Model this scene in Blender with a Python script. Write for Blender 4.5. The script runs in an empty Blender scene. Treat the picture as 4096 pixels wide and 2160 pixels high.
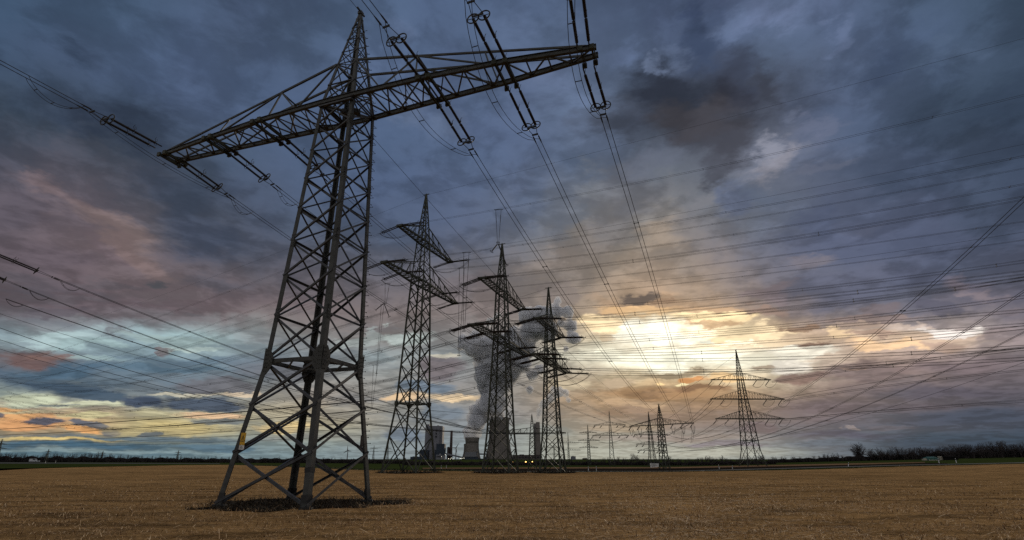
import bpy, math, random
import numpy as np
from mathutils import Vector, Matrix

C = bpy.context.scene
COL = C.collection
R = math.radians
random.seed(7)

# ------------------------------------------------------------------ camera
EYE = 2.4
cam_d = bpy.data.cameras.new('camera')
cam_d.sensor_fit = 'HORIZONTAL'; cam_d.sensor_width = 36.0
cam_d.lens = 2079.41 / 4096 * 36.0
cam_d.clip_start = 0.1; cam_d.clip_end = 30000
cam = bpy.data.objects.new('camera', cam_d); COL.objects.link(cam)
cam.location = (0, 0, EYE); cam.rotation_euler = (R(90 + 19.9833), 0, 0)
C.camera = cam

# ------------------------------------------------------------------ sky data (bearing x elevation, sRGB)
SKY_EL = [-1.0, 0.5, 1.5, 3.0, 4.5, 6.0, 7.5, 9.0, 10.5, 12.0, 13.5, 15.0, 17.0, 20.0, 23.0, 26.0, 29.0, 32.0, 35.0, 38.0, 41.0, 44.0, 47.0, 50.0]
SKY_ROWS = (
    (100,124,130,100,124,130,100,124,130,100,124,130,101,125,131,105,127,132,108,130,134,110,132,136,115,135,139,121,139,143,125,141,145,129,143,147,132,144,148,131,143,148,132,143,148,137,148,149,147,155,151,161,165,154,161,165,153,156,160,150,151,157,149,146,153,148,139,148,146,118,129,133,91,104,115,68,85,99,57,75,90,48,68,84,46,66,82,46,66,82,46,66,82,46,66,82),
    (77,103,115,79,104,116,80,105,117,81,106,118,82,107,119,85,110,122,89,113,124,92,115,125,106,126,134,116,135,141,122,139,143,127,141,145,131,143,147,129,141,147,130,142,147,137,147,149,147,155,151,160,165,154,160,164,153,153,158,149,149,155,148,145,151,146,136,145,144,117,128,133,90,103,115,68,86,100,56,75,91,49,68,84,46,66,82,46,66,82,46,66,82,46,66,82),
    (155,142,115,146,138,115,136,132,114,127,128,114,129,127,113,133,130,114,129,133,119,123,130,121,121,134,132,125,139,139,135,145,140,134,144,142,132,142,144,128,139,145,127,139,145,134,144,146,144,151,147,157,159,149,156,157,146,148,150,142,142,143,139,134,136,135,125,130,132,109,116,124,89,98,111,72,86,101,61,77,93,53,70,87,50,67,85,51,68,85,52,68,86,53,69,86),
    (182,173,145,189,168,132,194,164,122,198,161,113,204,161,113,198,168,127,186,176,140,189,177,137,173,167,139,167,162,140,173,164,137,158,154,138,142,143,139,132,138,140,127,135,141,130,136,139,136,138,135,146,141,130,148,138,125,144,132,119,134,122,115,122,112,110,115,107,108,107,101,106,98,95,104,89,90,101,80,83,96,71,77,92,67,74,90,70,76,90,73,77,91,77,79,91),
    (95,110,122,122,136,139,144,157,152,162,175,163,156,162,151,143,144,136,138,142,135,150,150,135,168,161,139,174,164,140,174,162,140,160,153,139,146,145,139,138,140,139,133,136,139,134,136,138,140,136,132,149,136,121,153,133,113,152,129,107,147,123,102,139,116,99,131,112,100,123,107,101,111,100,101,103,95,99,96,90,97,89,85,94,86,83,93,90,86,95,95,90,98,102,94,101),
    (107,104,111,98,99,107,92,99,111,86,100,115,90,107,120,97,112,124,100,114,126,107,118,128,132,136,135,149,146,139,158,149,140,148,143,137,141,139,134,146,142,135,146,142,135,142,138,133,146,137,127,159,139,117,163,136,107,160,130,98,158,127,96,157,127,97,158,134,109,155,136,118,133,116,110,123,109,108,114,103,106,107,98,104,105,97,103,107,99,105,110,102,108,118,109,114),
    (121,134,141,126,141,149,115,120,127,106,103,109,102,105,111,99,115,128,103,122,136,106,124,136,110,122,132,126,131,135,143,142,138,146,145,141,145,145,142,140,139,138,138,136,135,139,136,132,148,140,130,165,149,130,180,159,131,195,170,134,205,177,138,214,184,142,224,202,166,215,200,174,170,151,138,159,139,130,151,131,126,130,116,118,116,108,113,132,121,125,152,138,139,145,132,135),
    (92,82,88,105,105,111,118,128,135,128,147,155,143,159,163,129,149,158,131,153,162,137,156,163,121,137,147,121,132,140,129,135,139,142,147,148,147,152,151,139,143,144,135,137,138,138,137,135,151,146,138,174,165,148,197,184,160,219,205,174,230,215,182,234,220,188,234,224,197,226,217,195,206,188,168,197,172,154,190,167,155,180,163,157,157,143,143,139,128,132,117,110,118,95,91,104),
    (94,85,91,93,84,90,92,82,88,103,102,108,132,139,144,141,157,163,153,178,182,154,175,178,141,154,158,130,138,142,125,131,135,136,143,145,144,151,152,141,147,148,139,143,143,140,141,139,155,153,147,185,181,165,211,205,183,232,226,201,240,232,204,239,228,198,234,217,186,225,202,169,204,176,149,198,174,155,183,168,160,158,146,144,115,108,116,95,92,104,91,89,102,85,86,101),
    (94,86,93,94,86,92,93,85,91,94,84,90,100,88,94,111,105,111,124,126,131,135,141,143,139,143,144,135,136,135,129,126,124,126,123,121,128,126,124,131,130,130,134,133,132,138,135,132,153,147,138,180,169,150,205,191,164,230,214,181,239,219,182,233,209,170,220,193,156,197,170,140,162,143,131,136,127,129,117,113,122,107,102,112,93,91,104,87,87,101,82,84,100,77,82,99),
    (94,86,94,94,86,93,94,86,92,96,87,93,102,90,96,105,93,99,106,94,99,108,95,99,118,108,109,122,114,114,123,115,114,123,116,115,124,117,116,127,121,120,130,124,123,132,126,123,144,135,127,165,152,135,188,170,145,210,189,158,216,191,157,208,180,146,184,159,133,149,131,120,111,106,114,97,98,114,94,97,113,92,94,110,83,86,102,79,83,100,75,81,99,71,78,98),
    (93,86,95,94,86,94,94,86,93,98,88,95,104,92,98,108,96,100,107,96,100,105,94,99,105,94,98,111,100,102,116,105,106,119,109,109,122,112,111,125,115,113,125,116,114,123,115,113,131,121,115,148,134,120,167,148,127,188,162,133,193,163,132,185,156,127,160,139,122,129,117,116,108,105,116,95,98,116,89,94,114,82,89,109,78,83,102,74,80,99,70,78,98,66,75,95),
    (89,84,95,93,86,95,93,86,95,101,91,98,108,96,101,108,97,102,102,94,100,97,91,98,91,87,94,98,92,98,103,97,102,107,101,106,111,105,109,116,108,110,118,110,111,118,111,110,125,116,112,138,126,116,154,137,121,172,149,127,176,151,128,165,144,125,144,130,122,116,112,120,102,104,119,93,98,118,86,93,115,80,87,109,73,81,102,67,76,96,64,74,94,61,72,92),
    (72,76,91,81,80,93,88,84,95,102,93,101,102,93,101,97,92,99,82,83,94,77,81,94,77,81,95,83,86,99,88,90,102,92,94,106,96,97,108,100,100,110,105,104,111,111,108,113,119,114,115,130,122,117,141,130,120,152,137,123,154,138,124,143,131,122,127,120,121,106,108,121,96,102,122,89,97,121,83,91,115,76,85,108,67,78,99,61,71,91,59,71,91,57,69,88),
    (59,72,90,64,73,88,73,77,91,87,85,96,83,83,94,76,79,91,68,75,89,72,80,97,73,82,101,76,86,104,78,88,107,79,89,109,81,91,111,84,92,112,90,96,113,97,102,116,106,109,118,119,117,119,129,124,121,135,129,123,135,129,123,125,120,120,114,113,119,104,110,124,97,106,126,89,98,122,81,92,116,73,84,107,63,75,95,57,69,89,54,66,85,53,65,83),
    (62,79,101,60,75,95,58,70,86,64,72,86,65,73,87,63,72,88,64,75,92,71,82,103,75,87,109,76,89,113,76,90,115,77,90,116,79,92,117,82,94,119,85,96,120,89,99,120,96,104,121,106,111,123,114,117,124,120,120,123,122,121,122,112,113,118,103,108,118,105,112,127,105,113,132,93,103,126,82,94,118,70,82,105,59,71,90,53,65,83,53,66,84,55,69,88),
    (62,80,104,62,79,102,62,77,99,60,73,93,59,72,90,66,79,100,68,82,104,72,87,110,75,89,114,76,91,117,76,91,118,76,91,119,78,93,121,81,95,123,83,97,124,85,98,123,89,100,124,95,105,125,100,109,125,103,109,122,103,108,117,95,101,112,90,96,109,104,109,124,106,112,129,88,98,121,76,89,113,66,80,102,61,75,95,58,72,91,56,70,89,58,73,93),
    (60,80,104,61,80,104,66,82,107,68,83,108,72,88,115,74,89,116,75,90,117,76,92,119,74,90,117,74,90,117,76,92,119,76,93,121,78,94,122,80,96,124,81,97,125,83,98,126,85,99,126,87,101,126,88,102,125,87,98,118,84,93,109,80,87,101,74,79,91,78,83,96,74,80,95,76,86,108,79,92,117,73,87,111,69,84,108,67,82,104,59,74,94,60,76,96),
    (60,80,104,60,80,104,64,82,106,69,87,112,73,90,117,77,93,122,75,91,119,73,89,116,74,90,118,74,90,118,76,93,121,78,95,124,80,97,126,83,99,128,83,98,128,83,98,127,84,99,127,88,102,128,90,103,127,82,93,113,72,80,97,69,76,90,64,70,82,65,71,85,66,73,89,75,86,107,80,94,120,77,92,119,74,90,116,66,82,104,61,77,97,60,76,96),
    (60,80,104,61,81,105,64,82,106,66,84,108,69,86,111,74,90,117,73,88,113,71,86,112,74,90,116,77,93,121,80,97,127,82,100,130,82,98,128,82,97,127,82,98,127,83,98,126,85,99,127,89,104,130,91,106,131,84,97,120,77,89,110,70,80,100,61,70,89,65,74,94,77,90,112,84,99,125,79,93,120,78,93,119,71,87,110,67,83,105,62,78,99,60,76,96),
    (60,80,104,62,81,105,65,83,107,66,84,108,67,84,108,68,83,107,68,82,107,69,84,108,72,88,113,76,93,120,81,98,127,83,101,131,81,98,127,80,95,124,81,96,124,82,97,124,84,99,127,88,103,131,91,107,135,86,101,127,81,95,120,75,88,112,69,81,105,73,86,111,88,103,131,94,109,138,89,103,132,81,95,122,72,88,112,68,84,107,64,80,101,60,76,96),
    (61,80,104,64,82,106,65,83,107,66,84,108,68,84,108,67,83,107,66,81,105,67,81,105,68,83,108,72,89,115,78,96,123,81,99,128,80,97,126,78,94,122,78,94,121,78,94,120,80,96,123,85,101,128,89,105,133,85,100,128,80,95,122,75,88,115,69,82,107,72,84,111,88,102,131,98,114,144,91,105,134,83,97,125,75,90,115,69,85,109,65,81,103,61,77,97),
    (62,81,105,64,82,106,66,84,108,67,84,108,68,84,108,67,82,106,66,80,104,67,82,106,68,84,108,72,88,114,76,93,121,78,96,124,78,95,124,78,95,124,78,95,123,78,94,122,79,95,123,81,97,125,82,98,126,79,94,121,76,90,117,72,86,112,69,82,108,68,81,107,84,98,126,100,116,146,93,108,137,86,100,127,78,93,119,71,87,110,67,83,105,63,79,100),
    (63,82,106,65,83,107,66,84,108,67,84,108,68,83,107,67,81,105,66,81,105,67,82,106,68,84,108,72,89,115,77,94,122,78,96,124,78,95,124,78,95,124,78,95,123,78,94,122,79,95,123,80,96,124,82,98,126,79,95,122,76,91,117,73,87,113,70,83,109,66,78,104,80,94,121,95,111,140,95,111,140,88,102,131,81,95,122,73,89,113,69,85,108,65,81,102),
)
CLOUDS = (
    (20.46, 36.74, 5.05, 2.71, -15.5, 52, 58, 72, 0.90, 1),
    (24.86, 40.88, 2.21, 2.17, -19.6, 56, 68, 92, 0.90, 1),
    (24.19, 43.93, 1.44, 1.56, -13.1, 58, 70, 96, 0.85, 1),
    (26.90, 42.75, 1.02, 1.03, -14.5, 74, 88, 116, 0.60, 1),
    (27.92, 37.03, 2.53, 2.23, -6.5, 54, 60, 76, 0.80, 1),
    (23.07, 32.72, 3.89, 2.76, -25.1, 58, 60, 70, 0.80, 1),
    (26.63, 34.88, 3.17, 2.08, -14.0, 50, 53, 65, 0.92, 1),
    (19.76, 37.21, 3.51, 1.93, -18.7, 48, 54, 68, 0.92, 1),
    (22.33, 34.05, 4.41, 1.95, -11.9, 64, 63, 70, 0.85, 1),
    (31.10, 35.24, 1.66, 1.85, -2.8, 54, 58, 70, 0.90, 1),
    (14.31, 35.69, 3.40, 1.53, -1.3, 62, 68, 82, 0.85, 1),
    (8.97, 35.82, 2.53, 1.29, -4.9, 78, 88, 108, 0.60, 1),
    (25.07, 30.73, 2.31, 1.96, -25.8, 64, 66, 76, 0.90, 1),
    (24.41, 28.06, 1.50, 1.43, -11.0, 70, 73, 84, 0.85, 1),
    (17.15, 30.95, 2.76, 1.47, -8.4, 94, 100, 116, 0.60, 1),
    (21.18, 40.44, 1.59, 0.92, 4.1, 104, 118, 146, 0.25, 1),
    (18.48, 39.76, 1.28, 0.67, -9.7, 110, 124, 152, 0.60, 1),
    (29.64, 40.99, 2.27, 1.45, -0.3, 106, 122, 154, 0.50, 1),
    (33.60, 40.60, 3.49, 1.27, -2.5, 106, 120, 152, 0.70, 1),
    (29.80, 28.22, 2.26, 1.09, 10.9, 148, 146, 156, 0.60, 1),
    (28.79, 29.83, 1.04, 1.30, -13.6, 140, 142, 156, 0.70, 1),
    (32.58, 31.62, 1.49, 0.74, -1.8, 112, 120, 142, 0.35, 1),
    (38.75, 37.60, 1.56, 0.77, 6.7, 100, 114, 144, 0.60, 1),
    (14.22, 41.20, 2.56, 1.12, -7.8, 98, 114, 146, 0.60, 1),
    (8.61, 38.19, 2.07, 1.58, -4.7, 100, 116, 146, 0.60, 1),
    (10.74, 33.23, 2.46, 1.65, -5.5, 98, 112, 138, 0.60, 1),
    (11.86, 28.84, 3.30, 1.69, -5.8, 122, 125, 131, 0.60, 1),
    (16.92, 25.40, 3.09, 1.68, -7.3, 132, 128, 126, 0.60, 1),
    (8.22, 24.14, 2.34, 1.73, -3.5, 136, 128, 120, 0.60, 1),
    (22.63, 25.72, 1.88, 1.22, -9.6, 116, 116, 122, 0.60, 1),
    (26.12, 25.31, 1.98, 1.83, -11.1, 90, 100, 124, 0.80, 1),
    (17.39, 22.48, 3.01, 1.68, -6.9, 162, 144, 126, 0.60, 1),
    (5.47, 26.81, 2.40, 3.48, -11.6, 104, 112, 126, 0.50, 1),
    (2.09, 28.62, 1.97, 2.58, -1.3, 84, 98, 122, 0.50, 1),
    (-8.59, 34.63, 3.06, 1.64, 3.3, 96, 110, 136, 0.50, 1),
    (-12.77, 36.27, 2.02, 1.60, 5.7, 98, 112, 138, 0.50, 1),
    (-17.20, 39.58, 3.04, 1.52, 7.9, 88, 104, 134, 0.50, 1),
    (-15.64, 43.16, 2.11, 1.09, 7.4, 92, 108, 138, 0.60, 1),
    (0.14, 44.24, 2.79, 1.47, -0.8, 92, 108, 138, 0.50, 1),
    (4.96, 40.00, 2.66, 1.56, -3.1, 98, 112, 142, 0.50, 1),
    (-4.10, 38.08, 3.17, 2.40, 1.2, 80, 96, 124, 0.50, 1),
    (-25.43, 32.24, 2.19, 2.33, 11.6, 72, 88, 112, 0.40, 1),
    (8.51, 21.04, 2.73, 3.92, -14.7, 120, 112, 108, 0.50, 1),
    (11.53, 24.74, 3.20, 3.01, -14.3, 106, 104, 108, 0.50, 1),
    (14.65, 28.27, 2.76, 2.52, -6.8, 92, 94, 104, 0.50, 1),
    (5.14, 17.25, 2.27, 1.74, -1.8, 112, 104, 104, 0.50, 0),
    (-46.87, 32.64, 1.40, 0.70, -2.4, 56, 70, 92, 0.70, 1),
    (-42.71, 27.88, 4.66, 1.55, -5.0, 50, 60, 78, 0.85, 1),
    (-47.00, 27.50, 2.43, 1.11, -0.8, 54, 66, 84, 0.60, 1),
    (-38.98, 28.50, 1.64, 1.06, -3.1, 58, 70, 90, 0.60, 1),
    (-45.63, 21.75, 2.69, 1.15, -8.7, 128, 110, 112, 0.60, 1),
    (-47.12, 22.39, 1.52, 0.50, -2.5, 112, 100, 106, 0.60, 1),
    (-46.04, 19.41, 2.04, 1.28, 17.7, 90, 84, 94, 0.70, 1),
    (-42.54, 20.51, 1.73, 0.53, -12.5, 116, 102, 106, 0.70, 1),
    (-36.14, 23.80, 4.15, 2.17, -13.1, 60, 70, 88, 0.70, 1),
    (-32.64, 20.44, 3.97, 2.24, -10.5, 64, 73, 92, 0.75, 1),
    (-39.92, 18.75, 3.75, 1.35, -18.0, 138, 118, 114, 0.60, 1),
    (-40.57, 17.17, 2.38, 0.47, -13.1, 112, 98, 104, 0.70, 1),
    (-36.23, 16.75, 2.62, 0.78, -14.0, 130, 112, 110, 0.60, 1),
    (-38.24, 17.35, 2.53, 0.62, -15.6, 126, 108, 108, 0.60, 1),
    (-44.34, 15.88, 2.87, 1.30, 6.2, 98, 88, 96, 0.70, 1),
    (-36.26, 15.39, 1.34, 0.36, 10.4, 80, 82, 88, 0.85, 1),
    (-39.74, 14.25, 2.32, 0.46, 10.9, 94, 88, 94, 0.70, 1),
    (-42.22, 12.58, 4.40, 0.46, 10.4, 96, 90, 96, 0.70, 1),
    (-35.05, 14.13, 3.86, 0.61, 9.0, 108, 98, 102, 0.70, 0),
    (-41.95, 11.45, 2.57, 0.46, 9.7, 92, 86, 94, 0.70, 0),
    (-34.66, 12.23, 5.29, 0.55, 7.6, 104, 96, 100, 0.60, 1),
    (-30.93, 16.12, 3.68, 0.85, -2.4, 84, 84, 94, 0.60, 1),
    (-41.21, 9.43, 3.77, 0.52, 7.7, 168, 190, 192, 0.90, 1),
    (-38.97, 9.02, 2.72, 0.42, 6.9, 158, 182, 184, 0.85, 0),
    (-36.80, 10.13, 0.79, 0.27, 7.3, 108, 108, 114, 0.80, 0),
    (-33.35, 10.44, 3.50, 0.41, 6.4, 150, 170, 170, 0.85, 0),
    (-31.97, 9.94, 2.85, 0.33, 5.8, 178, 196, 192, 0.80, 0),
    (-34.32, 9.43, 0.58, 0.36, 6.3, 118, 106, 108, 0.80, 0),
    (-43.96, 8.96, 1.15, 0.28, 8.4, 126, 140, 148, 0.70, 0),
    (-42.60, 7.84, 2.47, 0.81, -0.8, 106, 84, 82, 0.90, 0),
    (-41.62, 7.93, 1.96, 0.43, -0.9, 122, 96, 90, 0.70, 0),
    (-37.21, 8.65, 3.82, 0.23, 6.2, 128, 148, 156, 0.70, 1),
    (-40.88, 6.92, 4.31, 0.43, 5.6, 74, 98, 118, 0.90, 1),
    (-38.18, 7.96, 2.12, 0.27, 6.0, 150, 172, 172, 0.70, 0),
    (-31.89, 8.66, 5.24, 0.41, 4.9, 96, 116, 132, 0.85, 1),
    (-33.14, 7.76, 4.52, 0.36, 4.7, 84, 108, 126, 0.80, 1),
    (-29.85, 7.30, 4.04, 0.37, 3.9, 110, 122, 132, 0.70, 0),
    (-41.13, 5.83, 3.70, 0.53, -1.5, 62, 82, 102, 0.95, 1),
    (-38.95, 5.31, 2.70, 0.54, -5.5, 64, 82, 100, 0.90, 0),
    (-28.71, 6.49, 2.95, 0.78, 3.4, 104, 102, 108, 0.80, 0),
    (-33.90, 6.18, 2.14, 0.59, 4.0, 112, 122, 130, 0.70, 0),
    (-42.39, 4.49, 1.69, 0.59, 4.0, 198, 204, 176, 0.90, 0),
    (-38.75, 4.44, 2.62, 0.29, 3.4, 200, 202, 172, 0.85, 0),
    (-40.72, 4.30, 1.08, 0.12, 3.6, 108, 116, 120, 0.80, 0),
    (-35.01, 4.84, 1.97, 0.57, -0.2, 66, 78, 98, 0.95, 0),
    (-29.51, 4.89, 3.72, 0.56, 0.4, 70, 82, 100, 0.95, 0),
    (-31.18, 5.69, 2.80, 0.20, 3.3, 206, 200, 178, 0.80, 0),
    (-27.25, 5.84, 1.49, 0.21, 2.9, 222, 200, 170, 0.70, 0),
    (-41.33, 3.57, 2.14, 0.24, 3.1, 206, 192, 150, 0.70, 0),
    (-43.01, 3.69, 0.75, 0.20, 3.4, 236, 180, 120, 0.85, 0),
    (-41.46, 3.07, 2.39, 0.31, 2.6, 230, 172, 112, 0.90, 0),
    (-41.31, 2.44, 2.39, 0.48, 2.1, 216, 158, 108, 0.85, 0),
    (-37.70, 3.28, 1.76, 0.36, 2.5, 204, 196, 150, 0.80, 0),
    (-40.13, 2.67, 1.25, 0.28, -2.7, 84, 90, 106, 0.95, 0),
    (-37.71, 2.60, 0.94, 0.25, -5.1, 90, 96, 110, 0.95, 0),
    (-36.34, 2.13, 0.71, 0.29, 1.6, 86, 94, 110, 0.95, 0),
    (-43.25, 3.17, 0.34, 0.24, 3.0, 88, 90, 102, 0.90, 0),
    (-38.11, 2.15, 0.99, 0.25, 1.7, 240, 176, 112, 0.85, 0),
    (-31.76, 2.56, 4.73, 0.77, 1.5, 204, 184, 128, 0.80, 1),
    (-29.17, 3.97, 3.35, 0.28, 2.1, 226, 188, 150, 0.85, 0),
    (-27.80, 3.47, 2.48, 0.34, 1.7, 116, 124, 128, 0.85, 0),
    (-33.15, 3.88, 2.48, 0.31, 2.4, 196, 188, 150, 0.70, 0),
    (-33.05, 1.60, 8.49, 0.25, 0.9, 90, 108, 120, 0.90, 1),
    (-39.37, 1.33, 3.63, 0.12, 1.0, 222, 196, 126, 0.85, 1),
    (-33.51, 1.98, 0.63, 0.23, 1.3, 92, 104, 116, 0.85, 0),
    (-37.45, 0.94, 7.08, 0.28, 0.7, 66, 96, 116, 0.95, 1),
    (-28.12, 1.08, 3.23, 0.35, 0.5, 84, 110, 126, 0.85, 0),
    (-34.93, 0.52, 10.75, 0.15, 0.3, 128, 148, 152, 0.80, 1),
    (-24.09, 8.33, 4.93, 1.00, -2.0, 104, 104, 112, 0.70, 1),
    (-23.76, 11.26, 3.30, 0.44, 4.5, 122, 124, 126, 0.70, 0),
    (-16.71, 11.56, 3.58, 0.51, 3.0, 158, 166, 164, 0.75, 0),
    (-11.52, 12.20, 3.03, 0.66, 2.1, 186, 198, 194, 0.80, 0),
    (-11.79, 12.91, 1.86, 0.33, 2.4, 130, 126, 126, 0.60, 0),
    (-14.30, 9.97, 2.48, 0.58, 2.3, 144, 156, 160, 0.70, 0),
    (-8.12, 9.02, 2.78, 1.17, 8.9, 112, 102, 106, 0.85, 0),
    (-7.32, 10.35, 1.41, 0.43, 1.2, 196, 190, 172, 0.80, 0),
    (-11.89, 8.51, 2.27, 0.46, 1.6, 150, 150, 146, 0.70, 0),
    (-9.50, 7.02, 2.96, 0.57, 1.0, 104, 122, 140, 0.80, 0),
    (-6.92, 6.10, 2.98, 0.32, 0.6, 232, 204, 164, 0.85, 0),
    (-11.70, 5.82, 2.23, 0.27, 1.1, 226, 192, 150, 0.80, 0),
    (-7.07, 4.55, 2.72, 0.95, 0.5, 110, 122, 134, 0.85, 0),
    (-23.30, 2.84, 2.34, 0.58, 1.2, 226, 198, 140, 0.80, 0),
    (-20.65, 1.90, 5.29, 0.31, 0.6, 140, 140, 134, 0.70, 1),
    (-11.04, 2.29, 2.63, 0.66, 0.4, 104, 118, 134, 0.80, 0),
    (-17.14, 4.15, 2.97, 0.65, 1.2, 150, 146, 136, 0.60, 0),
    (-2.17, 16.43, 2.74, 2.61, 0.2, 126, 114, 112, 0.60, 0),
    (-5.18, 18.34, 4.23, 1.22, 0.9, 112, 104, 108, 0.60, 1),
    (4.78, 20.53, 4.49, 1.22, 7.1, 140, 128, 120, 0.50, 1),
    (6.54, 7.28, 2.74, 0.58, -1.0, 206, 190, 160, 0.70, 0),
    (2.61, 2.63, 4.04, 0.56, -0.2, 140, 146, 142, 0.60, 0),
    (15.05, 16.11, 6.03, 0.71, -4.9, 196, 162, 130, 0.60, 1),
    (14.58, 16.79, 1.73, 0.86, -4.4, 104, 92, 86, 0.95, 0),
    (16.96, 16.01, 1.35, 0.28, -4.8, 160, 130, 106, 0.70, 0),
    (14.31, 15.02, 4.95, 0.66, -4.3, 244, 200, 148, 0.85, 0),
    (21.10, 14.57, 3.14, 0.46, -5.7, 206, 170, 134, 0.80, 0),
    (18.25, 12.62, 8.66, 1.61, -4.9, 250, 228, 184, 0.75, 1),
    (15.56, 12.50, 5.02, 1.30, -3.9, 255, 252, 234, 0.90, 1),
    (10.77, 13.81, 2.33, 0.72, -2.8, 250, 222, 176, 0.80, 0),
    (10.59, 11.14, 1.38, 0.57, -2.2, 246, 240, 214, 0.80, 0),
    (10.37, 12.76, 1.05, 0.48, -2.4, 206, 176, 140, 0.60, 0),
    (22.16, 13.61, 3.48, 0.50, -5.7, 252, 224, 174, 0.90, 0),
    (21.80, 13.08, 2.17, 0.32, -5.3, 206, 166, 126, 0.75, 0),
    (19.86, 12.58, 2.11, 0.32, -4.6, 255, 240, 204, 0.90, 0),
    (22.50, 11.76, 2.43, 0.27, -5.0, 240, 214, 170, 0.80, 0),
    (20.52, 11.52, 1.26, 0.27, -4.3, 222, 222, 204, 0.90, 0),
    (23.54, 11.02, 1.99, 0.33, -4.9, 255, 240, 206, 0.90, 0),
    (26.81, 11.88, 2.09, 0.57, -6.0, 248, 222, 180, 0.85, 0),
    (29.68, 11.99, 1.62, 0.51, -2.3, 146, 118, 98, 0.90, 0),
    (26.00, 13.74, 2.15, 0.53, -6.7, 150, 126, 114, 0.80, 0),
    (29.67, 9.99, 1.45, 0.38, -5.7, 136, 108, 94, 0.90, 0),
    (36.75, 9.89, 7.03, 0.78, -7.8, 226, 196, 166, 0.70, 1),
    (32.47, 10.88, 1.53, 0.62, -6.9, 246, 214, 172, 0.90, 0),
    (35.38, 11.96, 3.44, 0.44, -8.5, 150, 130, 124, 0.80, 0),
    (35.55, 11.32, 3.11, 0.32, -8.1, 196, 170, 152, 0.80, 0),
    (35.37, 10.45, 1.89, 0.28, -7.4, 176, 148, 132, 0.80, 0),
    (40.68, 10.00, 2.43, 0.41, -8.6, 236, 226, 218, 0.90, 0),
    (38.10, 10.79, 1.19, 0.35, -8.3, 206, 186, 172, 0.80, 0),
    (35.90, 9.36, 3.18, 0.47, -6.9, 246, 206, 162, 0.90, 0),
    (39.91, 8.97, 1.66, 0.34, -7.5, 190, 162, 146, 0.80, 0),
    (44.10, 9.07, 1.59, 0.70, -8.7, 150, 136, 138, 0.80, 0),
    (17.74, 9.78, 8.36, 1.04, -3.8, 240, 238, 216, 0.92, 1),
    (28.21, 9.63, 3.06, 0.51, -5.3, 232, 226, 208, 0.80, 0),
    (27.76, 8.49, 1.91, 0.80, -4.5, 228, 220, 206, 0.85, 0),
    (25.38, 8.48, 1.15, 0.26, -4.0, 150, 126, 106, 0.70, 0),
    (31.10, 8.77, 1.54, 0.33, -5.3, 206, 186, 166, 0.80, 0),
    (29.18, 7.31, 2.12, 0.57, 0.2, 134, 108, 100, 0.90, 0),
    (33.83, 7.34, 2.86, 0.90, -0.4, 128, 110, 108, 0.85, 0),
    (33.57, 7.58, 1.29, 0.20, -5.0, 168, 140, 124, 0.60, 0),
    (40.55, 7.19, 3.87, 0.64, -6.3, 122, 108, 112, 0.80, 1),
    (16.80, 8.45, 4.00, 0.41, -2.8, 146, 130, 106, 0.90, 0),
    (11.25, 8.36, 2.24, 0.28, -1.8, 176, 160, 132, 0.80, 0),
    (18.78, 7.64, 1.56, 0.31, -2.7, 220, 152, 92, 0.90, 0),
    (17.95, 7.19, 1.15, 0.22, -2.4, 255, 238, 186, 0.95, 0),
    (15.25, 7.42, 0.65, 0.18, -2.0, 252, 216, 158, 0.90, 0),
    (21.93, 7.56, 1.59, 0.39, -3.1, 246, 206, 150, 0.85, 0),
    (11.52, 7.65, 1.45, 0.51, -1.6, 210, 186, 156, 0.85, 0),
    (16.39, 6.41, 7.36, 0.71, -2.3, 160, 124, 90, 0.90, 1),
    (19.53, 6.58, 2.44, 0.31, -2.4, 134, 100, 76, 0.80, 0),
    (14.58, 6.27, 1.94, 0.31, -1.7, 136, 106, 80, 0.70, 0),
    (12.89, 5.47, 4.51, 0.36, -1.5, 186, 156, 124, 0.85, 0),
    (19.93, 5.16, 2.99, 0.30, -2.0, 160, 132, 108, 0.70, 0),
    (12.03, 4.77, 3.25, 0.36, -1.1, 150, 124, 104, 0.70, 0),
    (16.55, 4.05, 5.29, 0.52, -1.4, 134, 114, 102, 0.80, 1),
    (11.30, 3.19, 3.45, 0.44, -0.7, 166, 150, 130, 0.70, 0),
    (16.73, 2.08, 7.88, 0.38, -0.8, 146, 136, 132, 0.80, 1),
    (24.35, 2.78, 2.04, 0.53, -1.3, 112, 100, 106, 0.80, 0),
    (17.73, 0.75, 8.80, 0.50, -0.3, 166, 170, 160, 0.85, 1),
    (20.40, 1.41, 3.84, 0.25, -0.6, 120, 116, 128, 0.80, 0),
    (29.99, 4.47, 3.81, 1.00, -2.7, 108, 96, 102, 0.80, 1),
    (29.58, 3.96, 1.87, 0.16, -2.3, 122, 110, 112, 0.60, 0),
    (32.26, 2.63, 0.76, 0.13, -1.7, 140, 130, 130, 0.80, 0),
    (30.37, 2.15, 1.00, 0.19, -1.3, 112, 110, 118, 0.70, 0),
    (31.90, 2.11, 4.92, 0.35, -1.4, 76, 78, 96, 0.80, 1),
    (30.23, 1.40, 3.55, 0.27, -0.9, 84, 98, 112, 0.70, 0),
    (38.89, 1.04, 5.04, 1.05, -0.9, 48, 66, 84, 0.85, 1),
    (38.81, 5.32, 5.22, 0.55, -4.5, 84, 80, 92, 0.80, 1),
    (36.97, 4.29, 3.37, 0.37, -3.3, 96, 88, 96, 0.70, 1),
    (40.62, 3.14, 3.72, 0.70, -2.8, 62, 72, 90, 0.80, 1),
    (35.69, 2.84, 1.90, 0.22, -2.1, 98, 94, 102, 0.60, 0),
    (35.84, 12.72, 1.77, 0.64, -9.0, 116, 102, 104, 0.60, 0),
    (33.18, 15.37, 4.39, 1.33, -3.3, 92, 96, 116, 0.70, 1),
    (27.93, 15.40, 2.13, 0.94, -8.0, 126, 112, 116, 0.60, 0),
    (42.50, 14.29, 2.00, 0.60, -22.9, 122, 112, 122, 0.75, 1),
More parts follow.
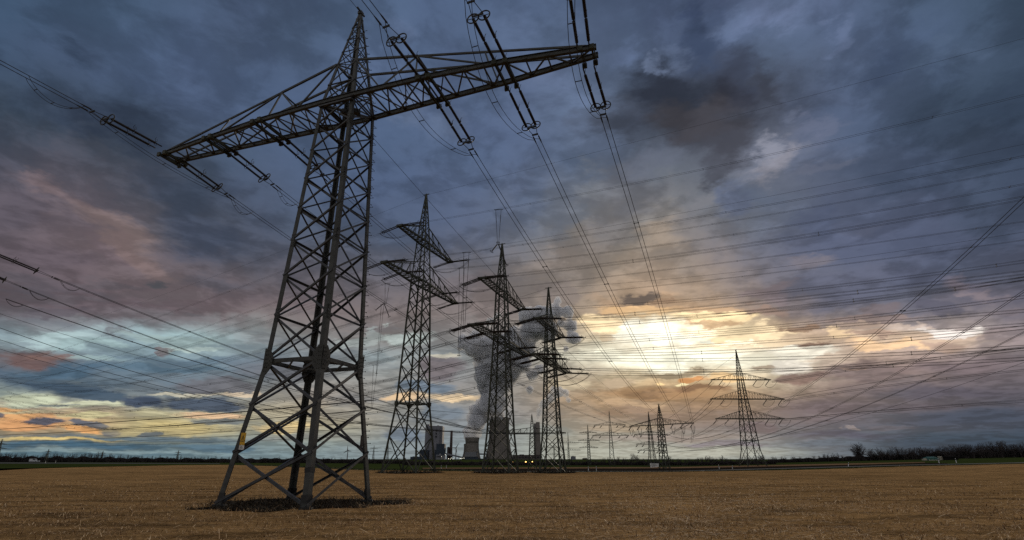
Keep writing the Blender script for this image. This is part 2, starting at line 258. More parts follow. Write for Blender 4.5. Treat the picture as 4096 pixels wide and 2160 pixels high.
    (43.74, 13.02, 1.20, 0.39, -22.6, 140, 126, 130, 0.60, 1),
    (39.88, 12.41, 1.85, 0.54, -10.1, 88, 87, 102, 0.70, 0),
    (44.30, 11.28, 1.39, 0.45, -10.7, 120, 110, 116, 0.60, 0),
    (39.40, 15.30, 1.66, 0.69, -12.0, 78, 82, 102, 0.60, 1),
    (45.11, 18.36, 2.18, 1.62, -17.0, 66, 76, 96, 0.50, 1),
    (42.08, 23.84, 5.34, 1.70, -7.7, 64, 76, 98, 0.60, 1),
    (45.35, 27.18, 4.10, 1.47, -5.6, 50, 62, 80, 0.60, 1),
    (48.72, 27.40, 1.49, 2.77, -25.3, 46, 58, 76, 0.60, 1),
    (38.12, 29.89, 2.59, 1.78, 1.6, 78, 92, 118, 0.50, 1),
    (41.99, 32.75, 2.71, 1.36, 3.4, 64, 78, 104, 0.60, 1),
    (46.29, 32.24, 2.15, 0.83, 2.1, 76, 92, 116, 0.60, 1),
    (34.50, 29.92, 2.10, 0.82, 8.3, 106, 112, 134, 0.40, 1),
    (35.14, 26.34, 2.36, 0.66, -5.6, 116, 120, 138, 0.35, 1),
    (28.97, 25.54, 2.27, 1.16, -12.6, 96, 108, 130, 0.60, 1),
    (33.91, 19.03, 5.05, 1.86, -3.6, 80, 88, 112, 0.60, 1),
    (39.96, 17.67, 3.29, 1.04, -6.8, 70, 78, 100, 0.60, 1),
    (32.69, 21.59, 2.05, 1.13, -12.7, 82, 92, 118, 0.60, 1),
    (31.28, 18.00, 1.57, 0.76, -10.4, 120, 114, 122, 0.70, 1),
    (37.22, 20.53, 2.15, 0.65, -5.2, 94, 100, 122, 0.60, 1),
    (38.01, 22.54, 2.74, 0.71, -4.6, 86, 96, 120, 0.50, 1),
)
CABLES = [
    ('twin cable from the far right tip of the huge crossarm to the T-shaped pylon', 'twin cables strung from the huge pylon to the T-shaped pylon', 'cable', 2, [4.8, 26.92, 26.61], 69.44, -0.0793, -0.00066, 109.5),
    ('twin cable from the right middle of the huge crossarm to the T-shaped pylon', 'twin cables strung from the huge pylon to the T-shaped pylon', 'cable', 2, [-0.24, 28.56, 26.61], 67.91, -0.2214, 0.000653, 110.9),
    ('twin cable from the right inner part of the huge crossarm to the T-shaped pylon', 'twin cables strung from the huge pylon to the T-shaped pylon', 'cable', 2, [-5.28, 30.2, 26.61], 66.46, -0.2867, 0.001246, 112.5),
    ('twin cable from the left inner part of the huge crossarm to the T-shaped pylon', 'twin cables strung from the huge pylon to the T-shaped pylon', 'cable', 2, [-18.78, 34.59, 26.61], 62.67, -0.2265, 0.000724, 116.9),
    ('twin cable from the left middle of the huge crossarm to the T-shaped pylon', 'twin cables strung from the huge pylon to the T-shaped pylon', 'cable', 2, [-23.82, 36.23, 26.61], 61.37, -0.245, 0.000891, 118.8),
    ('twin cable from the left tip of the huge crossarm to the T-shaped pylon', 'twin cables strung from the huge pylon to the T-shaped pylon', 'cable', 2, [-28.86, 37.87, 26.61], 60.06, -0.2635, 0.001049, 120.6),
    ('twin cable passing overhead toward the viewer from the far right tip of the huge crossarm', 'twin cables strung from the huge pylon back over the viewer', 'cable', 2, [4.53, 26.06, 26.61], 257.0, 0.02, -2e-05, 60.0),
    ('twin cable passing overhead toward the viewer from the right middle of the huge crossarm', 'twin cables strung from the huge pylon back over the viewer', 'cable', 2, [-0.51, 27.7, 26.61], 250.0, 0.06, -6e-05, 60.0),
    ('twin cable passing overhead toward the viewer from the right inner part of the huge crossarm', 'twin cables strung from the huge pylon back over the viewer', 'cable', 2, [-5.55, 29.34, 26.61], 248.0, 0.04, -4e-05, 60.0),
    ('twin cable passing overhead toward the viewer from the left tip of the huge crossarm', 'twin cables strung from the huge pylon back over the viewer', 'cable', 2, [-29.14, 37.02, 26.61], 251.5, -0.04, 4e-05, 60.0),
    ('single thin wire leaving the tip of the huge pylon over the viewer', 'earth wires of the huge pylon', 'wire', 1, [-12.12, 32.11, 36.0], 248.0, 0.04, -0.0002, 60.0),
    ('single wire descending from the body of the huge pylon past the tallest two-armed one', 'earth wires of the huge pylon', 'wire', 1, [-10.33, 33.02, 24.87], 69.56, -0.1294, 0.000511, 167.8),
    ('single wire running left from the very top of the tallest two-armed pylon', 'earth wires of the two-armed pylons', 'wire', 1, [-19.06, 102.97, 57.6], 150.0, -0.086, 0.000167, 300.0),
    ('single wire running right from the very top of the tallest two-armed pylon', 'earth wires of the two-armed pylons', 'wire', 1, [-19.06, 102.97, 57.6], -25.0, 0.0072, 0.000138, 111.0),
    ("twin cable running left from the upper arm's near tip on the tallest two-armed pylon", 'cables of the two-armed pylons running left', 'cable', 2, [-22.31, 94.36, 46.12], 150.0, -0.1052, 0.000199, 251.0),
    ("twin cable running right from the upper arm's near tip on the tallest two-armed pylon", 'cables of the two-armed pylons running right', 'cable', 2, [-22.31, 94.36, 46.12], -25.0, -0.0595, 0.000544, 103.0),
    ("twin cable running left from the upper arm's far tip on the tallest two-armed pylon", 'cables of the two-armed pylons running left', 'cable', 2, [-14.61, 114.76, 46.12], 150.0, -0.1056, 0.000128, 300.0),
    ("twin cable running right from the upper arm's far tip on the tallest two-armed pylon", 'cables of the two-armed pylons running right', 'cable', 2, [-14.61, 114.76, 46.12], -25.0, -0.0505, 0.000378, 113.0),
    ("twin cable running left from the lower arm's near tip on the tallest two-armed pylon", 'cables of the two-armed pylons running left', 'cable', 2, [-23.76, 90.53, 36.89], 150.0, -0.1173, 0.000249, 227.0),
    ("twin cable running right from the lower arm's near tip on the tallest two-armed pylon", 'cables of the two-armed pylons running right', 'cable', 2, [-23.76, 90.53, 36.89], -25.0, -0.0676, 0.000543, 97.0),
    ("twin cable running left from the lower arm's near middle on the tallest two-armed pylon", 'cables of the two-armed pylons running left', 'cable', 2, [-21.61, 96.23, 36.89], 150.0, -0.1385, 0.000533, 265.0),
    ("twin cable running right from the lower arm's near middle on the tallest two-armed pylon", 'cables of the two-armed pylons running right', 'cable', 2, [-21.61, 96.23, 36.89], -25.0, -0.0958, 0.000726, 101.0),
    ("twin cable running left from the lower arm's far middle on the tallest two-armed pylon", 'cables of the two-armed pylons running left', 'cable', 2, [-16.23, 110.45, 36.89], 150.0, -0.1385, 0.000533, 300.0),
    ("twin cable running right from the lower arm's far middle on the tallest two-armed pylon", 'cables of the two-armed pylons running right', 'cable', 2, [-16.23, 110.45, 36.89], -25.0, -0.0524, 0.000306, 107.0),
    ("twin cable running left from the lower arm's far tip on the tallest two-armed pylon", 'cables of the two-armed pylons running left', 'cable', 2, [-13.44, 117.84, 36.89], 150.0, -0.1385, 0.000533, 300.0),
    ("twin cable running right from the lower arm's far tip on the tallest two-armed pylon", 'cables of the two-armed pylons running right', 'cable', 2, [-13.44, 117.84, 36.89], -25.0, -0.0642, 0.000392, 111.0),
    ('single wire running left from the very top of the middle two-armed pylon', 'earth wires of the two-armed pylons', 'wire', 1, [-2.1, 102.06, 45.3], 150.0, -0.0884, 0.000217, 300.0),
    ('single wire running right from the very top of the middle two-armed pylon', 'earth wires of the two-armed pylons', 'wire', 1, [-2.1, 102.06, 45.3], -25.0, -0.02, 0.000344, 93.0),
    ("four-strand cable running left from the upper arm's near tip on the middle two-armed pylon", 'cables of the two-armed pylons running left', 'cable', 4, [-5.47, 92.54, 34.48], 150.0, -0.1541, 0.000495, 295.0),
    ("four-strand cable running right from the upper arm's near tip on the middle two-armed pylon", 'cables of the two-armed pylons running right', 'cable', 4, [-5.47, 92.54, 34.48], -25.0, -0.0613, 0.000676, 85.0),
    ("four-strand cable running left from the upper arm's far tip on the middle two-armed pylon", 'cables of the two-armed pylons running left', 'cable', 4, [2.37, 114.69, 34.48], 150.0, -0.1385, 0.000533, 300.0),
    ("four-strand cable running right from the upper arm's far tip on the middle two-armed pylon", 'cables of the two-armed pylons running right', 'cable', 4, [2.37, 114.69, 34.48], -25.0, -0.0919, 0.000735, 97.0),
    ("four-strand cable running left from the lower arm's near tip on the middle two-armed pylon", 'cables of the two-armed pylons running left', 'cable', 4, [-6.77, 88.86, 24.58], 150.0, -0.1385, 0.000533, 273.0),
    ("four-strand cable running right from the lower arm's near tip on the middle two-armed pylon", 'cables of the two-armed pylons running right', 'cable', 4, [-6.77, 88.86, 24.58], -25.0, -0.0624, 0.000562, 81.0),
    ("four-strand cable running left from the lower arm's near middle on the middle two-armed pylon", 'cables of the two-armed pylons running left', 'cable', 4, [-4.64, 94.9, 24.58], 150.0, -0.1385, 0.000533, 300.0),
    ("four-strand cable running right from the lower arm's near middle on the middle two-armed pylon", 'cables of the two-armed pylons running right', 'cable', 4, [-4.64, 94.9, 24.58], -25.0, -0.0574, 0.000631, 83.0),
    ("four-strand cable running left from the lower arm's far middle on the middle two-armed pylon", 'cables of the two-armed pylons running left', 'cable', 4, [0.77, 110.17, 24.58], 150.0, -0.1385, 0.000533, 300.0),
    ("four-strand cable running right from the lower arm's far middle on the middle two-armed pylon", 'cables of the two-armed pylons running right', 'cable', 4, [0.77, 110.17, 24.58], -25.0, -0.0273, 0.000124, 91.0),
    ("four-strand cable running left from the lower arm's far tip on the middle two-armed pylon", 'cables of the two-armed pylons running left', 'cable', 4, [3.44, 117.71, 24.58], 150.0, -0.1385, 0.000533, 300.0),
    ("four-strand cable running right from the lower arm's far tip on the middle two-armed pylon", 'cables of the two-armed pylons running right', 'cable', 4, [3.44, 117.71, 24.58], -25.0, -0.0337, 0.000125, 95.0),
    ('single wire running left from the very top of the shortest two-armed pylon', 'earth wires of the two-armed pylons', 'wire', 1, [7.5, 102.06, 35.5], 150.0, -0.1385, 0.000533, 300.0),
    ('single wire running right from the very top of the shortest two-armed pylon', 'earth wires of the two-armed pylons', 'wire', 1, [7.5, 102.06, 35.5], -25.0, -0.0804, 0.000792, 83.0),
    ("four-strand cable running left from the upper arm's near tip on the shortest two-armed pylon", 'cables of the two-armed pylons running left', 'cable', 4, [4.8, 94.64, 27.23], 150.0, -0.1385, 0.000533, 300.0),
    ("four-strand cable running right from the upper arm's near tip on the shortest two-armed pylon", 'cables of the two-armed pylons running right', 'cable', 4, [4.8, 94.64, 27.23], -25.0, -0.1425, 0.001571, 77.0),
    ("four-strand cable running left from the upper arm's far tip on the shortest two-armed pylon", 'cables of the two-armed pylons running left', 'cable', 4, [10.89, 111.36, 27.23], 150.0, -0.1385, 0.000533, 300.0),
    ("four-strand cable running right from the upper arm's far tip on the shortest two-armed pylon", 'cables of the two-armed pylons running right', 'cable', 4, [10.89, 111.36, 27.23], -25.0, -0.081, 0.000924, 85.0),
    ("four-strand cable running left from the lower arm's near tip on the shortest two-armed pylon", 'cables of the two-armed pylons running left', 'cable', 4, [4.11, 92.76, 20.11], 150.0, -0.1385, 0.000533, 300.0),
    ("four-strand cable running right from the lower arm's near tip on the shortest two-armed pylon", 'cables of the two-armed pylons running right', 'cable', 4, [4.11, 92.76, 20.11], -25.0, -0.1035, 0.001089, 75.0),
    ("four-strand cable running left from the lower arm's near middle on the shortest two-armed pylon", 'cables of the two-armed pylons running left', 'cable', 4, [5.65, 96.99, 20.11], 150.0, -0.1385, 0.000533, 300.0),
    ("four-strand cable running right from the lower arm's near middle on the shortest two-armed pylon", 'cables of the two-armed pylons running right', 'cable', 4, [5.65, 96.99, 20.11], -25.0, -0.1076, 0.000767, 75.0),
    ("four-strand cable running left from the lower arm's far middle on the shortest two-armed pylon", 'cables of the two-armed pylons running left', 'cable', 4, [9.89, 108.64, 20.11], 150.0, -0.1385, 0.000533, 300.0),
    ("four-strand cable running right from the lower arm's far middle on the shortest two-armed pylon", 'cables of the two-armed pylons running right', 'cable', 4, [9.89, 108.64, 20.11], -25.0, -0.1037, 0.000741, 81.0),
    ("four-strand cable running left from the lower arm's far tip on the shortest two-armed pylon", 'cables of the two-armed pylons running left', 'cable', 4, [12.15, 114.84, 20.11], 150.0, -0.1385, 0.000533, 300.0),
    ("four-strand cable running right from the lower arm's far tip on the shortest two-armed pylon", 'cables of the two-armed pylons running right', 'cable', 4, [12.15, 114.84, 20.11], -25.0, -0.0986, 0.001084, 85.0),
    ('uppermost twin cable with a string of insulators coming in at the left edge', 'cables coming in from the left edge', 'cable', 2, [-62.99, 53.42, 26.0], 53.11, -0.2477, 0.000641, 96.3),
    ('second twin cable with insulators coming in at the left edge', 'cables coming in from the left edge', 'cable', 2, [-69.94, 60.26, 26.0], 45.71, -0.316, 0.001357, 97.7),
    ('third twin cable coming in at the left edge below two insulator strings', 'cables coming in from the left edge', 'cable', 2, [-78.28, 68.47, 26.0], 37.71, -0.2956, 0.001159, 100.6),
    ('single thin wire coming in at the left edge under three twin cables', 'cables coming in from the left edge', 'wire', 1, [-101.54, 89.91, 30.0], 20.54, -0.3292, 0.001516, 113.5),
    ('fourth twin cable coming in at the left edge', 'cables coming in from the left edge', 'cable', 2, [-94.22, 84.15, 26.0], 23.99, -0.3624, 0.001805, 111.6),
    ('fifth twin cable coming in at the left edge', 'cables coming in from the left edge', 'cable', 2, [-103.36, 93.15, 26.0], 17.73, -0.3397, 0.001586, 119.0),
    ('lowest twin cable coming in at the left edge', 'cables coming in from the left edge', 'cable', 2, [-112.64, 102.29, 26.0], 12.19, -0.3029, 0.00127, 127.7),
    ('upper steep twin cable rising to the right edge above the three-armed pylon', 'steep cables rising to the right edge', 'cable', 2, [41.87, 33.28, 24.0], 85.41, -0.2907, 0.001292, 158.1),
    ('middle steep twin cable rising to the right edge', 'steep cables rising to the right edge', 'cable', 2, [63.42, 54.46, 24.0], 94.36, -0.3513, 0.001663, 136.7),
    ('lowest steep twin cable rising to the right edge', 'steep cables rising to the right edge', 'cable', 2, [84.0, 74.68, 24.0], 105.23, -0.3515, 0.001612, 120.2),
    ('single thin wire rising to the right edge under the steep twin cables', 'steep cables rising to the right edge', 'wire', 1, [111.51, 101.71, 24.0], 124.86, -0.332, 0.00138, 108.0),
    ('four-strand cable running right from the top arm of the three-armed pylon', 'cables running right from the three-armed pylon', 'cable', 4, [90.89, 184.46, 27.7], -21.0, 0.1227, -0.000343, 87.0),
    ('four-strand cable running right from the middle arm of the three-armed pylon', 'cables running right from the three-armed pylon', 'cable', 4, [93.59, 184.56, 21.3], -21.0, 0.132, -0.000487, 85.0),
    ('four-strand cable running right from the bottom arm of the three-armed pylon', 'cables running right from the three-armed pylon', 'cable', 4, [92.29, 184.51, 14.9], -21.0, 0.0779, -0.000311, 83.0),
    ('second cable running right from inner middle arm of the three-armed pylon', 'cables running right from the three-armed pylon', 'cable', 2, [87.9, 184.36, 21.2], -21.0, 0.1583, -0.000405, 89.0),
    ('second cable running right from inner bottom arm of the three-armed pylon', 'cables running right from the three-armed pylon', 'cable', 2, [87.9, 184.36, 14.8], -21.0, 0.0792, -0.000251, 85.0),
    ('faint cable sagging left from the top arm of the three-armed pylon', 'faint cables sagging between the three-armed pylons', 'cable', 2, [70.41, 183.75, 27.5], 167.65, -0.8465, 0.007785, 27.8),
    ('faint cable sagging left from the inner top arm of the three-armed pylon', 'faint cables sagging between the three-armed pylons', 'cable', 2, [74.4, 183.89, 27.5], 161.0, -1.1012, 0.013176, 21.3),
    ('faint cable sagging left from the middle arm of the three-armed pylon', 'faint cables sagging between the three-armed pylons', 'cable', 2, [69.41, 183.71, 21.2], 155.72, -1.0001, 0.020287, 17.2),
    ('faint cable sagging left from the inner middle arm of the three-armed pylon', 'faint cables sagging between the three-armed pylons', 'cable', 2, [73.4, 183.85, 21.2], 163.25, -0.7432, 0.011203, 23.1),
    ('faint cable sagging left from the bottom arm of the three-armed pylon', 'faint cables sagging between the three-armed pylons', 'cable', 2, [70.21, 183.74, 14.8], 158.34, -0.7341, 0.016979, 18.8),
    ('faint cable sagging left from the inner bottom arm of the three-armed pylon', 'faint cables sagging between the three-armed pylons', 'cable', 2, [73.9, 183.87, 14.8], 163.64, -0.5843, 0.010758, 23.6),
    ('lowest faint cable sagging left from the three-armed pylon', 'faint cables sagging between the three-armed pylons', 'cable', 2, [85.9, 184.29, 14.8], 169.57, -0.4549, 0.004975, 34.7),
    ('faint thin wire from the tip of the three-armed pylon to its lower left neighbour', 'faint cables sagging between the three-armed pylons', 'wire', 1, [79.9, 184.08, 37.5], 169.04, -0.6857, 0.002311, 32.2),
    ('faint twin cable between small two-armed pylons at its upper left arm', 'faint cables between the small far pylons', 'cable', 2, [28.35, 184.86, 13.0], 91.52, -0.1673, 0.003993, 34.7),
    ('faint twin cable between small two-armed pylons at its lower left arm', 'faint cables between the small far pylons', 'cable', 2, [27.76, 184.96, 9.6], 91.87, -0.1561, 0.004014, 34.6),
    ('faint twin cable between small two-armed pylons at its upper right arm', 'faint cables between the small far pylons', 'cable', 2, [38.23, 183.3, 13.0], 96.61, -0.1591, 0.00361, 36.5),
    ('faint twin cable between small two-armed pylons at its lower right arm', 'faint cables between the small far pylons', 'cable', 2, [38.82, 183.2, 9.6], 96.27, -0.1478, 0.003596, 36.5),
    ('faint twin cable dipping right from the right arm tip of the small T-shaped pylon', 'faint cables behind the small T-shaped pylon', 'cable', 2, [43.26, 129.44, 10.1], 72.64, -0.1015, 0.000996, 89.6),
    ('faint twin cable dipping right from the right middle arm of the small T-shaped pylon', 'faint cables behind the small T-shaped pylon', 'cable', 2, [41.49, 131.35, 10.1], 73.67, -0.1044, 0.001053, 87.2),
    ('faint twin cable dipping right from the left arm tip of the small T-shaped pylon', 'faint cables behind the small T-shaped pylon', 'cable', 2, [31.32, 142.38, 10.1], 73.37, -0.1055, 0.001076, 86.2),
    ('topmost faint cable low over the horizon at the far left', 'faint cables low over the horizon at the left', 'cable', 2, [-16.3, 63.4, 9.0], 147.93, -0.0089, 7.9e-05, 153.9),
    ('second faint cable low over the horizon at the far left', 'faint cables low over the horizon at the left', 'cable', 2, [-20.34, 76.82, 9.0], 148.25, -0.0134, 7.8e-05, 178.2),
    ('third faint cable low over the horizon at the far left', 'faint cables low over the horizon at the left', 'cable', 2, [-28.73, 103.92, 9.0], 149.27, -0.018, 7.6e-05, 218.1),
    ('fourth faint cable low over the horizon at the far left', 'faint cables low over the horizon at the left', 'cable', 2, [-33.83, 122.76, 9.0], 150.75, -0.0207, 7.6e-05, 233.2),
    ('lowest faint cable low over the horizon at the far left', 'faint cables low over the horizon at the left', 'cable', 2, [-41.48, 159.2, 9.0], 155.72, -0.0244, 8.4e-05, 235.8),
]
FIELD_EDGE = [(-113.67, 99.58, 0.02), (-113.59, 100.68, 0.02), (-113.49, 101.79, 0.02), (-113.56, 103.09, 0.02), (-113.59, 104.38, 0.02), (-113.59, 105.68, 0.02), (-113.56, 106.97, 0.02), (-113.49, 108.27, 0.02), (-113.38, 109.56, 0.02), (-113.43, 111.04, 0.02), (-113.44, 112.52, 0.02), (-113.41, 114, 0.02), (-113.34, 115.48, 0.02), (-113.41, 117.14, 0.02), (-113.25, 118.62, 0.02), (-113.23, 120.29, 0.02), (-113.17, 121.95, 0.02), (-114.08, 124.72, 0.02), (-116.94, 129.72, 0.02), (-120.15, 135.27, 0.02), (-123.54, 141.18, 0.02), (-126.28, 146.55, 0.02), (-127.3, 150.06, 0.02), (-128.39, 153.76, 0.02), (-129.68, 157.83, 0.02), (-130.85, 161.9, 0.02), (-132.22, 166.33, 0.02), (-133.6, 170.96, 0.02), (-133.73, 174.1, 0.02), (-133.76, 177.24, 0.02), (-133.85, 180.57, 0.02), (-133.85, 183.9, 0.02), (-133.89, 187.42, 0.02), (-133.83, 190.93, 0.02), (-133.94, 194.81, 0.02), (-134.31, 199.25, 0.02), (-134.93, 204.24, 0.02), (-135.54, 209.42, 0.02), (-136.24, 214.97, 0.02), (-136.91, 220.7, 0.02), (-137.54, 226.62, 0.02), (-136.13, 229.39, 0.02), (-134.64, 232.17, 0.02), (-133.19, 235.13, 0.02), (-131.66, 238.09, 0.02), (-130.04, 241.04, 0.02), (-128.44, 244.19, 0.02), (-124.57, 243.08, 0.02), (-116.75, 234.02, 0.02), (-109.54, 225.7, 0.02), (-102.72, 217.74, 0.02), (-96.46, 210.53, 0.02), (-90.57, 203.69, 0.02), (-85.01, 197.22, 0.02), (-79.02, 189.26, 0.02), (-73.16, 181.13, 0.02), (-67.81, 173.73, 0.02), (-62.81, 166.7, 0.02), (-58.26, 160.42, 0.02), (-54.02, 154.5, 0.02), (-50.06, 148.95, 0.02), (-46.37, 143.77, 0.02), (-42.88, 138.78, 0.02), (-39.64, 134.16, 0.02), (-36.62, 129.9, 0.02), (-33.77, 125.83, 0.02), (-31.94, 125.28, 0.02), (-30.12, 124.72, 0.02), (-28.35, 124.36, 0.02), (-26.56, 123.8, 0.02), (-24.78, 123.25, 0.02), (-22.94, 122.32, 0.02), (-21.17, 121.58, 0.02), (-19.38, 120.66, 0.02), (-17.65, 119.92, 0.02), (-15.91, 118.99, 0.02), (-14.22, 118.25, 0.02), (-12.55, 117.51, 0.02), (-10.88, 116.59, 0.02), (-9.25, 115.85, 0.02), (-7.64, 115.11, 0.02), (-6.05, 114.37, 0.02), (-4.48, 113.63, 0.02), (-2.94, 112.89, 0.02), (-1.41, 112.15, 0.02), (0.1, 111.6, 0.02), (1.59, 110.86, 0.02), (3.06, 110.12, 0.02), (4.51, 109.38, 0.02), (5.95, 108.82, 0.02), (7.37, 108.08, 0.02), (8.76, 107.34, 0.02), (10.18, 107.16, 0.02), (11.65, 107.34, 0.02), (13.11, 107.53, 0.02), (14.58, 107.71, 0.02), (16.06, 107.9, 0.02), (17.54, 108.08, 0.02), (19.03, 108.27, 0.02), (20.52, 108.45, 0.02), (22.02, 108.64, 0.02), (23.52, 108.82, 0.02), (25.07, 109.19, 0.02), (26.58, 109.38, 0.02), (28.1, 109.56, 0.02), (29.62, 109.75, 0.02), (31.15, 109.93, 0.02), (32.8, 110.49, 0.02), (34.57, 111.41, 0.02), (36.43, 112.52, 0.02), (38.32, 113.63, 0.02), (40.18, 114.55, 0.02), (42.13, 115.66, 0.02), (44.18, 116.96, 0.02), (46.19, 118.07, 0.02), (48.23, 119.18, 0.02), (50.38, 120.47, 0.02), (52.48, 121.58, 0.02), (54.7, 122.88, 0.02), (56.95, 124.17, 0.02), (59.24, 125.47, 0.02), (61.56, 126.76, 0.02), (63.92, 128.05, 0.02), (66.41, 129.53, 0.02), (69.43, 131.94, 0.02), (71.71, 132.85, 0.059), (73.7, 133.2, 0.105), (75.81, 133.74, 0.154), (77.83, 134.09, 0.2), (79.97, 134.63, 0.249), (82.12, 135.17, 0.299), (84.18, 135.52, 0.346), (86.36, 136.05, 0.396), (88.43, 136.41, 0.444), (90.64, 136.94, 0.495), (92.87, 137.48, 0.546), (94.98, 137.83, 0.594), (97.1, 138.18, 0.643), (98.96, 138.17, 0.686), (100.69, 137.97, 0.726), (102.56, 137.95, 0.769), (104.28, 137.75, 0.808), (106.14, 137.74, 0.851), (108, 137.72, 0.894), (109.71, 137.52, 0.933), (111.57, 137.51, 0.976), (113.27, 137.31, 1.015), (115.12, 137.29, 1.058), (116.82, 137.09, 1.097), (118.67, 137.08, 1.14), (120.53, 137.06, 1.182), (122.21, 136.86, 1.221), (124.06, 136.85, 1.263), (125.74, 136.65, 1.302), (127.42, 136.45, 1.341), (128.91, 136.07, 1.375), (130.22, 135.5, 1.405), (131.69, 135.12, 1.439), (133.15, 134.74, 1.472), (134.6, 134.36, 1.506), (136.04, 133.97, 1.539), (137.47, 133.59, 1.572), (138.89, 133.21, 1.604), (140.3, 132.83, 1.637), (141.7, 132.45, 1.669), (143.09, 132.07, 1.701), (144.47, 131.68, 1.733), (145.84, 131.3, 1.764), (147.2, 130.92, 1.796), (148.55, 130.54, 1.827), (149.89, 130.16, 1.858)]
TRACK_FAR = [(-7.65, 115.26, 0.1), (-6.09, 115.08, 0.1), (-4.54, 114.89, 0.1), (-2.98, 114.71, 0.1), (-1.44, 114.53, 0.1), (0.1, 114.34, 0.1), (1.64, 114.16, 0.1), (3.17, 113.97, 0.1), (4.69, 113.6, 0.1), (6.21, 113.41, 0.1), (7.72, 113.23, 0.1), (9.23, 113.05, 0.1), (10.75, 113.05, 0.1), (12.29, 113.23, 0.1), (13.84, 113.42, 0.1), (15.39, 113.6, 0.1), (16.92, 113.6, 0.1), (18.48, 113.78, 0.1), (20.04, 113.97, 0.1), (21.61, 114.15, 0.1), (23.19, 114.34, 0.1), (24.77, 114.52, 0.1), (26.35, 114.71, 0.1), (27.94, 114.89, 0.1), (29.53, 115.08, 0.1), (31.13, 115.26, 0.1), (32.74, 115.45, 0.1), (34.51, 116.19, 0.1), (36.65, 118.04, 0.1), (38.91, 120.07, 0.1), (41.22, 122.11, 0.1), (43.64, 124.33, 0.1), (46.13, 126.55, 0.1), (48.68, 128.76, 0.1), (51.36, 131.17, 0.1), (54.19, 133.76, 0.1), (57, 136.16, 0.1), (60.04, 138.94, 0.1), (63.16, 141.71, 0.1), (66.43, 144.67, 0.1), (69.79, 147.63, 0.1), (71.96, 147.98, 0.145), (73.96, 147.96, 0.191), (76.05, 148.13, 0.239), (78.05, 148.11, 0.285), (80.25, 148.47, 0.336), (82.35, 148.63, 0.384), (84.46, 148.8, 0.433), (86.58, 148.97, 0.481), (88.7, 149.14, 0.53), (90.82, 149.3, 0.579), (92.96, 149.47, 0.628), (95.09, 149.64, 0.677), (97.23, 149.8, 0.726), (99.38, 149.97, 0.776), (101.53, 150.14, 0.825), (103.68, 150.3, 0.875), (105.85, 150.47, 0.924), (107.61, 150.09, 0.965), (109.5, 149.89, 1.009), (111.25, 149.5, 1.049), (112.99, 149.12, 1.089), (114.87, 148.92, 1.132), (116.59, 148.53, 1.171), (118.45, 148.33, 1.214), (120.15, 147.95, 1.253), (122, 147.75, 1.296), (123.68, 147.36, 1.335), (125.52, 147.16, 1.377), (127.19, 146.78, 1.415), (129.01, 146.58, 1.457), (130.83, 146.38, 1.499), (132.47, 145.99, 1.537), (134.28, 145.8, 1.578), (135.73, 145.23, 1.612), (137.34, 144.85, 1.649), (138.77, 144.28, 1.682), (140.36, 143.9, 1.718), (141.76, 143.33, 1.75), (143.33, 142.95, 1.786), (144.7, 142.38, 1.818), (146.24, 142, 1.854), (147.78, 141.61, 1.889), (149.11, 141.05, 1.92), (150.62, 140.67, 1.954), (152.13, 140.28, 1.989), (153.42, 139.72, 2.019), (154.9, 139.34, 2.053), (156.37, 138.95, 2.086), (157.62, 138.39, 2.115), (159.07, 138.01, 2.149)]
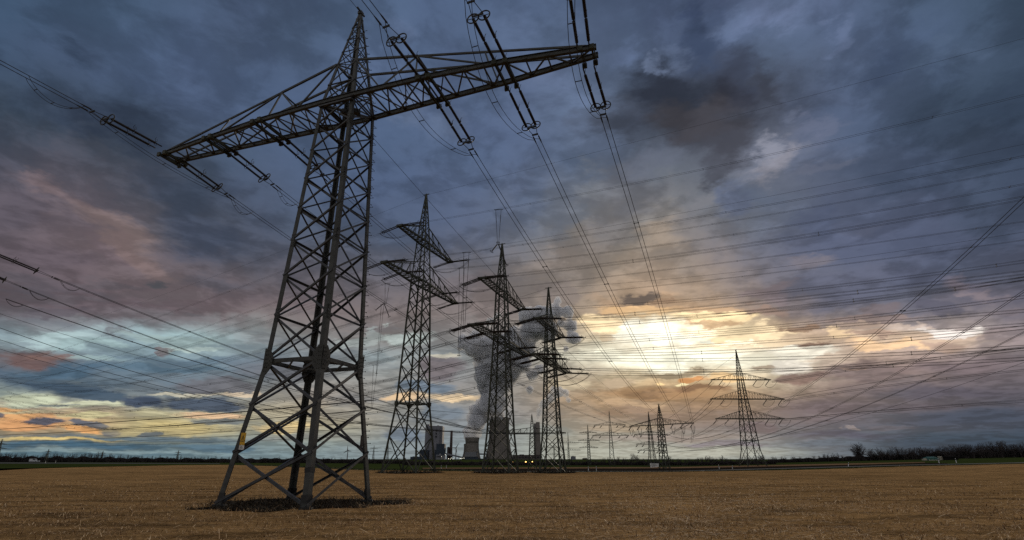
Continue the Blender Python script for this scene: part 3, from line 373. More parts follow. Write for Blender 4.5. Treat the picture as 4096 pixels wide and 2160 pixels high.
TRACK_NEAR = [(-7.34, 110.64, 0.1), (-5.85, 110.46, 0.1), (-4.35, 110.09, 0.1), (-2.86, 109.9, 0.1), (-1.38, 109.53, 0.1), (0.1, 109.35, 0.1), (1.56, 108.98, 0.1), (3.03, 108.79, 0.1), (4.47, 108.42, 0.1), (5.92, 108.24, 0.1), (7.35, 107.87, 0.1), (8.79, 107.68, 0.1), (10.22, 107.5, 0.1), (11.69, 107.68, 0.1), (13.16, 107.87, 0.1), (14.63, 108.05, 0.1), (16.12, 108.24, 0.1), (17.6, 108.42, 0.1), (19.09, 108.61, 0.1), (20.62, 108.98, 0.1), (22.13, 109.16, 0.1), (23.64, 109.35, 0.1), (25.15, 109.53, 0.1), (26.67, 109.72, 0.1), (28.19, 109.9, 0.1), (29.72, 110.09, 0.1), (31.26, 110.27, 0.1), (32.96, 111.01, 0.1), (34.98, 112.68, 0.1), (37.1, 114.53, 0.1), (39.27, 116.37, 0.1), (41.49, 118.22, 0.1), (43.83, 120.26, 0.1), (46.15, 122.11, 0.1), (48.67, 124.33, 0.1), (51.17, 126.36, 0.1), (53.89, 128.76, 0.1), (56.58, 130.98, 0.1), (59.43, 133.39, 0.1), (62.42, 135.98, 0.1), (65.48, 138.57, 0.1), (68.62, 141.15, 0.1), (71.17, 142.44, 0.127), (73.09, 142.42, 0.171), (75.11, 142.59, 0.217), (77.13, 142.76, 0.264), (79.16, 142.93, 0.311), (81.19, 143.1, 0.357), (83.23, 143.26, 0.404), (85.27, 143.43, 0.451), (87.32, 143.6, 0.498), (89.37, 143.77, 0.546), (91.55, 144.12, 0.596), (93.62, 144.29, 0.643), (95.69, 144.45, 0.691), (97.76, 144.62, 0.739), (99.84, 144.79, 0.786), (101.8, 144.77, 0.831), (103.62, 144.57, 0.873), (105.3, 144.19, 0.912), (106.97, 143.8, 0.95), (108.78, 143.6, 0.992), (110.43, 143.22, 1.03), (112.22, 143.02, 1.071), (113.86, 142.64, 1.109), (115.63, 142.44, 1.15), (117.25, 142.05, 1.187), (119.02, 141.85, 1.227), (120.62, 141.47, 1.264), (122.37, 141.27, 1.304), (123.95, 140.89, 1.341), (125.69, 140.69, 1.381), (127.26, 140.31, 1.417), (128.98, 140.11, 1.457), (130.53, 139.72, 1.492), (131.9, 139.16, 1.524), (133.42, 138.77, 1.559), (134.94, 138.39, 1.594), (136.44, 138.01, 1.628), (137.75, 137.44, 1.658), (139.24, 137.06, 1.692), (140.71, 136.68, 1.726), (142.17, 136.3, 1.76), (143.63, 135.92, 1.793), (145.07, 135.53, 1.827), (146.3, 134.97, 1.855), (147.72, 134.59, 1.888), (149.14, 134.2, 1.92), (150.54, 133.82, 1.952), (151.93, 133.44, 1.984), (153.31, 133.06, 2.016)]
DARK_FAR = [(-23.06, 143.39, 0.05), (-21.16, 143.58, 0.05), (-19.22, 143.58, 0.05), (-17.31, 143.76, 0.05), (-15.37, 143.76, 0.05), (-13.45, 143.95, 0.05), (-11.51, 143.95, 0.05), (-9.58, 144.13, 0.05), (-7.64, 144.13, 0.05), (-5.71, 144.32, 0.05), (-3.76, 144.32, 0.05), (-1.82, 144.5, 0.05), (0.13, 144.5, 0.05), (2.08, 144.69, 0.05), (4.03, 144.69, 0.05), (5.99, 144.87, 0.05), (7.95, 145.06, 0.05), (9.91, 145.06, 0.05), (11.88, 145.24, 0.05), (13.83, 145.24, 0.05), (15.83, 145.61, 0.05), (17.82, 145.8, 0.05), (19.83, 146.17, 0.05), (21.83, 146.35, 0.05), (23.83, 146.54, 0.05), (25.87, 146.91, 0.05), (27.89, 147.09, 0.05), (29.91, 147.27, 0.05), (31.98, 147.65, 0.05), (34.01, 147.83, 0.05), (36.09, 148.2, 0.05), (38.14, 148.38, 0.05), (40.24, 148.76, 0.05), (42.3, 148.94, 0.05), (44.58, 149.86, 0.05), (47.35, 152.27, 0.05), (50.25, 154.86, 0.05), (53.22, 157.45, 0.05), (56.26, 160.03, 0.05), (59.43, 162.81, 0.05), (62.76, 165.77, 0.05), (66.16, 168.73, 0.05), (69.64, 171.69, 0.05), (71.96, 171.67, 0.095), (74.11, 171.28, 0.145), (76.17, 170.71, 0.192), (78.31, 170.32, 0.241), (80.43, 169.93, 0.29), (82.45, 169.36, 0.336), (84.55, 168.98, 0.385), (86.64, 168.59, 0.433), (88.72, 168.2, 0.481), (90.89, 168, 0.531), (93.06, 167.79, 0.58), (95.11, 167.41, 0.628), (97.27, 167.2, 0.677), (99.42, 167, 0.727), (101.56, 166.8, 0.776), (103.7, 166.6, 0.825), (105.83, 166.39, 0.874), (107.84, 166.01, 0.92), (109.96, 165.8, 0.969), (112.2, 165.79, 1.021), (114.31, 165.58, 1.069), (116.42, 165.38, 1.118), (118.66, 165.36, 1.169), (120.76, 165.16, 1.217), (122.85, 164.96, 1.266), (124.94, 164.75, 1.314), (124.88, 161.8, 1.312), (123.72, 157.55, 1.286)]
DARK_NEAR = [(-20.91, 130.08, 0.05), (-18.94, 128.6, 0.05), (-17.01, 127.12, 0.05), (-15.11, 125.64, 0.05), (-13.28, 124.34, 0.05), (-11.49, 123.05, 0.05), (-9.71, 121.57, 0.05), (-7.99, 120.28, 0.05), (-6.35, 119.91, 0.05), (-4.72, 119.54, 0.05), (-3.1, 119.17, 0.05), (-1.49, 118.8, 0.05), (0.11, 118.43, 0.05), (1.7, 118.06, 0.05), (3.27, 117.69, 0.05), (4.84, 117.32, 0.05), (6.41, 117.13, 0.05), (7.96, 116.76, 0.05), (9.5, 116.39, 0.05), (11.05, 116.21, 0.05), (12.64, 116.39, 0.05), (14.23, 116.58, 0.05), (15.82, 116.76, 0.05), (17.42, 116.95, 0.05), (19.02, 117.13, 0.05), (20.63, 117.32, 0.05), (22.25, 117.5, 0.05), (23.87, 117.69, 0.05), (25.49, 117.87, 0.05), (27.12, 118.06, 0.05), (28.75, 118.24, 0.05), (30.44, 118.61, 0.05), (32.09, 118.8, 0.05), (33.74, 118.98, 0.05), (35.56, 119.72, 0.05), (37.81, 121.76, 0.05), (40.11, 123.79, 0.05), (42.47, 125.82, 0.05), (44.95, 128.04, 0.05), (47.56, 130.45, 0.05), (50.16, 132.67, 0.05), (52.97, 135.26, 0.05), (55.84, 137.84, 0.05), (58.79, 140.43, 0.05), (61.89, 143.21, 0.05), (65.06, 145.98, 0.05), (68.4, 148.94, 0.05), (71.11, 150.41, 0.076), (73.23, 150.58, 0.124), (75.26, 150.56, 0.171), (77.39, 150.73, 0.22), (79.42, 150.71, 0.267), (81.55, 150.88, 0.316), (83.69, 151.04, 0.365), (85.83, 151.21, 0.414), (87.98, 151.38, 0.464), (90.13, 151.54, 0.513), (92.29, 151.71, 0.563), (94.46, 151.88, 0.613), (96.63, 152.05, 0.662), (98.8, 152.21, 0.712), (100.98, 152.38, 0.762), (103.16, 152.55, 0.813), (105.35, 152.71, 0.863), (107.54, 152.88, 0.913), (109.47, 152.68, 0.958), (111.4, 152.48, 1.002), (113.32, 152.28, 1.046), (115.24, 152.08, 1.091), (117.15, 151.87, 1.135), (119.06, 151.67, 1.178)]
BROWN_FAR = [(-25.49, 158.36, 0.07), (-23.43, 158.92, 0.07), (-21.34, 159.29, 0.07), (-19.26, 159.84, 0.07), (-17.16, 160.4, 0.07), (-15.03, 160.77, 0.07), (-12.91, 161.32, 0.07), (-10.77, 161.88, 0.07), (-8.62, 162.43, 0.07), (-6.44, 162.8, 0.07), (-4.26, 163.36, 0.07), (-2.06, 163.91, 0.07), (0.15, 164.47, 0.07), (2.37, 165.02, 0.07), (4.61, 165.39, 0.07), (6.86, 165.95, 0.07), (9.13, 166.5, 0.07), (11.42, 167.05, 0.07), (13.72, 167.61, 0.07), (16.03, 168.16, 0.07), (18.32, 168.35, 0.07), (20.64, 168.72, 0.07), (22.96, 169.09, 0.07), (25.3, 169.46, 0.07), (27.65, 169.83, 0.07), (30, 170.2, 0.07), (32.37, 170.57, 0.07), (34.71, 170.75, 0.07), (37.09, 171.12, 0.07), (39.49, 171.49, 0.07), (41.89, 171.86, 0.07), (44.31, 172.23, 0.07), (46.73, 172.6, 0.07), (49.16, 172.97, 0.07), (51.89, 174.27, 0.07), (55.39, 177.97, 0.07), (58.94, 181.48, 0.07), (62.71, 185.36, 0.07), (66.65, 189.43, 0.07), (70.43, 192.76, 0.08), (72.89, 192.37, 0.136), (75.34, 191.98, 0.193), (77.71, 191.4, 0.247), (80.14, 191.01, 0.303), (82.55, 190.62, 0.359), (84.96, 190.23, 0.414), (87.36, 189.84, 0.469), (89.75, 189.45, 0.524), (92.04, 188.88, 0.577), (94.4, 188.49, 0.631), (96.76, 188.1, 0.685), (99.11, 187.71, 0.739), (101.34, 187.14, 0.791), (103.56, 186.56, 0.842), (105.77, 185.99, 0.893), (108.07, 185.6, 0.946), (110.24, 185.03, 0.996), (112.41, 184.45, 1.045), (114.67, 184.07, 1.097), (116.81, 183.49, 1.147), (119.05, 183.1, 1.198), (121.03, 182.35, 1.244), (122.99, 181.59, 1.289), (124.94, 180.83, 1.334), (126.86, 180.08, 1.378), (128.9, 179.51, 1.425), (130.79, 178.75, 1.468), (132.65, 178, 1.511)]
BROWN_NEAR = [(-23.09, 143.57, 0.07), (-21.18, 143.75, 0.07), (-19.27, 143.94, 0.07), (-17.33, 143.94, 0.07), (-15.41, 144.12, 0.07), (-13.49, 144.31, 0.07), (-11.54, 144.31, 0.07), (-9.61, 144.49, 0.07), (-7.67, 144.68, 0.07), (-5.72, 144.68, 0.07), (-3.78, 144.86, 0.07), (-1.82, 145.05, 0.07), (0.13, 145.05, 0.07), (2.09, 145.23, 0.07), (4.05, 145.42, 0.07), (6.01, 145.42, 0.07), (7.98, 145.6, 0.07), (9.94, 145.6, 0.07), (11.92, 145.79, 0.07), (13.91, 145.97, 0.07), (15.89, 146.16, 0.07), (17.91, 146.53, 0.07), (19.91, 146.71, 0.07), (21.94, 147.08, 0.07), (23.96, 147.27, 0.07), (25.97, 147.45, 0.07), (28.03, 147.82, 0.07), (30.06, 148.01, 0.07), (32.14, 148.38, 0.07), (34.18, 148.56, 0.07), (36.27, 148.93, 0.07), (38.33, 149.12, 0.07), (40.39, 149.3, 0.07), (42.51, 149.67, 0.07), (44.8, 150.6, 0.07), (47.59, 153, 0.07), (50.49, 155.59, 0.07), (53.47, 158.18, 0.07), (56.59, 160.95, 0.07), (59.77, 163.73, 0.07), (63.04, 166.5, 0.07), (66.52, 169.64, 0.07), (70.02, 172.6, 0.07), (72.19, 172.22, 0.12), (74.27, 171.64, 0.168), (76.42, 171.26, 0.218), (78.48, 170.68, 0.265), (80.61, 170.3, 0.314), (82.63, 169.72, 0.361), (84.74, 169.34, 0.409), (86.83, 168.95, 0.457), (88.92, 168.56, 0.505), (91.1, 168.36, 0.555), (93.27, 168.16, 0.605), (95.33, 167.77, 0.652), (97.48, 167.56, 0.702), (99.64, 167.36, 0.752), (101.78, 167.16, 0.801), (103.93, 166.96, 0.85), (105.95, 166.57, 0.897), (108.08, 166.37, 0.946), (110.45, 166.53, 1), (113.08, 167.07, 1.061), (115.59, 167.41, 1.119), (118.12, 167.76, 1.177), (120.78, 168.3, 1.238), (123.33, 168.64, 1.297), (125.89, 168.99, 1.355)]
ROAD_FAR = [(-514.03, 447.22, 0.06), (-504.4, 444.08, 0.06), (-494.86, 440.94, 0.06), (-485.4, 437.79, 0.06), (-476.02, 434.65, 0.06), (-466.73, 431.5, 0.06), (-457.73, 428.55, 0.06), (-448.8, 425.59, 0.06), (-439.96, 422.63, 0.06), (-431.38, 419.85, 0.06), (-422.7, 416.9, 0.06), (-414.27, 414.12, 0.06), (-405.93, 411.35, 0.06), (-397.66, 408.57, 0.06), (-389.64, 405.98, 0.06), (-381.52, 403.21, 0.06), (-373.64, 400.62, 0.06), (-365.83, 398.03, 0.06), (-357.76, 395.07, 0.06), (-349.94, 392.3, 0.06), (-342.19, 389.53, 0.06), (-334.68, 386.94, 0.06), (-327.07, 384.16, 0.06), (-319.7, 381.57, 0.06), (-312.4, 378.99, 0.06), (-305.17, 376.4, 0.06), (-298.01, 373.81, 0.06), (-290.78, 371.03, 0.06), (-283.47, 368.07, 0.06), (-276.11, 364.93, 0.06), (-268.97, 361.97, 0.06), (-261.91, 359.01, 0.06), (-255.06, 356.24, 0.06), (-248.16, 353.28, 0.06), (-241.47, 350.51, 0.06), (-234.85, 347.73, 0.06), (-228.43, 345.14, 0.06), (-221.95, 342.37, 0.06), (-215.68, 339.78, 0.06), (-209.47, 337.19, 0.06), (-203.33, 334.6, 0.06), (-197.37, 332.2, 0.06), (-191.37, 329.61, 0.06), (-185.55, 327.21, 0.06), (-179.79, 324.8, 0.06), (-174.1, 322.4, 0.06), (-168.57, 320.18, 0.06)]
ROAD_NEAR = [(-376.89, 328.13, 0.06), (-371.61, 327.39, 0.06), (-366.35, 326.65, 0.06), (-361.11, 325.91, 0.06), (-356.09, 325.36, 0.06), (-350.89, 324.62, 0.06), (-345.71, 323.88, 0.06), (-340.55, 323.14, 0.06), (-335.6, 322.58, 0.06), (-330.48, 321.84, 0.06), (-325.37, 321.1, 0.06), (-320.47, 320.55, 0.06), (-315.41, 319.81, 0.06), (-310.54, 319.25, 0.06), (-305.51, 318.51, 0.06), (-300.68, 317.96, 0.06), (-295.69, 317.22, 0.06), (-291.06, 316.85, 0.06), (-286.77, 316.85, 0.06), (-282.49, 316.85, 0.06), (-278.21, 316.85, 0.06), (-273.92, 316.85, 0.06), (-269.64, 316.85, 0.06), (-265.35, 316.85, 0.06), (-261.07, 316.85, 0.06), (-256.78, 316.85, 0.06), (-252.5, 316.85, 0.06), (-247.78, 316.29, 0.06), (-242.64, 315.19, 0.06), (-237.4, 313.89, 0.06), (-232.19, 312.6, 0.06), (-227.02, 311.3, 0.06), (-222.01, 310.19, 0.06), (-216.91, 308.9, 0.06), (-211.97, 307.79, 0.06), (-206.93, 306.49, 0.06), (-202.05, 305.38, 0.06), (-197.2, 304.27, 0.06), (-192.26, 302.98, 0.06), (-187.47, 301.87, 0.06), (-182.71, 300.76, 0.06), (-177.99, 299.65, 0.06), (-173.29, 298.54, 0.06), (-168.62, 297.43, 0.06), (-163.99, 296.32, 0.06), (-159.38, 295.21, 0.06), (-154.8, 294.1, 0.06)]
POSTS = [[-17.71, 139.34, 0.0], [-17.29, 146.37, 0.0], [15.7, 114.38, 0.0], [17.34, 114.38, 0.0], [51.94, 139.34, 0.0], [55.2, 139.34, 0.0], [90.02, 148.79, 0.46], [124.38, 161.45, 1.251], [127.91, 159.57, 1.332], [-283.18, 336.47, 0.0], [-314.37, 381.6, 0.0]]
VAN_AT = [-380.49, 440.96, 0.0]
CAR_AT = [-374.52, 440.96, 0.0]
BANNER_AT = [38.48, 150.25, 0.0]
TARP_AT = [152.74, 201.71, 1.903]
LOGS_AT = [156.48, 201.68, 1.989]
SHED_AT = [156.64, 198.53, 1.993]
BIGTREE_AT = [145.28, 231.18, 1.732]
T5G_AT = [75.63, 174.25, 0.13]


# ------------------------------------------------------------------ world
SUN_AZ, SUN_EL = 17.5, 13.0
BACK_SKY_FILL = (0.375, 0.365, 0.37)  # out-of-view sky, set brighter as fill light for field and pylons

def build_world():
    w = bpy.data.worlds.new('World'); C.world = w; w.use_nodes = True
    nt = w.node_tree; N = nt.nodes; L = nt.links
    N.clear()
    def node(t, **k):
        n = N.new(t)
        for a, b in k.items(): setattr(n, a, b)
        return n
    def plug(sock, v):
        if isinstance(v, bpy.types.NodeSocket): L.new(v, sock)
        else: sock.default_value = v
    def M(op, a, b=None, c=None, clamp=False):
        n = node('ShaderNodeMath', operation=op, use_clamp=clamp)
        plug(n.inputs[0], a)
        if b is not None: plug(n.inputs[1], b)
        if c is not None: plug(n.inputs[2], c)
        return n.outputs[0]
    def VM(op, a, b=None, s=None):
        n = node('ShaderNodeVectorMath', operation=op)
        plug(n.inputs[0], a)
        if b is not None: plug(n.inputs[1], b)
        if s is not None: plug(n.inputs['Scale'], s)
        return n.outputs[0]
    def MR(v, a, b, c=0.0, d=1.0, smooth=False):
        n = node('ShaderNodeMapRange', clamp=True)
        if smooth: n.interpolation_type = 'SMOOTHSTEP'
        plug(n.inputs[0], v)
        for i, q in enumerate((a, b, c, d)): n.inputs[i + 1].default_value = q
        return n.outputs[0]
    def noise(vec, scale, detail, rough=0.55, dist=0.0, color=False):
        n = node('ShaderNodeTexNoise')
        plug(n.inputs['Vector'], vec); n.inputs['Scale'].default_value = scale
        n.inputs['Detail'].default_value = detail; n.inputs['Roughness'].default_value = rough
        n.inputs['Distortion'].default_value = dist
        return n.outputs[1 if color else 0]
    def MIX(f, a, b, blend='MIX'):
        n = node('ShaderNodeMix', data_type='RGBA', blend_type=blend)
        plug(n.inputs[0], f); plug(n.inputs[6], a); plug(n.inputs[7], b)
        return n.outputs[2]
    tc = node('ShaderNodeTexCoord'); d = VM('NORMALIZE', tc.outputs['Generated'])
    sep = node('ShaderNodeSeparateXYZ'); L.new(d, sep.inputs[0])
    x, y, z = sep.outputs
    az0 = M('MULTIPLY', M('ARCTAN2', x, y), 180 / math.pi)
    el0 = M('MULTIPLY', M('ARCSINE', z), 180 / math.pi)
    # a cloud sheet seen in perspective: the direction carried to a flat layer
    zz = M('ADD', M('MAXIMUM', z, 0.0), 0.10)
    comb = node('ShaderNodeCombineXYZ')
    L.new(M('DIVIDE', x, zz), comb.inputs[0]); L.new(M('DIVIDE', y, zz), comb.inputs[1])
    flat = comb.outputs[0]
    # curl the lookup so that the edges of the cloud banks are ragged
    w1 = VM('SUBTRACT', noise(flat, 1.7, 6, 0.62, 0.0, True), (0.5, 0.5, 0.5))
    w2 = VM('SUBTRACT', noise(d, 26.0, 5, 0.62, 0.0, True), (0.5, 0.5, 0.5))
    s1 = node('ShaderNodeSeparateXYZ'); L.new(w1, s1.inputs[0])
    s2 = node('ShaderNodeSeparateXYZ'); L.new(w2, s2.inputs[0])
    amp = MR(el0, 0, 26, 0.22, 1.0)
    az = M('ADD', az0, M('ADD', M('MULTIPLY', s1.outputs[0], M('MULTIPLY', amp, 5.0)), M('MULTIPLY', s2.outputs[0], MR(el0, 2, 24, 2.0, 4.5))))
    el = M('ADD', el0, M('ADD', M('MULTIPLY', s1.outputs[1], M('MULTIPLY', amp, 4.0)), M('MULTIPLY', s2.outputs[1], M('MULTIPLY', amp, 3.6))))
    u = MR(az, -56, 56)
    us = []
    NS = 32; K = 1; per = NS // K
    for k in range(K):
        a = (k * per) / (NS - 1); b = (k * per + per) / (NS - 1)
        us.append(MR(u, a, b if k < K - 1 else 1.0 + (1 / (NS - 1) if K > 1 else 0)))
    seg = [M('GREATER_THAN', u, (k * per) / (NS - 1)) for k in range(1, K)]
    def lin(rgb):
        return (*[v / 255 / 12.92 if v <= 10 else ((v / 255 + 0.055) / 1.055) ** 2.4 for v in rgb], 1.0)
    def glow(c):
        # cloud lit through by the sun is brighter than a print can show
        k = 1.0 + 0.42 * max(0.0, min(1.0, (c[1] - 0.45) / 0.5)) ** 1.5
        return (c[0] * k, c[1] * k, c[2] * k, 1.0)
    def band(i, row):
        """one band of elevation as a node group: bearing in, colour out"""
        g = bpy.data.node_groups.new('sky_band', 'ShaderNodeTree')
        for k in range(K): g.interface.new_socket('part', in_out='INPUT', socket_type='NodeSocketFloat')
        for k in range(K - 1): g.interface.new_socket('side', in_out='INPUT', socket_type='NodeSocketFloat')
        g.interface.new_socket('colour', in_out='OUTPUT', socket_type='NodeSocketColor')
        gi = g.nodes.new('NodeGroupInput'); go = g.nodes.new('NodeGroupOutput')
        cs = [glow(lin(row[3 * j:3 * j + 3])) for j in range(NS)]; last = None
        for k in range(K):
            part = cs[k * per:(k + 1) * per]
            nxt = cs[(k + 1) * per] if k < K - 1 else cs[-1]
            rp = g.nodes.new('ShaderNodeValToRGB'); els = rp.color_ramp.elements
            pts = [(j / (per - 1), part[j]) for j in range(per)] if K == 1 else [(j / per, part[j]) for j in range(per - 1)] + [(1.0, nxt)]
            els[0].position, els[0].color = pts[0]
            els[1].position, els[1].color = pts[-1]
            for p, c in pts[1:-1]:
                e = els.new(p); e.color = c
            g.links.new(gi.outputs[k], rp.inputs[0])
            if last is None: last = rp.outputs[0]
            else:
                n = g.nodes.new('ShaderNodeMix'); n.data_type = 'RGBA'
                g.links.new(gi.outputs[K + k - 1], n.inputs[0]); g.links.new(last, n.inputs[6]); g.links.new(rp.outputs[0], n.inputs[7]); last = n.outputs[2]
        g.links.new(last, go.inputs[0])
        return g
    col = None
    for i, g in enumerate([band(i, row) for i, row in enumerate(SKY_ROWS)]):
        n = node('ShaderNodeGroup', node_tree=g)
        for k in range(K): L.new(us[k], n.inputs[k])
        for k in range(K - 1): L.new(seg[k], n.inputs[K + k])
        r = n.outputs[0]
        if col is None: col = r
        else: col = MIX(MR(el, SKY_EL[i - 1], SKY_EL[i]), col, r)
    # single clouds and gaps: bearing, elevation, half sizes, tilt, colour, cover, soft or crisp edge
    stretch = VM('MULTIPLY', d, (1.0, 1.0, 2.4))
    w3 = VM('SUBTRACT', noise(stretch, 9.0, 9, 0.62, 0.0, True), (0.5, 0.5, 0.5))
    s3 = node('ShaderNodeSeparateXYZ'); L.new(w3, s3.inputs[0])
    pc = node('ShaderNodeCombineXYZ')
    L.new(M('ADD', az0, M('MULTIPLY', s3.outputs[0], MR(el0, 1, 26, 7.0, 11.0))), pc.inputs[0])
    L.new(M('ADD', el0, M('MULTIPLY', s3.outputs[1], MR(el0, 1, 26, 1.6, 9.0))), pc.inputs[1])
    p = pc.outputs[0]
    for i, (ca, ce, ra, re, tl, cr_, cg, cb_, al, soft) in enumerate(CLOUDS):
        if i % 8 == 0:          # keeps the node program in sequence: the next eight wait for the colour so far
            q = node('ShaderNodeVectorMath', operation='MULTIPLY_ADD'); L.new(col, q.inputs[0]); q.inputs[1].default_value = (1e-7, 1e-7, 0); L.new(pc.outputs[0], q.inputs[2]); p = q.outputs[0]
        mp = node('ShaderNodeMapping', vector_type='TEXTURE'); L.new(p, mp.inputs[0])
        mp.inputs[1].default_value = (ca, ce, 0); mp.inputs[2].default_value = (0, 0, R(tl)); mp.inputs[3].default_value = (ra, re, 1)
        ln = node('ShaderNodeVectorMath', operation='LENGTH'); L.new(mp.outputs[0], ln.inputs[0])
        m_ = MR(ln.outputs['Value'], *((1.45, 0.35) if soft else (1.25, 0.70)), 0.0, al, True)
        col = MIX(m_, col, glow(lin((cr_, cg, cb_))))
    # broken cloud texture: billows overhead, streaks toward the horizon
    b1 = noise(flat, 2.4, 9, 0.58, 0.5)
    b2 = noise(flat, 8.0, 8, 0.60, 0.3)
    bb = M('ADD', b1, M('MULTIPLY', M('SUBTRACT', b2, 0.5), 0.45))
    lump = MR(bb, 0.42, 0.58, 0.84, 1.16, True)
    fine = M('MULTIPLY', M('SUBTRACT', noise(flat, 24.0, 6, 0.6), 0.5), 0.22)
    gain = M('ADD', M('ADD', lump, fine), M('MULTIPLY', M('SUBTRACT', b2, 0.5), 0.25))
    col = VM('SCALE', col, s=M('MAXIMUM', gain, 0.55))
    # thin dark wisps low over the horizon
    st = node('ShaderNodeCombineXYZ')
    L.new(M('MULTIPLY', az0, 0.10), st.inputs[0]); L.new(M('MULTIPLY', el0, 0.62), st.inputs[1])
    wn = noise(st.outputs[0], 1.0, 7, 0.58, 0.3)
    wm = M('MULTIPLY', MR(wn, 0.52, 0.64, 0, 1, True), M('MULTIPLY', MR(el0, 1.0, 3.5), MR(el0, 9.0, 16.0, 1.0, 0.0)))
    wm = M('MULTIPLY', wm, MR(az0, -10, 8, 0.30, 0.10))
    col = MIX(wm, col, (0.085, 0.12, 0.165, 1))
    # unseen rest of the dome, behind and overhead, brightened to light the field
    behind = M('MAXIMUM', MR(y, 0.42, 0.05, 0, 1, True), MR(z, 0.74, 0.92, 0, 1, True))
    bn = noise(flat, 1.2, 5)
    bcol = VM('SCALE', (BACK_SKY_FILL[0], BACK_SKY_FILL[1], BACK_SKY_FILL[2]), s=M('ADD', 0.6, M('MULTIPLY', bn, 0.8)))
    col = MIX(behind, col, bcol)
    bg = node('ShaderNodeBackground'); L.new(col, bg.inputs[0]); bg.inputs[1].default_value = 1.0
    sky = node('ShaderNodeTexSky', sky_type='NISHITA', sun_disc=False)
    sky.sun_elevation = R(SUN_EL); sky.sun_rotation = R(SUN_AZ)
    bs = node('ShaderNodeBackground'); L.new(sky.outputs[0], bs.inputs[0]); bs.inputs[1].default_value = 0.05
    mx = node('ShaderNodeMixShader'); mx.inputs[0].default_value = 0.98     # cloud cover
    L.new(bs.outputs[0], mx.inputs[1]); L.new(bg.outputs[0], mx.inputs[2])
    out = node('ShaderNodeOutputWorld'); L.new(mx.outputs[0], out.inputs[0])
    w.cycles.sampling_method = 'NONE'
build_world()

# ------------------------------------------------------------------ sun (veiled by cloud)
sd = bpy.data.lights.new('sun', 'SUN'); sd.energy = 1.1; sd.angle = R(12); sd.color = (1.0, 0.86, 0.68)
so = bpy.data.objects.new('sun', sd); COL.objects.link(so)
_d = Vector((math.sin(R(SUN_AZ)) * math.cos(R(SUN_EL)), math.cos(R(SUN_AZ)) * math.cos(R(SUN_EL)), math.sin(R(SUN_EL))))
so.rotation_euler = _d.to_track_quat('Z', 'Y').to_euler()
so.location = _d * 300

C.view_settings.view_transform = 'Standard'; C.view_settings.look = 'None'
C.view_settings.exposure = 0.0; C.view_settings.gamma = 1.0
C.view_settings.use_curve_mapping = False
C.cycles.max_bounces = 7; C.cycles.diffuse_bounces = 3; C.cycles.volume_bounces = 5
C.cycles.transparent_max_bounces = 16
C.cycles.use_denoising = False
# ------------------------------------------------------------------ mesh helpers
V3 = lambda *a: np.array(a, float)
def unit(v):
    n = np.linalg.norm(v); return v / n if n > 1e-9 else V3(0, 0, 1)
def heading(deg): return V3(math.cos(R(deg)), math.sin(R(deg)), 0)

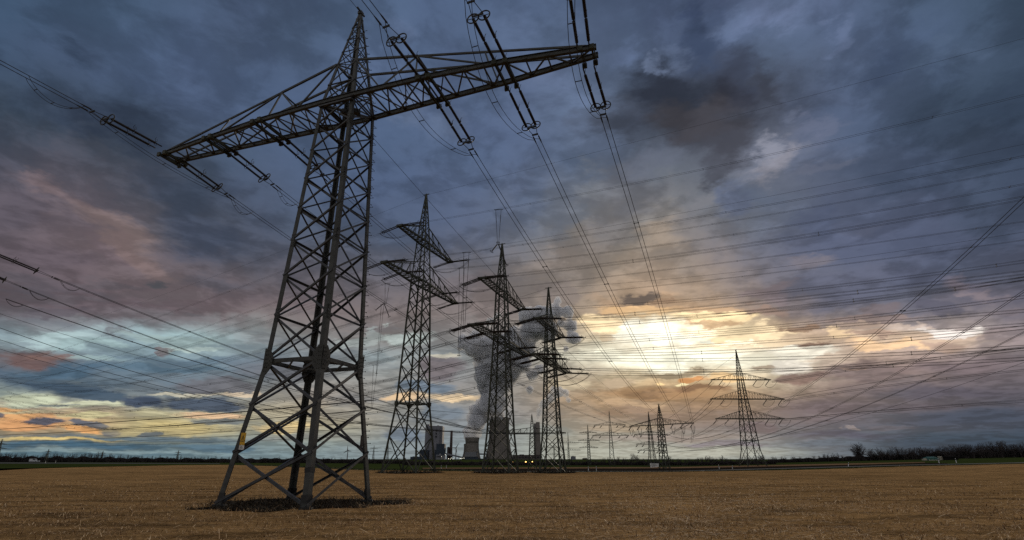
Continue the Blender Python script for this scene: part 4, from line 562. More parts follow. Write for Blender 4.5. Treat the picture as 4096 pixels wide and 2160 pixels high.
class MB:
    """collects prisms, tubes and lathes and links them as one mesh object"""
    def __init__(s): s.v = []; s.f = []
    def add(s, vs, fs):
        o = len(s.v); s.v += [tuple(float(c) for c in p) for p in vs]; s.f += [tuple(i + o for i in f) for f in fs]
    def prism(s, base, top):
        n = len(base)
        s.add(list(base) + list(top), [tuple(range(n))[::-1], tuple(range(n, 2 * n))] + [(i, (i + 1) % n, n + (i + 1) % n, n + i) for i in range(n)])
    def bar(s, p, q, w, h=None, up=None):
        p, q = np.asarray(p, float), np.asarray(q, float); h = h or w
        d = unit(q - p); up = V3(0, 0, 1) if up is None else up
        if abs(d @ up) > 0.97: up = V3(1, 0.2, 0)
        a = unit(np.cross(d, up)); b = np.cross(a, d)
        k = [(-a * w - b * h) / 2, (a * w - b * h) / 2, (a * w + b * h) / 2, (-a * w + b * h) / 2]
        s.prism([p + i for i in k], [q + i for i in k])
    def angle(s, p, q, w, t, d1, d2):
        """an L section whose outer corner runs from p to q, flanges along d1 and d2"""
        p, q = np.asarray(p, float), np.asarray(q, float); d = unit(q - p)
        d1 = unit(d1 - d * (d1 @ d)); d2 = unit(d2 - d * (d2 @ d))
        k = [V3(0, 0, 0), d1 * w, d1 * w + d2 * t, d1 * t + d2 * t, d1 * t + d2 * w, d2 * w]
        s.prism([p + i for i in k], [q + i for i in k])
    def box(s, c, x, y, z, rot=0.0):
        c = np.asarray(c, float); a = heading(rot) * x / 2; b = heading(rot + 90) * y / 2; u = V3(0, 0, z / 2)
        s.prism([c - a - b - u, c + a - b - u, c + a + b - u, c - a + b - u], [c - a - b + u, c + a - b + u, c + a + b + u, c - a + b + u])
    def tube(s, pts, r, n=5):
        pts = [np.asarray(p, float) for p in pts]; vs = []; fs = []
        up = V3(0, 0, 1)
        for i, p in enumerate(pts):
            d = unit(pts[min(i + 1, len(pts) - 1)] - pts[max(i - 1, 0)])
            u = up if abs(d @ up) < 0.98 else V3(1, 0, 0)
            a = unit(np.cross(d, u)); b = np.cross(a, d)
            rr = r[i] if hasattr(r, '__len__') else r
            for k in range(n):
                t = 2 * math.pi * k / n; vs.append(p + (a * math.cos(t) + b * math.sin(t)) * rr)
        for i in range(len(pts) - 1):
            for k in range(n):
                fs.append((i * n + k, i * n + (k + 1) % n, (i + 1) * n + (k + 1) % n, (i + 1) * n + k))
        fs.append(tuple(range(n))[::-1]); fs.append(tuple((len(pts) - 1) * n + k for k in range(n)))
        s.add(vs, fs)
    def lathe(s, p, d, prof, n=10):
        """prof: (distance along d, radius)"""
        d = unit(np.asarray(d, float)); s.tube([np.asarray(p, float) + d * t for t, _ in prof], [r for _, r in prof], n)
    def ring(s, c, axis, rad, r, n=20, m=6):
        c = np.asarray(c, float); axis = unit(np.asarray(axis, float)); u = V3(0, 0, 1) if abs(axis[2]) < 0.95 else V3(1, 0, 0)
        a = unit(np.cross(axis, u)); b = np.cross(a, axis); vs = []; fs = []
        for i in range(n):
            t = 2 * math.pi * i / n; e = a * math.cos(t) + b * math.sin(t)
            for k in range(m):
                q = 2 * math.pi * k / m; vs.append(c + e * (rad + r * math.cos(q)) + axis * r * math.sin(q))
        for i in range(n):
            for k in range(m):
                fs.append((i * m + k, ((i + 1) % n) * m + k, ((i + 1) % n) * m + (k + 1) % m, i * m + (k + 1) % m))
        s.add(vs, fs)
    def build(s, name, mat, parent=None, smooth=False, recalc=True):
        o = (0, 0, 0)
        if parent is not None:
            p = parent
            o = V3(0, 0, 0)
            while p is not None: o = o + np.array(p.location); p = p.parent
        me = bpy.data.meshes.new(name)
        me.from_pydata([(v[0] - o[0], v[1] - o[1], v[2] - o[2]) for v in s.v], [], s.f)
        me.materials.append(mat); me.update()
        if smooth: me.shade_smooth()
        ob = bpy.data.objects.new(name, me); COL.objects.link(ob)
        if parent is not None: ob.parent = parent
        return ob

def tag(o, label=None, cat=None, group=None, kind=None):
    if label: o['label'] = label
    if cat: o['category'] = cat
    if group: o['group'] = group
    if kind: o['kind'] = kind
    return o
def thing(name, label, cat, loc, group=None):
    o = bpy.data.objects.new(name, None); COL.objects.link(o); o.location = tuple(float(v) for v in loc)
    o.empty_display_size = 0.5
    return tag(o, label, cat, group)
def lin3(r, g, b):
    f = lambda v: v / 12.92 if v <= 0.04045 else ((v + 0.055) / 1.055) ** 2.4
    return (f(r / 255), f(g / 255), f(b / 255))

# ------------------------------------------------------------------ materials
MATS = {}
def mat(name, col, rough=0.6, metal=0.0, var=0.25, scale=3.0, col2=None, bump=0.0, spec=0.4, emit=None, lo=0.35, hi=0.65, coords='Object'):
    m = bpy.data.materials.new(name); m.use_nodes = True; nt = m.node_tree; N = nt.nodes; L = nt.links
    b = N['Principled BSDF']; b.inputs['Roughness'].default_value = rough; b.inputs['Metallic'].default_value = metal
    b.inputs['Specular IOR Level'].default_value = spec
    tc = N.new('ShaderNodeTexCoord'); n = N.new('ShaderNodeTexNoise'); n.inputs['Scale'].default_value = scale; n.inputs['Detail'].default_value = 6
    L.new(tc.outputs[coords], n.inputs['Vector'])
    mp = N.new('ShaderNodeMapRange'); mp.inputs[1].default_value = lo; mp.inputs[2].default_value = hi; L.new(n.outputs[0], mp.inputs[0])
    mx = N.new('ShaderNodeMix'); mx.data_type = 'RGBA'; L.new(mp.outputs[0], mx.inputs[0])
    c2 = col2 or tuple(c * (1 - var) for c in col)
    c1 = col if col2 else tuple(min(1, c * (1 + var)) for c in col)
    mx.inputs[6].default_value = (*c1, 1); mx.inputs[7].default_value = (*c2, 1); L.new(mx.outputs[2], b.inputs['Base Color'])
    if bump:
        bn = N.new('ShaderNodeBump'); bn.inputs['Strength'].default_value = bump; L.new(n.outputs[0], bn.inputs['Height']); L.new(bn.outputs[0], b.inputs['Normal'])
    if emit:
        b.inputs['Emission Color'].default_value = (*emit[0], 1); b.inputs['Emission Strength'].default_value = emit[1]
    MATS[name] = m
    return m
STEEL = mat('olive_steel', (0.042, 0.044, 0.041), 0.55, 0.2, 0.3, 2.5)
STEEL2 = mat('galvanised_brace', (0.050, 0.053, 0.058), 0.5, 0.3, 0.3, 3.0)
DSTEEL = mat('green_black_steel', (0.042, 0.047, 0.034), 0.6, 0.2, 0.3, 1.5)
TAR = mat('tar_coat', (0.012, 0.012, 0.012), 0.6, 0.0, 0.4, 4)
CERAMIC = mat('dark_glazed_ceramic', (0.018, 0.014, 0.013), 0.65, 0.0, 0.2, 5)
FITTING = mat('dull_fitting', (0.03, 0.03, 0.028), 0.65, 0.2, 0.2, 6)
CABLE = mat('dark_aluminium_cable', (0.035, 0.035, 0.037), 0.6, 0.3, 0.15, 0.5)
CONC = mat('cooling_tower_concrete', (0.17, 0.155, 0.14), 0.9, 0, 0.14, 0.02)
CONC_D = mat('stained_concrete', (0.13, 0.125, 0.12), 0.9, 0, 0.18, 0.03)
CLAD = mat('pale_cladding', (0.18, 0.185, 0.21), 0.6, 0, 0.08, 0.02)
CLAD_G = mat('grey_cladding', (0.16, 0.17, 0.19), 0.6, 0, 0.1, 0.03)
CLAD_B = mat('blue_cladding', (0.022, 0.035, 0.055), 0.6, 0, 0.2, 0.03)
BRICK = mat('red_brown_brick', (0.07, 0.05, 0.047), 0.9, 0, 0.25, 0.05)
BRICK_L = mat('dull_brick_hall', (0.10, 0.085, 0.085), 0.9, 0, 0.2, 0.05)
DARKW = mat('dark_opening', (0.012, 0.012, 0.015), 0.4, 0, 0.2, 1)
WHITE = mat('white_plastic', (0.6, 0.6, 0.6), 0.5, 0, 0.05, 5)
BARK = mat('bare_twig', (0.046, 0.037, 0.037), 0.9, 0, 0.3, 0.6)
BARK_D = mat('dark_undergrowth', (0.030, 0.024, 0.024), 0.95, 0, 0.35, 0.25)
YELLOW = mat('warning_yellow', (0.62, 0.36, 0.02), 0.5, 0, 0.06, 6)
BLACK = mat('black_paint', (0.015, 0.015, 0.015), 0.5, 0, 0.1, 6)
SIGNW = mat('sign_white', (0.68, 0.68, 0.66), 0.6, 0, 0.1, 6)
GREYTXT = mat('grey_print', (0.16, 0.16, 0.16), 0.6, 0, 0.1, 6)
TEAL = mat('teal_tarpaulin', (0.035, 0.115, 0.105), 0.6, 0, 0.25, 0.9)
LOGC = mat('pale_timber', (0.36, 0.33, 0.27), 0.8, 0, 0.25, 2)
LAMP_W = mat('lit_white_lamp', (1, 1, 1), 0.5, 0, 0, 1, emit=((1.0, 0.95, 0.75), 3.0))
LAMP_A = mat('lit_amber_lamp', (1, 0.8, 0.4), 0.5, 0, 0, 1, emit=((1.0, 0.55, 0.16), 5.0))
SHED = mat('dark_shed_board', (0.014, 0.013, 0.013), 1.0, 0, 0.2, 1, spec=0.0)
GLASS = mat('dark_window', (0.02, 0.025, 0.03), 0.15, 0, 0.1, 1)
CARW = mat('pale_car_paint', (0.55, 0.57, 0.6), 0.35, 0.1, 0.04, 3)
RUBBER = mat('tyre_rubber', (0.012, 0.012, 0.012), 0.8, 0, 0.1, 3)
TURB = mat('turbine_grey', (0.13, 0.13, 0.14), 0.5, 0, 0.05, 0.2)

def field_material(name, c_hi, c_lo, c_dark, scale, dark_amt, rows=None, bump=0.5):
    m = bpy.data.materials.new(name); m.use_nodes = True; nt = m.node_tree; N = nt.nodes; L = nt.links
    b = N['Principled BSDF']; b.inputs['Roughness'].default_value = 1.0; b.inputs['Specular IOR Level'].default_value = 0.0
    tc = N.new('ShaderNodeTexCoord')
    def noise(sc, det, vec=None, rough=0.6):
        n = N.new('ShaderNodeTexNoise'); n.inputs['Scale'].default_value = sc; n.inputs['Detail'].default_value = det; n.inputs['Roughness'].default_value = rough
        L.new(vec or tc.outputs['Object'], n.inputs['Vector']); return n.outputs[0]
    def mr(v, a, b_):
        q = N.new('ShaderNodeMapRange'); q.inputs[1].default_value = a; q.inputs[2].default_value = b_; L.new(v, q.inputs[0]); return q.outputs[0]
    def mixc(f, a, b_):
        q = N.new('ShaderNodeMix'); q.data_type = 'RGBA'; L.new(f, q.inputs[0])
        for i, c in ((6, a), (7, b_)):
            if isinstance(c, tuple): q.inputs[i].default_value = (*c, 1)
            else: L.new(c, q.inputs[i])
        return q.outputs[2]
    mp = N.new('ShaderNodeMapping'); mp.inputs['Scale'].default_value = (.35, 1.0, 1.0); L.new(tc.outputs['Object'], mp.inputs[0])
    fine = noise(scale, 10, None, 0.75); mid = noise(scale * 0.16, 8, mp.outputs[0], .68); big = noise(scale * 0.014, 5, mp.outputs[0])
    c = mixc(mr(fine, 0.38, 0.62), c_lo, c_hi)
    c = mixc(mr(mid, 0.62 - dark_amt, 0.80 - dark_amt * 0.6), c, c_dark)
    q = N.new('ShaderNodeMix'); q.data_type = 'RGBA'; q.blend_type = 'MULTIPLY'; q.inputs[0].default_value = 0.55
    L.new(c, q.inputs[6]); mm = N.new('ShaderNodeMapRange'); mm.inputs[1].default_value = 0.3; mm.inputs[2].default_value = 0.7; mm.inputs[3].default_value = 0.45; mm.inputs[4].default_value = 1.3
    L.new(big, mm.inputs[0]); L.new(mm.outputs[0], q.inputs[7])
    L.new(q.outputs[2], b.inputs['Base Color'])
    bn = N.new('ShaderNodeBump'); bn.inputs['Strength'].default_value = bump; bn.inputs['Distance'].default_value = 0.12; L.new(fine, bn.inputs['Height']); L.new(bn.outputs[0], b.inputs['Normal'])
    return m
STRAW_HI, STRAW_LO, STRAW_DK = (0.54, 0.327, 0.142), (0.22, 0.132, 0.058), (0.065, 0.041, 0.021)
M_STUBBLE = field_material('stubble_ground', STRAW_HI, STRAW_LO, STRAW_DK, 3.2, 0.16, bump=1.0)
M_MEADOW = field_material('dull_meadow', (0.055, 0.075, 0.022), (0.028, 0.040, 0.012), (0.022, 0.024, 0.012), 1.5, 0.1)
M_DARK = field_material('ploughed_soil', (0.035, 0.027, 0.022), (0.018, 0.014, 0.012), (0.012, 0.010, 0.009), 2.0, 0.1)
M_BROWN = field_material('brown_strip', (0.26, 0.165, 0.10), (0.17, 0.105, 0.06), (0.10, 0.065, 0.04), 1.2, 0.05)
M_TRACK = field_material('gravel_track', (0.22, 0.22, 0.21), (0.15, 0.15, 0.145), (0.10, 0.10, 0.10), 3.0, 0.0)
M_ROAD = field_material('asphalt_road', (0.15, 0.15, 0.16), (0.10, 0.10, 0.11), (0.06, 0.06, 0.07), 2.0, 0.0)
M_SOIL = field_material('dark_bare_soil', (0.035, 0.026, 0.019), (0.016, 0.012, 0.010), (0.010, 0.008, 0.007), 4.0, 0.1)

# ------------------------------------------------------------------ ground
def rise(x): return 0.023 * min(max(x - 70, 0), 200)
def pts3(s): return list(s)
def sheet(name, a, b, m, label=None):
    mb = MB(); n = len(a); mb.add(list(a) + list(b), [(i, i + 1, n + i + 1, n + i) for i in range(n - 1)])
    o = mb.build(name, m); o['kind'] = 'structure'
    return o
gx = [-9000, 70, 270, 9000]
mb = MB()
for i in range(3):
    x0, x1 = gx[i], gx[i + 1]; h0, h1 = rise(x0), rise(x1)
    ys = [(-3000, 1), (330, 1), (460, 0), (12000, 0)]
    for (ya, ka), (yb, kb) in zip(ys, ys[1:]):
        mb.add([(x0, ya, h0 * ka), (x1, ya, h1 * ka), (x1, yb, h1 * kb), (x0, yb, h0 * kb)], [(0, 1, 2, 3)])
tag(mb.build('ground', M_MEADOW), kind='structure')
edge = pts3(FIELD_EDGE)
sheet('stubble_field', edge, [(x, -40.0, z) for x, y, z in edge], M_STUBBLE)
sheet('gravel_track', pts3(TRACK_FAR), pts3(TRACK_NEAR), M_TRACK)
sheet('ploughed_field', pts3(DARK_FAR), pts3(DARK_NEAR), M_DARK)
sheet('fallow_field', pts3(BROWN_FAR), pts3(BROWN_NEAR), M_BROWN)
sheet('road', pts3(ROAD_FAR), pts3(ROAD_NEAR), M_ROAD)

def bulk(name, verts, faces_n, m, kind='stuff'):
    """numpy mesh: verts (n,3), consecutive runs of faces_n vertices are faces"""
    me = bpy.data.meshes.new(name); n = len(verts); nf = n // faces_n
    me.vertices.add(n); me.vertices.foreach_set('co', verts.astype(np.float32).ravel())
    me.loops.add(n); me.loops.foreach_set('vertex_index', np.arange(n, dtype=np.int32))
    me.polygons.add(nf); me.polygons.foreach_set('loop_start', np.arange(0, n, faces_n, dtype=np.int32))
    me.update(calc_edges=True); me.materials.append(m)
    o = bpy.data.objects.new(name, me); COL.objects.link(o)
    if kind: o['kind'] = kind
    return o
def blades(pos, length, width, tilt, rng):
    """one bent blade per position: two quads"""
    n = len(pos); a = rng.uniform(0, 2 * np.pi, n); d = np.stack([np.cos(a), np.sin(a), np.zeros(n)], 1)
    s = np.stack([-d[:, 1], d[:, 0], np.zeros(n)], 1) * (width / 2)[:, None]
    up = np.array([0, 0, 1.0])
    t1 = tilt; t2 = tilt * rng.uniform(0.2, 0.9, n)
    l = length / 2
    m = pos + d * (np.cos(t1) * l)[:, None] + up * (np.sin(t1) * l)[:, None]
    e = m + d * (np.cos(t2) * l)[:, None] + up * (np.sin(t2) * l)[:, None]
    return np.stack([pos - s, pos + s, m + s * .9, m - s * .9, m - s * .9, m + s * .9, e + s * .4, e - s * .4], 1).reshape(-1, 3)
def straw_mat(name, stops):
    m = bpy.data.materials.new(name); m.use_nodes = True; N = m.node_tree.nodes; L = m.node_tree.links
    b = N['Principled BSDF']; b.inputs['Roughness'].default_value = 0.75; b.inputs['Specular IOR Level'].default_value = 0.25
    g = N.new('ShaderNodeNewGeometry'); rp = N.new('ShaderNodeValToRGB')
    rp.color_ramp.elements[0].position = stops[0][0]; rp.color_ramp.elements[0].color = (*stops[0][1], 1)
    rp.color_ramp.elements[1].position = stops[-1][0]; rp.color_ramp.elements[1].color = (*stops[-1][1], 1)
    for p, c in stops[1:-1]:
        e = rp.color_ramp.elements.new(p); e.color = (*c, 1)
    L.new(g.outputs['Random Per Island'], rp.inputs[0]); L.new(rp.outputs[0], b.inputs['Base Color'])
    return m
M_STRAW = straw_mat('straw', [(0.0, (0.05, 0.031, 0.018)), (0.45, (0.30, 0.178, 0.082)), (0.82, (0.55, 0.35, 0.175)), (1.0, (0.90, 0.69, 0.43))])
M_WEED = straw_mat('dead_weed', [(0.0, (0.012, 0.010, 0.007)), (0.6, (0.03, 0.024, 0.013)), (1.0, (0.12, 0.08, 0.04))])
M_GRASS = straw_mat('verge_grass', [(0.0, (0.02, 0.032, 0.010)), (0.6, (0.05, 0.068, 0.02)), (1.0, (0.14, 0.12, 0.05))])
T1C = V3(-12.12, 32.11, 0); A1 = heading(-18.03); B1 = heading(71.97)
def patch_r(x, y):
    """signed reach of the bare soil under the huge pylon: <1 inside"""
    dx, dy = x - T1C[0], y - T1C[1]; an = np.arctan2(dy, dx)
    rad = 1 + 0.14 * np.sin(3 * an + 1) + 0.10 * np.sin(7 * an) + 0.08 * np.sin(13 * an + 2)
    return np.hypot(dx / 5.3, dy / 4.1) / rad
def field_ok(x, y):
    ex = np.array([e[0] for e in edge]); ey = np.array([e[1] for e in edge])
    return y < np.interp(x, ex, ey) - 0.3
def make_stubble():
    rng = np.random.default_rng(3); P = []; Ln = []; Wd = []; Tl = []
    for r0, r1, dens, ln, wd in ((13.5, 20, 190, .20, .015), (20, 27, 130, .20, .018), (27, 38, 70, .21, .024), (38, 56, 26, .20, .032), (56, 84, 8, .20, .045)):
        area = math.radians(100) / 2 * (r1 * r1 - r0 * r0); n = int(area * dens)
        r = np.sqrt(rng.uniform(r0 * r0, r1 * r1, n)); a = rng.uniform(R(-50), R(50), n)
        x, y = r * np.sin(a), r * np.cos(a)
        # thin, matted and bare places
        cl = np.sin(x * 0.55 + 1.7 * np.sin(y * 0.8)) * np.sin(y * 1.5 + 1.3 * np.sin(x * 0.45)) + 0.7 * np.sin(x * 1.7 + y * 1.1 + 2 * np.sin(y)) * np.sin(y * 3.1 - x * 0.6) + .5 * np.sin(x * .21 + 1) * np.sin(y * .33)
        keep = (rng.uniform(-0.65, 0.65, n) < cl + 0.36) & (patch_r(x, y) > 0.80 + .25 * rng.uniform(0, 1, n)) & field_ok(x, y)
        x, y = x[keep], y[keep]; n = len(x)
        P.append(np.stack([x, y, np.full(n, 0.0)], 1)); Ln.append(ln * rng.uniform(.45, 1.5, n)); Wd.append(wd * rng.uniform(.6, 1.4, n))
        Tl.append(np.where(rng.uniform(0, 1, n) < .84, rng.uniform(.0, .4, n), rng.uniform(.5, 1.4, n)))
    # long pale straws left lying on top
    n = 1600; r = np.sqrt(rng.uniform(13.5 ** 2, 45 ** 2, n)); a = rng.uniform(R(-50), R(50), n); x, y = r * np.sin(a), r * np.cos(a); k = patch_r(x, y) > .9; n = int(k.sum())
    P.append(np.stack([x[k], y[k], np.full(n, .06)], 1)); Ln.append(rng.uniform(.5, 1.1, n)); Wd.append(rng.uniform(.018, .03, n)); Tl.append(rng.uniform(-.05, .3, n))
    P = np.concatenate(P); v = blades(P, np.concatenate(Ln), np.concatenate(Wd), np.concatenate(Tl), rng)
    bulk('stubble', v, 4, M_STRAW)
make_stubble()
def make_weeds():
    rng = np.random.default_rng(5)
    # matted dark weeds on the bare soil, and taller stalks along its rim
    n = 9000; x = rng.uniform(-8, 8, n) + T1C[0]; y = rng.uniform(-6.5, 6.5, n) + T1C[1]; q = patch_r(x, y)
    k = q < 1.04; x, y, q = x[k], y[k], q[k]; n = len(x)
    ln = np.where(q > .8, rng.uniform(.10, .38, n), rng.uniform(.06, .25, n)); tl = rng.uniform(.1, 1.3, n)
    v = [blades(np.stack([x, y, np.full(n, .03)], 1), ln, rng.uniform(.015, .04, n), tl, rng)]
    for c, rx in SMALL_PATCHES:
        n = 700; a = rng.uniform(0, 2 * np.pi, n); r = np.sqrt(rng.uniform(0, 1, n)) * rx
        v.append(blades(np.stack([c[0] + r * np.cos(a), c[1] + r * np.sin(a), np.full(n, .03)], 1), rng.uniform(.2, .7, n), rng.uniform(.06, .14, n), rng.uniform(.3, 1.4, n), rng))
    bulk('dead_weeds', np.concatenate(v), 4, M_WEED)
SMALL_PATCHES = [((-19.06, 102.97), 6.0), ((-2.1, 102.06), 5.0), ((7.5, 102.06), 4.2)]
make_weeds()
def soil(name, c, f, z, n=64):
    mb = MB(); vs = [(c[0], c[1], z)]
    for i in range(n):
        t = 2 * math.pi * i / n; r = f(t); vs.append((c[0] + r * math.cos(t), c[1] + r * math.sin(t), z))
    mb.add(vs, [(0, 1 + i, 1 + (i + 1) % n) for i in range(n)])
    return tag(mb.build(name, M_SOIL), kind='structure')
def r1(t):
    rad = 1 + 0.14 * math.sin(3 * t + 1) + 0.10 * math.sin(7 * t) + 0.08 * math.sin(13 * t + 2)
    # the same outline as patch_r, written as a radius
    return rad / math.hypot(math.cos(t) / 5.3, math.sin(t) / 4.1)
soil('soil_patch', T1C, r1, 0.03, 120)
for (c, rx) in SMALL_PATCHES:
    soil('soil_patch', c, lambda t, rx=rx: rx * (1 + .12 * math.sin(3 * t) + .08 * math.sin(7 * t + 1)), 0.035, 40)
def make_verge():
    rng = np.random.default_rng(9); v = []
    ex = np.array([e[0] for e in edge]); ey = np.array([e[1] for e in edge])
    n = 26000; x = np.concatenate([rng.uniform(-260, -8, n - 4000), rng.uniform(-8, 120, 4000)]); y = np.interp(x, ex, ey) + rng.uniform(0, 1, n) ** 2 * np.where(x < -8, 12.0, .8)
    z = 0.023 * np.clip(x - 70, 0, 200)
    v.append(blades(np.stack([x, y, z], 1), rng.uniform(.10, .32, n), rng.uniform(.06, .18, n), rng.uniform(.4, 1.4, n), rng))
    bulk('verge_grass', np.concatenate(v), 4, M_GRASS)
make_verge()

# ------------------------------------------------------------------ the huge pylon
def lerp_levels(levels, z): return float(np.interp(z, [l[0] for l in levels], [l[1] for l in levels]))
def corner(c, a, b, levels, sx, sy, z):
    w = lerp_levels(levels, z); return c + a * (sx * w) + b * (sy * w) + V3(0, 0, z)
SIDES = [(-1, -1), (1, -1), (1, 1), (-1, 1)]       # around the base
def huge_pylon():
    lv = [(0, 2.92), (7.85, 2.016), (26.61, 1.36), (30.35, 0.863), (35.9, 0.10)]
    root = thing('lattice_pylon', 'huge single-arm lattice pylon standing on bare soil in the stubble', 'pylon', T1C)
    P = lambda s, z: corner(T1C, A1, B1, lv, s[0], s[1], z)
    for s in SIDES:
        mb = MB(); d1, d2 = A1 * -s[0], B1 * -s[1]
        zs = [0.0, 2.7, 7.85, 15.7, 22.5, 26.61, 30.35, 35.9]; ws = [.33, .32, .31, .28, .25, .23, .15, .11]
        for i in range(len(zs) - 1):
            mb.angle(P(s, zs[i]), P(s, zs[i + 1]), ws[i], .05, d1, d2)
        # splice plates with bolts
        for z in (10.65, 15.7, 20.3, 24.7):
            for dd, nn in ((d1, -d2), (d2, -d1)):
                q = P(s, z); mb.bar(q + dd * .15 + nn * .012 - V3(0, 0, .45), q + dd * .15 + nn * .012 + V3(0, 0, .45), .24, .024, nn)
                for k in range(5):
                    for e in (-.06, .06): mb.lathe(q + dd * (.15 + e) + nn * .02 + V3(0, 0, -.36 + k * .18), nn, [(0, .022), (.03, .022)], 6)
        leg = mb.build('leg', STEEL, root)
        fb = MB(); off = (A1 * s[0] + B1 * s[1]) * .006
        fb.angle(P(s, -.1) + off, P(s, .72) + off, .40, .07, d1, d2)
        fb.bar(P(s, -.3) + (d1 + d2) * .15, P(s, .12) + (d1 + d2) * .15, .62, .62)
        fb.build('leg_base', TAR, leg)
        if s == (1, -1):
            bb = MB(); bb.angle(P(s, 1.78) + off, P(s, 2.02) + off, .37, .06, d1, d2); bb.build('black_band', TAR, leg)
    zn = [0.15, 2.7, 5.28, 7.85, 10.65, 13.25, 15.7, 18.05, 20.3, 22.55, 24.7, 26.61]
    for k in range(4):
        s, t = SIDES[k], SIDES[(k + 1) % 4]
        nrm = unit((A1 * (s[0] + t[0]) + B1 * (s[1] + t[1]))); mb = MB()
        for i in range(len(zn) - 1):
            w = .14 if i < 3 else (.12 if i < 7 else .10)
            for (p, q, o) in ((P(s, zn[i]), P(t, zn[i + 1]), .03), (P(t, zn[i]), P(s, zn[i + 1]), -.09)):
                d = unit(q - p); mb.angle(p + nrm * o, q + nrm * o, w, .03, np.cross(nrm, d), -nrm)
        if k in (1, 3):
            for z in zn[4:]:
                p, q = P(s, z + .02), P(t, z + .02); mb.angle(p - nrm * .14, q - nrm * .14, .13, .03, V3(0, 0, -1), -nrm)
        mb.build('face_bracing', STEEL2, root)
    # waist frame with its gusset plates
    mb = MB(); z = 7.85
    for k in range(4):
        s, t = SIDES[k], SIDES[(k + 1) % 4]; nrm = unit((A1 * (s[0] + t[0]) + B1 * (s[1] + t[1])))
        mb.bar(P(s, z) - nrm * .05, P(t, z) - nrm * .05, .10, .24)
        mb.bar((P(s, z) + P(t, z)) / 2 - V3(0, 0, .06), (P(t, z) + P(SIDES[(k + 2) % 4], z)) / 2 - V3(0, 0, .06), .07, .12)
    mb.build('waist_frame', STEEL, root)
    for s in SIDES:
        mb = MB(); d1, d2 = A1 * -s[0], B1 * -s[1]; q = P(s, 7.85)
        for dd, nn in ((d1, -d2), (d2, -d1)):
            o = q + nn * .05
            mb.prism([o + dd * x + V3(0, 0, zz) for x, zz in ((-.02, -.75), (.30, -.75), (.62, -.3), (.62, .3), (.30, .75), (-.02, .75))],
                     [o + nn * .025 + dd * x + V3(0, 0, zz) for x, zz in ((-.02, -.75), (.30, -.75), (.62, -.3), (.62, .3), (.30, .75), (-.02, .75))])
            for bx, bz in [(.1, -.6 + .24 * i) for i in range(6)] + [(.24, -.6 + .24 * i) for i in range(6)] + [(.4, -.24), (.4, 0), (.4, .24), (.54, -.12), (.54, .12)]:
                mb.lathe(o + nn * .024 + dd * bx + V3(0, 0, bz), nn, [(0, .032), (.035, .032)], 6)
        mb.build('gusset_plate', STEEL, root)
    # upper cage and peak
    mb = MB(); zu = [26.61, 28.3, 30.35, 31.6, 32.9, 34.2, 35.3]
    for k in range(4):
        s, t = SIDES[k], SIDES[(k + 1) % 4]; nrm = unit((A1 * (s[0] + t[0]) + B1 * (s[1] + t[1])))
        for i in range(len(zu) - 1):
            w = .10 if i < 2 else .058
            for p, q, o in ((P(s, zu[i]), P(t, zu[i + 1]), .02), (P(t, zu[i]), P(s, zu[i + 1]), -.05)):
                mb.bar(p + nrm * o, q + nrm * o, w, .04, nrm)
            mb.bar(P(s, zu[i]), P(t, zu[i]), w, .05)
    mb.bar(P((-1, -1), 30.35), P((1, 1), 30.35), .08); mb.bar(P((1, -1), 30.35) + V3(0, 0, .09), P((-1, 1), 30.35) + V3(0, 0, .09), .08)
    mb.build('peak_bracing', STEEL2, root)
    mb = MB(); tp = T1C + V3(0, 0, 35.9); mb.box(tp + V3(0, 0, .05), .34, .34, .25, -18); mb.bar(tp - B1 * .5 + V3(0, 0, .2), tp + B1 * .5 + V3(0, 0, .2), .12, .1)
    mb.build('peak_cap', STEEL, root)
    # crossarm
    Z = 26.61
    nearT = [(-18.4, .17), (-12.4, -.55), (-7, -1.11), (-1.4, -1.42), (1.4, -1.5), (7, -1.51), (12.4, -1.25), (18.5, -.65)]
    farT = [(-18.4, 1.40), (-12.4, 1.37), (-7, 1.36), (-1.4, 1.40), (1.4, 1.3), (7, .95), (12.4, .66), (18.5, .06)]
    def AP(sv, which, z=Z):
        tb = nearT if which == 0 else farT if which == 1 else None
        ac = float(np.interp(sv, [q[0] for q in tb], [q[1] for q in tb])); return T1C + A1 * sv + B1 * ac + V3(0, 0, z)
    arm = MB()
    ss = [-18.4, -12.4, -7, -1.4, 1.4, 7, 12.4, 18.5]
    cr = thing('crossarm', None, None, (0, 0, 0)); cr.parent = root
    for which in (0, 1):
        mb = MB()
        for i in range(len(ss) - 1):
            p, q = AP(ss[i], which), AP(ss[i + 1], which)
            mb.bar(p, q, .07, .30); d = unit(q - p); 
            mb.bar(p - V3(0, 0, .165), q - V3(0, 0, .165), .21, .03); mb.bar(p + V3(0, 0, .165), q + V3(0, 0, .165), .21, .03)
        for sv in (-8.2, 9.2):       # bolted splices
            p, q = AP(sv - .9, which), AP(sv + .9, which); mb.bar(p, q, .12, .26)
            for k in range(9):
                c = p + (q - p) * ((k + .5) / 9)
                for zz in (-.08, .08):
                    mb.lathe(c - B1 * .09 + V3(0, 0, zz), B1, [(0, .028), (.18, .028)], 6)
        mb.build('chord', STEEL, cr)
    mb = MB()
